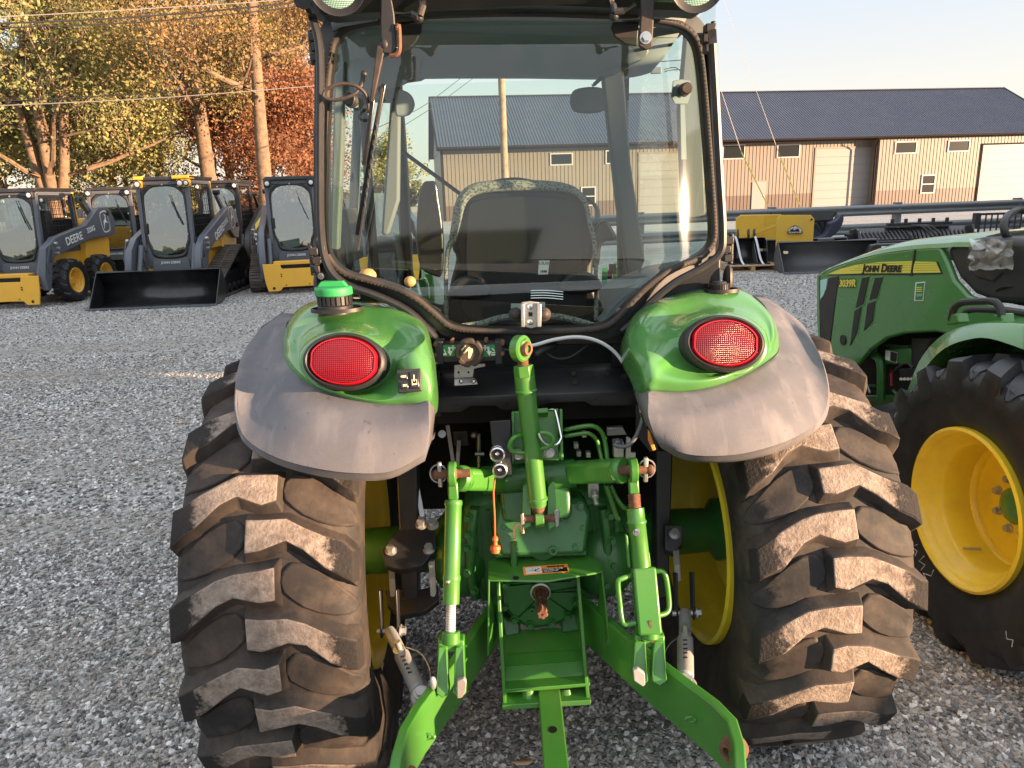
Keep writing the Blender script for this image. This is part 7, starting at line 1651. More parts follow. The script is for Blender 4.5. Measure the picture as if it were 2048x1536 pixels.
loader('track_loader', 'charcoal track loader with a bare yellow attachment plate, beside the cab of the green tractor', 'track loader', (-4.38, 15.45, 0), R(13), tracks=True, num='325G', H=2.16)
loader('track_loader', 'charcoal loader half hidden between the wheeled skid steer and the bucket loader', 'track loader', (-9.25, 18.0, 0), R(12), tracks=True, front='bucket', num='325G', H=2.15)
loader('track_loader', 'black track loader with yellow lettered arm, between the bucket loader and the bare-plate loader', 'track loader', (-6.75, 18.2, 0), R(6), tracks=True, front='none', frame=BLKF, body=BLKF, brand='NEW HOLLAND', H=2.22)
loader('wheeled_skid_steer', 'charcoal skid steer almost hidden behind the 320G machine at the left edge', 'skid steer', (-11.6, 18.6, 0), R(12), H=2.05, front='none')
loader('wheeled_skid_steer', 'charcoal skid steer seen through the left part of the rear window', 'skid steer', (-2.75, 16.4, 0), R(14), H=1.95)

# ================================================================== the second green tractor, on the right
th = R(3.0); S0 = V((2.35, 2.42, 0))
S = thing('open_station_tractor', 'smaller green tractor without a cab parked to the right, bearing 3039R on its bonnet', 'tractor', S0, th)
sx_ = V((math.cos(th), math.sin(th), 0)); sy_ = V((-math.sin(th), math.cos(th), 0))
def sp(px, py, xl):                      # pixel on the plane local x = xl
    return pln(px, py, S0 + sx_ * xl, sx_)
def SL(x, y, z): return S0 + sx_ * x + sy_ * y + V((0, 0, z))
def splate(name, pts, xl, th_, m, parent=None, bev=.003, **kw):
    mb = MB(); mb.prism([sp(a, b, xl) for a, b in pts], sx_ * th_); return mb.build(name, m, parent or S, bev=bev, **kw)
WX = -.60
for s in (-1, 1):
    c = SL(s * .60, 0, .545)
    mb = MB(); tyre(mb, c, sx_, .555, .38, .262, 17, lugh=.034, lugw=.075, seed=9, pads=True, phase=.05); mb.build('rear_tyre', [RUBN, RUBN], S, smooth=40)
    mb = MB(); mb.lathe(c, sx_ * s, rim_prof(.266, .38 * 1.22, 0), 56, closed=True); rm = mb.build('wheel_rim', YELJ, S, smooth=50, solid=.003)
    mb = MB(); mb.lathe(c, sx_ * s, [(-.02, .222), (-.055, .215), (-.06, .19), (-.062, .135), (-.048, .125), (-.048, .07), (-.06, .065), (-.06, 0)], 48, cap0=False); mb.build('wheel_disc', YELJ, rm, smooth=40, solid=.006)
    mb = MB(); mb.lathe(c, sx_ * s, [(-.06, .068), (-.03, .066), (-.018, .055), (-.012, .03), (-.012, 0)], 32); mb.build('hub_cap', GREENP, rm, smooth=50)
    for k in range(8):
        a = 2 * PI * k / 8 + .2; mb = MB(); q = c - sx_ * s * .046 + (sy_ * math.cos(a) + V((0, 0, math.sin(a)))) * .098; mb.hexbolt(q, sx_ * s, .013, .022); mb.build('wheel_bolt', GALV, rm)
    mb = MB(); mb.cyl(c + sx_ * s * .03 + V((0, 0, -.19)) + sy_ * .05, c + sx_ * s * .09 + V((0, 0, -.19)) + sy_ * .06, .006); mb.build('valve_stem', GALV, rm)
    c = SL(s * .52, 1.62, .36)
    mb = MB(); tyre(mb, c, sx_, .37, .24, .2, 15, lugh=.022, lugw=.06, seed=9, pads=False); mb.build('front_tyre', [RUBN, RUBN], S, smooth=40)
    mb = MB(); mb.lathe(c, sx_ * s, rim_prof(.2, .24 * 1.2, 0), 32, closed=True); mb.lathe(c, sx_ * s, [(.03, .16), (.03, 0)], 28); mb.build('wheel_rim', YELJ, S, smooth=50)
# chalk marks on the tyre side
CH = mat('chalk_mark', (.55, .55, .55), .9)
for l in ([(1812, 1062), (1818, 1070)], [(1834, 1089), (1824, 1094), (1834, 1102), (1830, 1112)], [(1848, 1112), (1838, 1122), (1850, 1130), (1842, 1140)], [(1867, 1140), (1862, 1152), (1846, 1146), (1856, 1166)], [(2012, 1262), (2014, 1278), (2026, 1280), (2024, 1294)]):
    mb = MB(); mb.tube([sp(a, b, -.60 - .188) for a, b in l], .0018, 5); mb.build('chalk_mark', CH, S)
# bonnet
HXL = -.335
side = [(1640, 550), (1662, 536), (1700, 522), (1760, 506), (1826, 497), (1880, 494), (1892, 520), (1908, 560), (1935, 590), (1990, 612), (2060, 622), (2060, 690), (1950, 680), (1870, 664), (1810, 667), (1772, 677), (1740, 700), (1718, 728), (1700, 742), (1672, 741), (1645, 716), (1640, 640)]
mb = MB(); mb.prism([sp(a, b, HXL) for a, b in side], sx_ * .03); bn_ = mb.build('bonnet_side', GREENP, S, bev=.012, seg=3)
tc_ = [(1640, 550), (1662, 536), (1700, 522), (1760, 506), (1826, 497), (1880, 494), (1905, 492), (1945, 492)]
base = [sp(a, b, HXL) for a, b in tc_]
rows = []
for (dx, dz, dy) in ((.0, -.004, 0), (.012, .016, 0), (.06, .040, 0.0), (.12, .052, .01), (.335, .066, .02), (.55, .052, .01), (.61, .040, 0), (.658, .016, 0), (.67, -.004, 0)):
    row = []
    for i, p in enumerate(base):
        fr = min(1, .25 + i * .25); row.append(p + sx_ * dx + V((0, 0, dz * fr)) + sy_ * (math.sin(PI * dx / .67) * .10 if i == 0 else (.05 * math.sin(PI * dx / .67) if i == 1 else 0)))
    rows.append(row)
rows = [crom(r, 3) for r in rows]
mb = MB(); mb.grid(rows); mb.build('bonnet_top', GREENP, S, smooth=30, bev=0)
mb = MB(); mb.prism([sp(a, b, HXL + .67) for a, b in side], sx_ * -.03); mb.build('bonnet_side', GREENP, S, bev=.012)
# front: grille wraps round
e0 = [sp(1640, 552, HXL), sp(1643, 718, HXL)]
mb = MB(); rows = []
for f in (0, .25, .5, .75, 1): rows.append([e0[0] + sx_ * .67 * f + sy_ * math.sin(PI * f) * .10, e0[1] + sx_ * .67 * f + sy_ * math.sin(PI * f) * .06])
mb.grid(rows); mb.build('front_grille', BLK, S, smooth=60, solid=.02)
splate('corner_grille', [(1641, 562), (1656, 556), (1677, 552), (1668, 620), (1658, 702), (1643, 700), (1640, 630)], HXL - .004, .01, BLK, bn_)
splate('headlight', [(1640, 560), (1655, 557), (1652, 578), (1646, 592), (1640, 600)], HXL - .008, .01, CLRL, bn_)
st1 = splate('stripe', [(1656, 548), (1680, 538), (1710, 530), (1760, 524), (1827, 522), (1821, 546), (1740, 546), (1680, 548)], HXL - .003, .004, YPRINT, bn_, bev=0)
splate('stripe_edge', [(1653, 551), (1680, 549), (1740, 547.5), (1821, 547.5), (1820, 550), (1740, 550), (1675, 551)], HXL - .0025, .003, BPRINT, bn_, bev=0)
st2 = splate('stripe', [(1830, 523), (1872, 524), (1881, 545), (1823, 546)], HXL - .003, .004, YPRINT, bn_, bev=0)
splate('stripe_edge', [(1872, 523), (1876, 524), (1885, 548), (1823, 549), (1823, 547), (1881, 546)], HXL - .0025, .003, BPRINT, bn_, bev=0)
for k in range(4):
    for (x0, x1) in ((1700 - 14 * (k > 1) * 0 + 8 * (3 - k), 1824), (1829, 1874)): splate('stripe_line', [(x0, 527 + k * 4.6), (x1, 525.5 + k * 4.9), (x1, 526.1 + k * 4.9), (x0, 527.6 + k * 4.6)], HXL - .0036, .001, GPRINT, bn_, bev=0)
splate('bonnet_seam', [(1828, 500), (1831, 500), (1824, 552), (1820, 552)], HXL - .0045, .002, BPRINT, bn_, bev=0)
def stext(s_, px, py, x1, h, m, par, xl, **kw):
    a = sp(px, py, xl); b = sp(x1, py - .4, xl); d = (b - a); up_ = V((0, 0, 1)); L__ = d.length
    sz = h * ((a - CAM).dot(FW)) / FPX
    return text('lettering', s_, sz, m, par, a, d, up_, .0006, width=L__, align='LEFT', **kw)
# "John Deere" reads towards the rear of the tractor
stext('John Deere', 1725, 537, 1806, 21, BPRINT, st1, HXL - .006, caps=True, shear=.2, bold=.002)
stext('3039R', 1677, 567.5, 1711, 20, BPRINT, bn_, HXL - .003, shear=.18, bold=.006); stext('3039R', 1678, 567.5, 1711, 19, YPRINT, bn_, HXL - .006, shear=.18, bold=.002)
for pts in ([(1724, 556), (1737, 554), (1726, 608), (1711, 616)], [(1709, 622), (1722, 614), (1714, 662), (1700, 690)], [(1750, 556), (1764, 555), (1753, 596), (1738, 600)], [(1735, 607), (1750, 602), (1745, 642), (1728, 660)]):
    splate('vent_frame', [(a + (-3 if i in (0, 3) else 3), b + (-3 if i < 2 else 3)) for i, (a, b) in enumerate(pts)], HXL - .002, .004, GREENP, bn_, bev=.001)
    splate('vent', pts, HXL - .005, .006, BPRINT, bn_, bev=0)
mb = MB(); c = sp(1686, 680, HXL - .004); mb.lathe(c, -sx_, [(0, .030), (.004, .030), (.004, .024), (-.0, .022)], 24); mb.build('side_port', BLK, bn_); mb = MB(); mb.cyl(c, c - sx_ * .003, .021, n=20); mb.build('port_bore', BPRINT, bn_)
stk = splate('sticker', [(1831, 565), (1850, 563), (1846, 602), (1828, 602)], HXL - .003, .002, WHT, bn_, bev=0)
splate('sticker_field', [(1833, 567), (1848, 565.5), (1844.5, 600), (1830, 600)], HXL - .0045, .002, GPRINT, stk, bev=0)
for (y, m_) in ((574, YPRINT), (578, YPRINT), (582, YPRINT), (588, WHTD), (591, WHTD)): splate('sticker_print', [(1833, y), (1844, y - .6), (1844, y + 1.2), (1833, y + 1.8)], HXL - .006, .001, m_, stk, bev=0)
# dash shroud, wheel, bellows
mb = MB(); sh = [sp(a, b, HXL + .02) for a, b in ((1890, 497), (1915, 480), (1960, 474), (2060, 478), (2060, 612), (1990, 606), (1945, 588), (1915, 556), (1900, 524))]
mb.prism(sh, sx_ * .60); mb.build('dash_shroud', BLK, S, bev=.03, seg=3)
mb = MB(); mb.prism([sp(a, b, HXL + .012) for a, b in ((1924, 490), (1965, 484), (2000, 505), (2006, 545), (1985, 565), (1952, 556), (1930, 528))], sx_ * .02); mb.build('dash_recess', KNOB, S, bev=.01)
# clear plastic wrap
PLW = glass('crumpled_clear_film', (.86, .86, .84), 1.0, .12, (.8, .78, .72), .22)
rr2 = random.Random(5); rows = []
for j in range(8):
    rows.append([sp(1938 + i * 11.0 + (rr2.uniform(-3, 3)), (474 + 8 * abs(math.sin(i * 1.7)) if j == 0 else 480) + j * 8.5 + rr2.uniform(-3, 3), HXL - .02 + rr2.uniform(-.03, .03)) for i in range(9)])
mb = MB(); mb.grid(rows); mb.build('plastic_wrap', PLW, S, smooth=False)
c = SL(-.12, .62, 1.44)
mb = MB(); cs = crom([sp(2066, 425, -.10), sp(2040, 421, -.12), sp(2020, 428, -.2), sp(2008, 446, -.27), sp(2012, 470, -.27), sp(2028, 488, -.2), sp(2052, 500, -.10)], 5); mb.tube(cs, .015, 10); mb.build('steering_wheel', BLK, S)
mb = MB(); b0, b1 = sp(2052, 560, -.22), sp(2075, 505, -.16); mb.lathe(b0 - (b1 - b0) * .6, (b1 - b0), [((i * .016), (.085 - i * .0022) - (.008 if i % 2 else 0)) for i in range(16)], 24); mb.build('steering_bellows', BLK, S)
# fender
fo = [(1805, 850), (1812, 800), (1830, 745), (1852, 705), (1885, 672), (1925, 655), (1975, 648), (2070, 655)]
fi = [(1800, 872), (1818, 810), (1838, 760), (1862, 722), (1892, 695), (1930, 680), (1980, 676), (2070, 705)]
A_ = crom([sp(a, b, -.62) for a, b in fo], 4); mb = MB(); rows = [A_, [p - sx_ * .01 + V((0, 0, -.012)) for p in A_], ]
In_ = [p + sx_ * .26 + V((0, 0, .02)) for p in A_]
Bt = crom([sp(a, b, -.66) for a, b in fi], 4)
mb.grid([In_, [p + sx_ * .02 + V((0, 0, .006)) for p in A_], A_, Bt, [p + sx_ * .30 for p in Bt]])
mb.grid([In_, [p + V((0, 0, -.55)) for p in In_]])
mb.build('fender', GREENP, S, smooth=50, solid=.006)
mb = MB(); mb.grid([[p + sx_ * (.60 + .26) + V((0, 0, .02)) for p in A_], [p + sx_ * 1.14 for p in A_], [p + sx_ * 1.2 + V((0, 0, -.05)) for p in A_]]); mb.build('fender', GREENP, S, smooth=50, solid=.006)
for (l, xl, r_) in (([(1902, 640), (1908, 618), (1922, 606), (1950, 603), (1985, 603), (1998, 612), (2004, 632)], -.56, .014), ([(1922, 634), (1940, 620), (1990, 620), (2060, 628)], -.45, .013)):
    mb = MB(); mb.tube(crom([sp(a, b, xl) for a, b in l], 5), r_, 10); mb.build('grab_handle', BLK, S)
for px in (1903, 1992): mb = MB(); mb.prism([sp(a, b, -.57) for a, b in ((px - 12, 650), (px + 14, 646), (px + 10, 626), (px - 6, 630))], sx_ * .05); mb.build('handle_foot', GREENP, S, bev=.006)
# step, engine bay
mb = MB(); mb.prism([sp(1728, 820, -.42), sp(1800, 800, -.42), sp(1800, 830, -.60), sp(1785, 880, -.62)], V((0, 0, -.02))); mb.build('foot_plate', BLK, S, bev=.004)
splate('step_side', [(1726, 822), (1785, 872), (1790, 888), (1784, 892), (1726, 838)], -.55, .03, GREENP)
mb = MB(); q0, q1 = sp(1745, 812, -.44), sp(1790, 862, -.58)
for k in range(5): mb.bar(q0 + sx_ * .03 * k, q1 + sx_ * .03 * k, .008, .006)
mb.build('step_treads', BLKS, S, kind='stuff')
mb = MB(); mb.prism([sp(a, b, -.16) for a, b in ((1680, 660), (1900, 640), (1900, 830), (1840, 860), (1720, 850), (1672, 742))], sx_ * .4); mb.build('engine_block', VOID, S, bev=.01)
mb = MB(); mb.prism([sp(a, b, -.22) for a, b in ((1690, 790), (1800, 790), (1800, 826), (1720, 832), (1694, 812))], sx_ * .44); mb.build('front_frame', GREEND, S, bev=.01)
for (l, r_, m_, xl) in (([(1748, 712), (1757, 716), (1762, 736), (1762, 800)], .022, GREEND, -.27), ([(1716, 760), (1735, 770), (1752, 772)], .008, GREEND, -.25), ([(1712, 740), (1728, 756), (1740, 786)], .007, GALV, -.26), ([(1768, 730), (1790, 722), (1810, 718)], .008, GREEND, -.24), ([(1768, 690), (1800, 694), (1820, 694)], .01, GREEND, -.24), ([(1782, 738), (1784, 772)], .008, REDL, -.30), ([(1790, 742), (1800, 732), (1815, 726), (1826, 736)], .007, BLK, -.30), ([(1752, 690), (1752, 706), (1764, 716)], .012, GREEND, -.25), ([(1786, 780), (1796, 792), (1800, 812)], .008, GREEND, -.28), ([(1724, 780), (1730, 800), (1745, 812)], .006, BLK, -.28)):
    mb = MB(); mb.tube(crom([sp(a, b, xl) for a, b in l], 4), r_, 8); mb.build('engine_pipe' if m_ != BLK else 'engine_hose', m_, S)
mb = MB(); mb.prism([sp(a, b, -.26) for a, b in ((1768, 698), (1820, 696), (1820, 730), (1770, 728))], sx_ * .1); mb.build('engine_cover', GREEND, S, bev=.008)
ds = splate('danger_sticker', [(1771, 700), (1795, 705), (1793, 726), (1770, 719)], -.265, .002, WHT, bev=0); splate('sticker_field', [(1781, 703), (1794, 706), (1792, 725), (1780, 721)], -.267, .002, BPRINT, ds, bev=0)
mb = MB(); mb.prism([sp(a, b, -.25) for a, b in ((1822, 674), (1862, 676), (1850, 705), (1838, 740), (1820, 735))], sx_ * .3); mb.build('battery_box', BLK, S, bev=.008)
mb = MB()
for k in range(4): mb.cyl(sp(1802 + k * 7, 758, -.28), sp(1802 + k * 7, 758, -.24), .008, n=10)
mb.build('valve_ports', GALV, S, kind='stuff')
mb = MB(); mb.prism([sp(a, b, -.26) for a, b in ((1798, 738), (1828, 736), (1828, 764), (1802, 764))], sx_ * .08); mb.build('valve_block', BLK, S, bev=.004)
mb = MB(); mb.prism([SL(-.25, -.1, .4), SL(-.25, .9, .4), SL(-.25, .9, .95), SL(-.25, -.1, .95)], sx_ * .5); mb.build('chassis', VOID, S)
mb = MB(); mb.prism([SL(-.24, -.25, 1.0), SL(-.24, .30, 1.0), SL(-.24, .30, 1.1), SL(-.24, -.15, 1.1), SL(-.24, -.28, 1.5), SL(-.24, -.36, 1.5)], sx_ * .48); mb.build('seat', YELJ, S, bev=.03)
mb = MB(); mb.cyl(SL(-.5, 0, .545), SL(.5, 0, .545), .07); mb.build('rear_axle', GREEND, S)
mb = MB(); mb.cyl(SL(-.45, 1.62, .36), SL(.45, 1.62, .36), .05); mb.build('front_axle', GREEND, S)

# ================================================================== attachments by the guard rail
AG = 'attachments lined up along the guard rail'
SNOW = mat('snow_pusher_yellow', (.66, .40, .035), .5, dirt=(.4, .28, .12), dscale=3, damt=.3)
def org(px, py, rz=0): p = g(px, py); return p
sp0 = w(1472, 500, 16.6); sp0.z = 0
t = thing('snow_pusher', 'yellow box snow pusher with a half-round logo on its right end plate', 'snow pusher', sp0, R(-4), AG)
def L_(px, py, Y):
    M = ROOTM[t.name].inverted(); return M @ w(px, py, Y)
def lplate(nm, pts, th_, m, par=None, bev=.006):
    mb = MB(); P = W(pts); d = (P[1] - P[0]).cross(P[2] - P[0]).normalized(); d = d if d.y > 0 else -d; mb.prism(P, d * th_); return mb.build(nm, m, par or t, bev=bev)
a = lplate('end_plate', [(1472, 437, 16.4), (1481, 431, 16.4), (1528, 430, 16.4), (1528, 526, 16.4), (1472, 528, 16.4)], .03, SNOW)
lplate('back_plate', [(1526, 431, 17.0), (1561, 430, 17.3), (1557, 517, 17.3), (1526, 520, 17.0)], .03, SNOW)
b_ = lplate('end_plate', [(1562, 430, 15.6), (1622, 430, 15.6), (1629, 438, 15.6), (1623, 533, 15.6), (1550, 535, 15.6), (1554, 438, 15.6)], .03, SNOW)
mb = MB(); mb.bar(w(1490, 473, 16.3), w(1556, 450, 15.9), .06, .06); mb.build('brace', SNOW, t, bev=.006)
mb = MB(); mb.bar(w(1480, 432, 16.9), w(1562, 431, 16.6), .08, .05); mb.build('top_rail', SNOW, t, bev=.006)
mb = MB(); n = 16; cc = (1590, 467)
arc = [w(cc[0] + 15 * math.cos(PI * i / n), cc[1] - 16 * math.sin(PI * i / n), 15.58) for i in range(n + 1)]
mb.prism(arc, (0, -.006, 0)); lg = mb.build('logo_badge', BPRINT, t, smooth=False)
mb = MB(); mb.prism(W([(1575, 463, 15.57), (1605, 463, 15.57), (1605, 467, 15.57), (1575, 467, 15.57)]), (0, -.006, 0)); mb.build('red_band', REDL, lg, smooth=False)
text('lettering', 'WORKSAVER', .045, WHT, lg, w(1590, 465, 15.555), (1, 0, 0), (0, 0, 1), .001, width=.28)
s__ = 'SNOW PUSHER'
for i, ch in enumerate(s__):
    if ch == ' ': continue
    a = PI * (1 - (i + .8) / (len(s__) + .6)); p = w(cc[0] + 11.5 * math.cos(a), cc[1] - 3 - 9.5 * math.sin(a), 15.56); rd = V((math.cos(a), 0, math.sin(a))); text('lettering', ch, .05, WHT, lg, p, (rd.z, 0, -rd.x), rd, .001, bold=.002)
mb = MB(); mb.prism(W([(1583, 455, 15.565), (1592, 453, 15.565), (1595, 457, 15.565), (1588, 461, 15.565)]), (0, -.004, 0)); mb.build('plough_figure', WHTD, lg, smooth=False)
mb = MB(); c = w(1623, 439, 15.58); mb.cyl(c, c + V((0, -.01, 0)), .022); mb.build('hole', BPRINT, t)
# plough blade
PB = mat('dark_blue_plough', (.02, .026, .05), .5, dirt=(.1, .1, .1), dscale=3, damt=.3)
t = thing('snow_plough', 'dark curved snow plough blade leaning behind the yellow snow pusher', 'snow plough', V((w(1640, 500, 17.4).x, 17.4, 0)), R(0), AG)
rows = []
for f in range(9):
    a = f / 8; r_ = []
    for k in range(9):
        q = k / 8; cur = .30 * (1 - (2 * q - 1) ** 2)
        p0 = w(1543 + (1674 - 1543) * a, (424 + (425 - 424) * a), 17.6 - .6 * a)
        r_.append(V((p0.x + (.06 if a > .9 else 0) - cur * .1, p0.y + cur + .1, p0.z - q * .72)))
    rows.append(r_)
mb = MB(); mb.grid(rows); mb.build('blade', PB, t, smooth=50, solid=.02)
mb = MB(); mb.prism(W([(1543, 424, 17.45), (1674, 420, 17.0), (1666, 440, 17.0), (1626, 442, 17.1), (1545, 434, 17.45)]), (0, .04, 0)); mb.build('top_deflector', BLK, t, bev=.01)
cv_ = crom(W([(1684, 427, 16.6), (1688, 438, 16.6), (1681, 457, 16.6), (1665, 473, 16.6), (1640, 482, 16.6), (1626, 478, 16.6), (1650, 470, 16.6), (1660, 455, 16.6), (1662, 446, 16.6), (1675, 440, 16.6)]), 3, True)
mb = MB(); mb.prism(cv_, (0, .25, 0)); mb.build('curved_end', PB, t, bev=.02)
mb = MB(); mb.bar(w(1630, 446, 16.9), w(1645, 470, 16.9), .08, .05); mb.bar(w(1644, 445, 16.9), w(1648, 470, 16.9), .05, .05); mb.build('trip_frame', BLKF, t, bev=.006, kind='stuff')
# two buckets
BKM = mat('graphite_bucket_paint', (.075, .077, .08), .45, dirt=(.15, .145, .14), dscale=2.5, damt=.35)
for (loc, rz, hw, lab) in (((w(1640, 500, 15.1).x + .05, 14.9, 0), R(-2), .98, 'graphite loader bucket in front with its open side to the camera'), ((w(1612, 500, 15.4).x, 15.75, 0), R(-2), .98, 'graphite loader bucket standing behind the front one, only its top and left side showing')):
    t = thing('loader_bucket', lab, 'bucket', loc, rz, 'graphite buckets on the gravel')
    b = bucket(t, 0, .15, 0, hw, .58, BKM, child='shell')
    mb = MB(); mb.bx(-.15, .15, .02, .14, .56, .64); mb.build('mounting_plate', BKM, t, local=True, bev=.01)
    mb = MB(); mb.prism([(-hw + .10, -.02, .42), (-hw + .20, -.02, .41), (-hw + .20, -.02, .36), (-hw + .11, -.02, .36)], (0, -.004, 0)); mb.build('sticker', CREAM, t, local=True)
# small digging bucket on a pallet
PINE = mat('pallet_pine', (.42, .28, .16), .8, col2=(.30, .19, .11), nscale=5, bump=.3, bscale=40)
pp_ = g(1500, 540); t = thing('pallet', 'wooden pallet under the small strapped bucket', 'pallet', (pp_.x, pp_.y + .1, 0), R(-6))
for k in range(7):
    mb = MB(); mb.bx(-.54, .54, -.46 + k * .15, -.36 + k * .15, .11, .13); mb.build('deck_board', PINE, t, local=True, bev=.003)
for x in (-.5, 0, .5): mb = MB(); mb.bx(x - .04, x + .04, -.46, .54, .022, .109); mb.build('stringer', PINE, t, local=True, bev=.003)
for y in (-.44, .04, .5): mb = MB(); mb.bx(-.54, .54, y - .05, y + .05, .0, .021); mb.build('bottom_board', PINE, t, local=True, bev=.003)
t = thing('digging_bucket', 'small black digging bucket strapped on the wooden pallet', 'bucket', (pp_.x - .02, pp_.y + .15, .131), R(-6))
prof = [(-.22, .0), (.05, .0), (.22, .08), (.30, .25), (.26, .45), (.12, .52)]
P = crom([V((0, a, b)) for a, b in prof], 4)
mb = MB(); mb.grid([[V((-.40, p.y, p.z)) for p in P], [V((.36, p.y, p.z)) for p in P]]); mb.build('shell', BLKS, t, local=True, solid=.014, smooth=50)
for s in (-.41, .36):
    mb = MB(); mb.prism([V((s, p.y, p.z)) for p in P] + [V((s, -.05, .48)), V((s, -.16, .25))], (.014, 0, 0)); mb.build('side_plate', BLKS, t, local=True, bev=.003)
for x in (-.22, .0, .12): mb = MB(); mb.prism([(x, .02, .50), (x, .14, .50), (x, .16, .66), (x, .06, .72), (x, .0, .62)], (.03, 0, 0)); mb.build('ear', BLKF, t, local=True, bev=.006)
for k in range(5): mb = MB(); mb.bx(-.36 + k * .17, -.28 + k * .17, -.32, -.2, .0, .025); mb.build('tooth', BLKF, t, local=True, bev=.004)
STRAP = mat('white_strap', (.62, .62, .66), .6)
for x in (-.26, .14):
    mb = MB(); pts = crom([V((x, .2, .54)), V((x, .02, .56)), V((x + .03, -.10, .40)), V((x + .08, -.22, .12)), V((x + .12, -.36, .0))], 5)
    mb.grid([[p - V((.022, 0, 0)) for p in pts], [p + V((.022, 0, 0)) for p in pts]]); mb.build('strap', STRAP, t, local=True, solid=.004)
mb = MB(); mb.bx(-.52, -.43, -.12, -.09, .02, .3); mb.build('tag', WHTD, t, local=True)
# black attachments on the right
def blk_att(label, px, py, Y, wd, hh, kind):
    p = w(px, py, Y); t = thing(kind, label, kind.replace('_', ' '), (p.x, Y, 0), R(-4), AG); return t
t = blk_att('black rotary tiller with slotted cover and hoses to the right of the buckets', 1700, 480, 16.6, 2, .7, 'rotary_tiller')
mb = MB(); mb.prism([(.1, -.35, .0), (.1, .35, .0), (.1, .35, .66), (.1, -.02, .72), (.1, -.12, .68), (.1, -.40, .2)], (.05, 0, 0)); mb.build('end_plate', BLKF, t, local=True, bev=.006)
mb = MB(); mb.prism([(2.6, -.35, .0), (2.6, .35, .0), (2.6, .35, .66), (2.6, -.02, .74), (2.6, -.40, .2)], (.05, 0, 0)); mb.build('end_plate', BLKF, t, local=True, bev=.006)
mb = MB(); mb.prism([(.12, -.06, .46), (.12, .3, .70), (.12, .34, .66), (.12, -.02, .42)], (2.5, 0, 0)); cvr = mb.build('cover', BLKS, t, local=True, bev=.004)
for k in range(26):
    x = .22 + k * .09; sl2 = .03 if k < 13 else -.03
    mb = MB(); mb.prism([(x, -.040, .505), (x + .035, -.040, .505), (x + .035 - sl2, .17, .638), (x - sl2, .17, .638)], (0, -.004, .006)); mb.build('slot', BPRINT, cvr, local=True)
mb = MB(); mb.bx(.15, 2.6, -.2, .3, .30, .44); mb.build('rotor_case', BLKF, t, local=True, bev=.02)
mb = MB(); mb.cyl((.2, -.05, .2), (2.6, -.05, .2), .16); mb.build('roller', BLK, t, local=True)
for k in range(3): mb = MB(); mb.tube(crom([(1.3 + .1 * k, .1, .74), (1.5 + .1 * k, -.1, .72), (1.7 + .1 * k, -.2, .5), (2.0, -.25, .42)], 5), .022, 8); mb.build('hose', BLK, t, local=True)
mb = MB(); mb.bx(.9, 2.3, .2, .34, .74, .80); [mb.box((1.0 + .3 * k, .26, .84), (.06, .06, .1)) for k in range(5)]; mb.build('hitch_rail', BLKF, t, local=True, bev=.006)
mb = MB(); mb.ball((-.12, .1, .32), .16, sc=(1.3, 1, .8)); mb.box((.0, .1, .52), (.14, .14, .16)); mb.build('motor', BLK, t, local=True)
for (x, z) in ((.14, .62), (2.64, .60)): mb = MB(); mb.box((x, -.13, z), (.05, .01, .07)); mb.build('label', WHT, t, local=True)
t = blk_att('low black ground leveller lying in front of the rotary tiller', 1750, 500, 14.6, 2, .5, 'land_leveller')
mb = MB(); mb.bx(.0, 2.2, -.1, .1, .20, .52); mb.build('beam', BLKF, t, local=True, bev=.01)
mb = MB(); mb.prism([(-.35, -.1, .0), (.0, -.1, .0), (.0, -.1, .52), (-.1, -.1, .5)], (0, .2, 0)); mb.build('side_wing', BLKF, t, local=True, bev=.01)
for x in (.12, 1.05): mb = MB(); mb.box((x, -.105, .45), (.09, .01, .06)); mb.build('label', WHT, t, local=True)
for x in (.4, .9, 1.4): mb = MB(); mb.box((x, -.11, .42), (.05, .03, .2)); mb.build('rib', BLKF, t, local=True, bev=.004)
t = blk_att('black grapple frame with a grid of thin bars behind the steering wheel', 1950, 480, 17.0, 1, .8, 'grapple_frame')
for k in range(9): mb = MB(); mb.bar((.05 + k * .13, 0, .3), (.05 + k * .13, 0, .92), .025, .025); mb.build('bar', BLKF, t, local=True)
for z in (.3, .92): mb = MB(); mb.bar((0, 0, z), (1.15, 0, z), .05, .05); mb.build('rail', BLKF, t, local=True)
for x in (-.03, 1.2): mb = MB(); mb.bx(x - .04, x + .08, -.05, .1, 0, .95); mb.build('upright', BLKF, t, local=True, bev=.006)

# fallen leaves on the gravel
for i, (px, py, c_) in enumerate(((340, 718, 'tan leaf lying on the gravel right of the lit strip'), (22, 880, 'small rust leaf on the gravel near the left edge'), (360, 848, 'tiny orange leaf left of the tractor tyre'), (1045, 1532, 'tan leaf at the bottom edge beside the drawbar'))):
    p = g(px, py); k_ = .05 if i == 0 else .028; mb = MB()
    pts = [(0, 1, .3), (.35, .5, .1), (.5, 0, .2), (.3, -.5, .05), (0, -1, .3), (-.3, -.5, .1), (-.5, 0, .25), (-.35, .5, .1)]
    mb.add([p + V((b * k_ * 1.3, a * k_, .012 + c2 * k_ * .5)) for a, b, c2 in pts] + [p + V((0, 0, .012))], [(8, q, (q + 1) % 8) for q in range(8)])
    o = mb.build('fallen_leaf', HOSEC, None, solid=.0008); setp(o, c_, 'leaf', 'fallen leaves on the gravel')

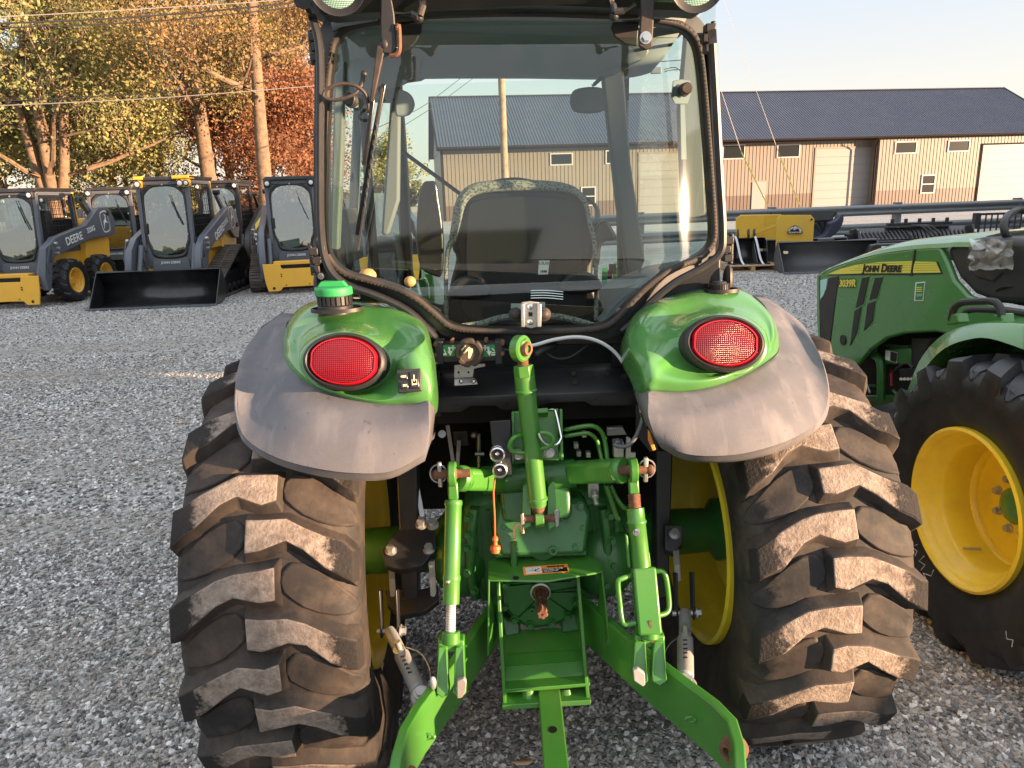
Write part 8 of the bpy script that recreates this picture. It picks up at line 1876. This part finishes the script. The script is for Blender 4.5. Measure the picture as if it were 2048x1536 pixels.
# ================================================================== added unseen sheds, wall and block that shade the yard and darken reflections
sd = V((math.sin(R(SUN_AZ)), -math.cos(R(SUN_AZ)), 0)); sn = V((-sd.y, sd.x, 0))
def shed(name, label, s0, s1, t0, dep, h):
    a = sn * s0 + sd * t0; t = thing(name, label, 'shed', (a.x, a.y, 0), math.atan2(sn.y, sn.x)); Lh = s1 - s0
    mb = MB(); mb.bx(0, Lh, -dep, 0, 0, h); mb.build('wall', SHW, t, local=True)
    mb = MB(); mb.prism([(-.15 * 0, -dep - .2, h), (0, .2, h), (0, -dep / 2, h + dep * .12)], (Lh, 0, 0)); mb.build('roof', BR, t, local=True)
    return t
SHW = mat('dark_green_shed_siding', (.03, .04, .035), .6)  # kept dark so the added blockers reflect dimly in the rear window
SA = float(globals().get('SHA', 1.0))
shed('storage_shed', 'small dark storage shed to the right of the photographer', -1.6, 1.15, 12, 3, 4.2)  # added out of view to shade the left foreground gravel
t = thing('workshop', 'low dark workshop behind the photographer', 'workshop', (-10, -9, 0)); mb = MB(); mb.bx(0, 10.45, -6, 0, 0, 3.1); mb.build('wall', SHW, t, local=True); mb = MB(); mb.prism([(-.3, .3, 3.1), (-.3, -6.3, 3.1), (-.3, -3, 3.5)], (11, 0, 0)); mb.build('roof', BR, t, local=True)  # added unseen block, gives the rear window its dark reflection
t = thing('yard_wall', 'low dark block wall between the two sheds to the right of the photographer', 'wall', tuple(sn * 1.1 + sd * 12.5), math.atan2(sn.y, sn.x)); mb = MB(); mb.bx(0, 1.5, -.3, 0, 0, 1.66); mb.build('block_work', SHW, t, local=True); mb = MB(); mb.bx(0, 1.5, -.33, .03, 1.662, 1.70); mb.build('coping', SHW, t, local=True)  # added low wall: shades the gravel, leaves the tyres sunlit
shed('sales_shed', 'tan sales shed to the right of the yard beside the green tractors', 2.62, 5.25, 13, 5, 4.4)  # added unseen shed keeping the smaller tractor in shade
shed('long_shed', 'long tan shed at the right side of the yard near the attachments', 5.85, 32, 13, 5, 4.4)  # added unseen shed; the gap before it lets a sunlit strip through
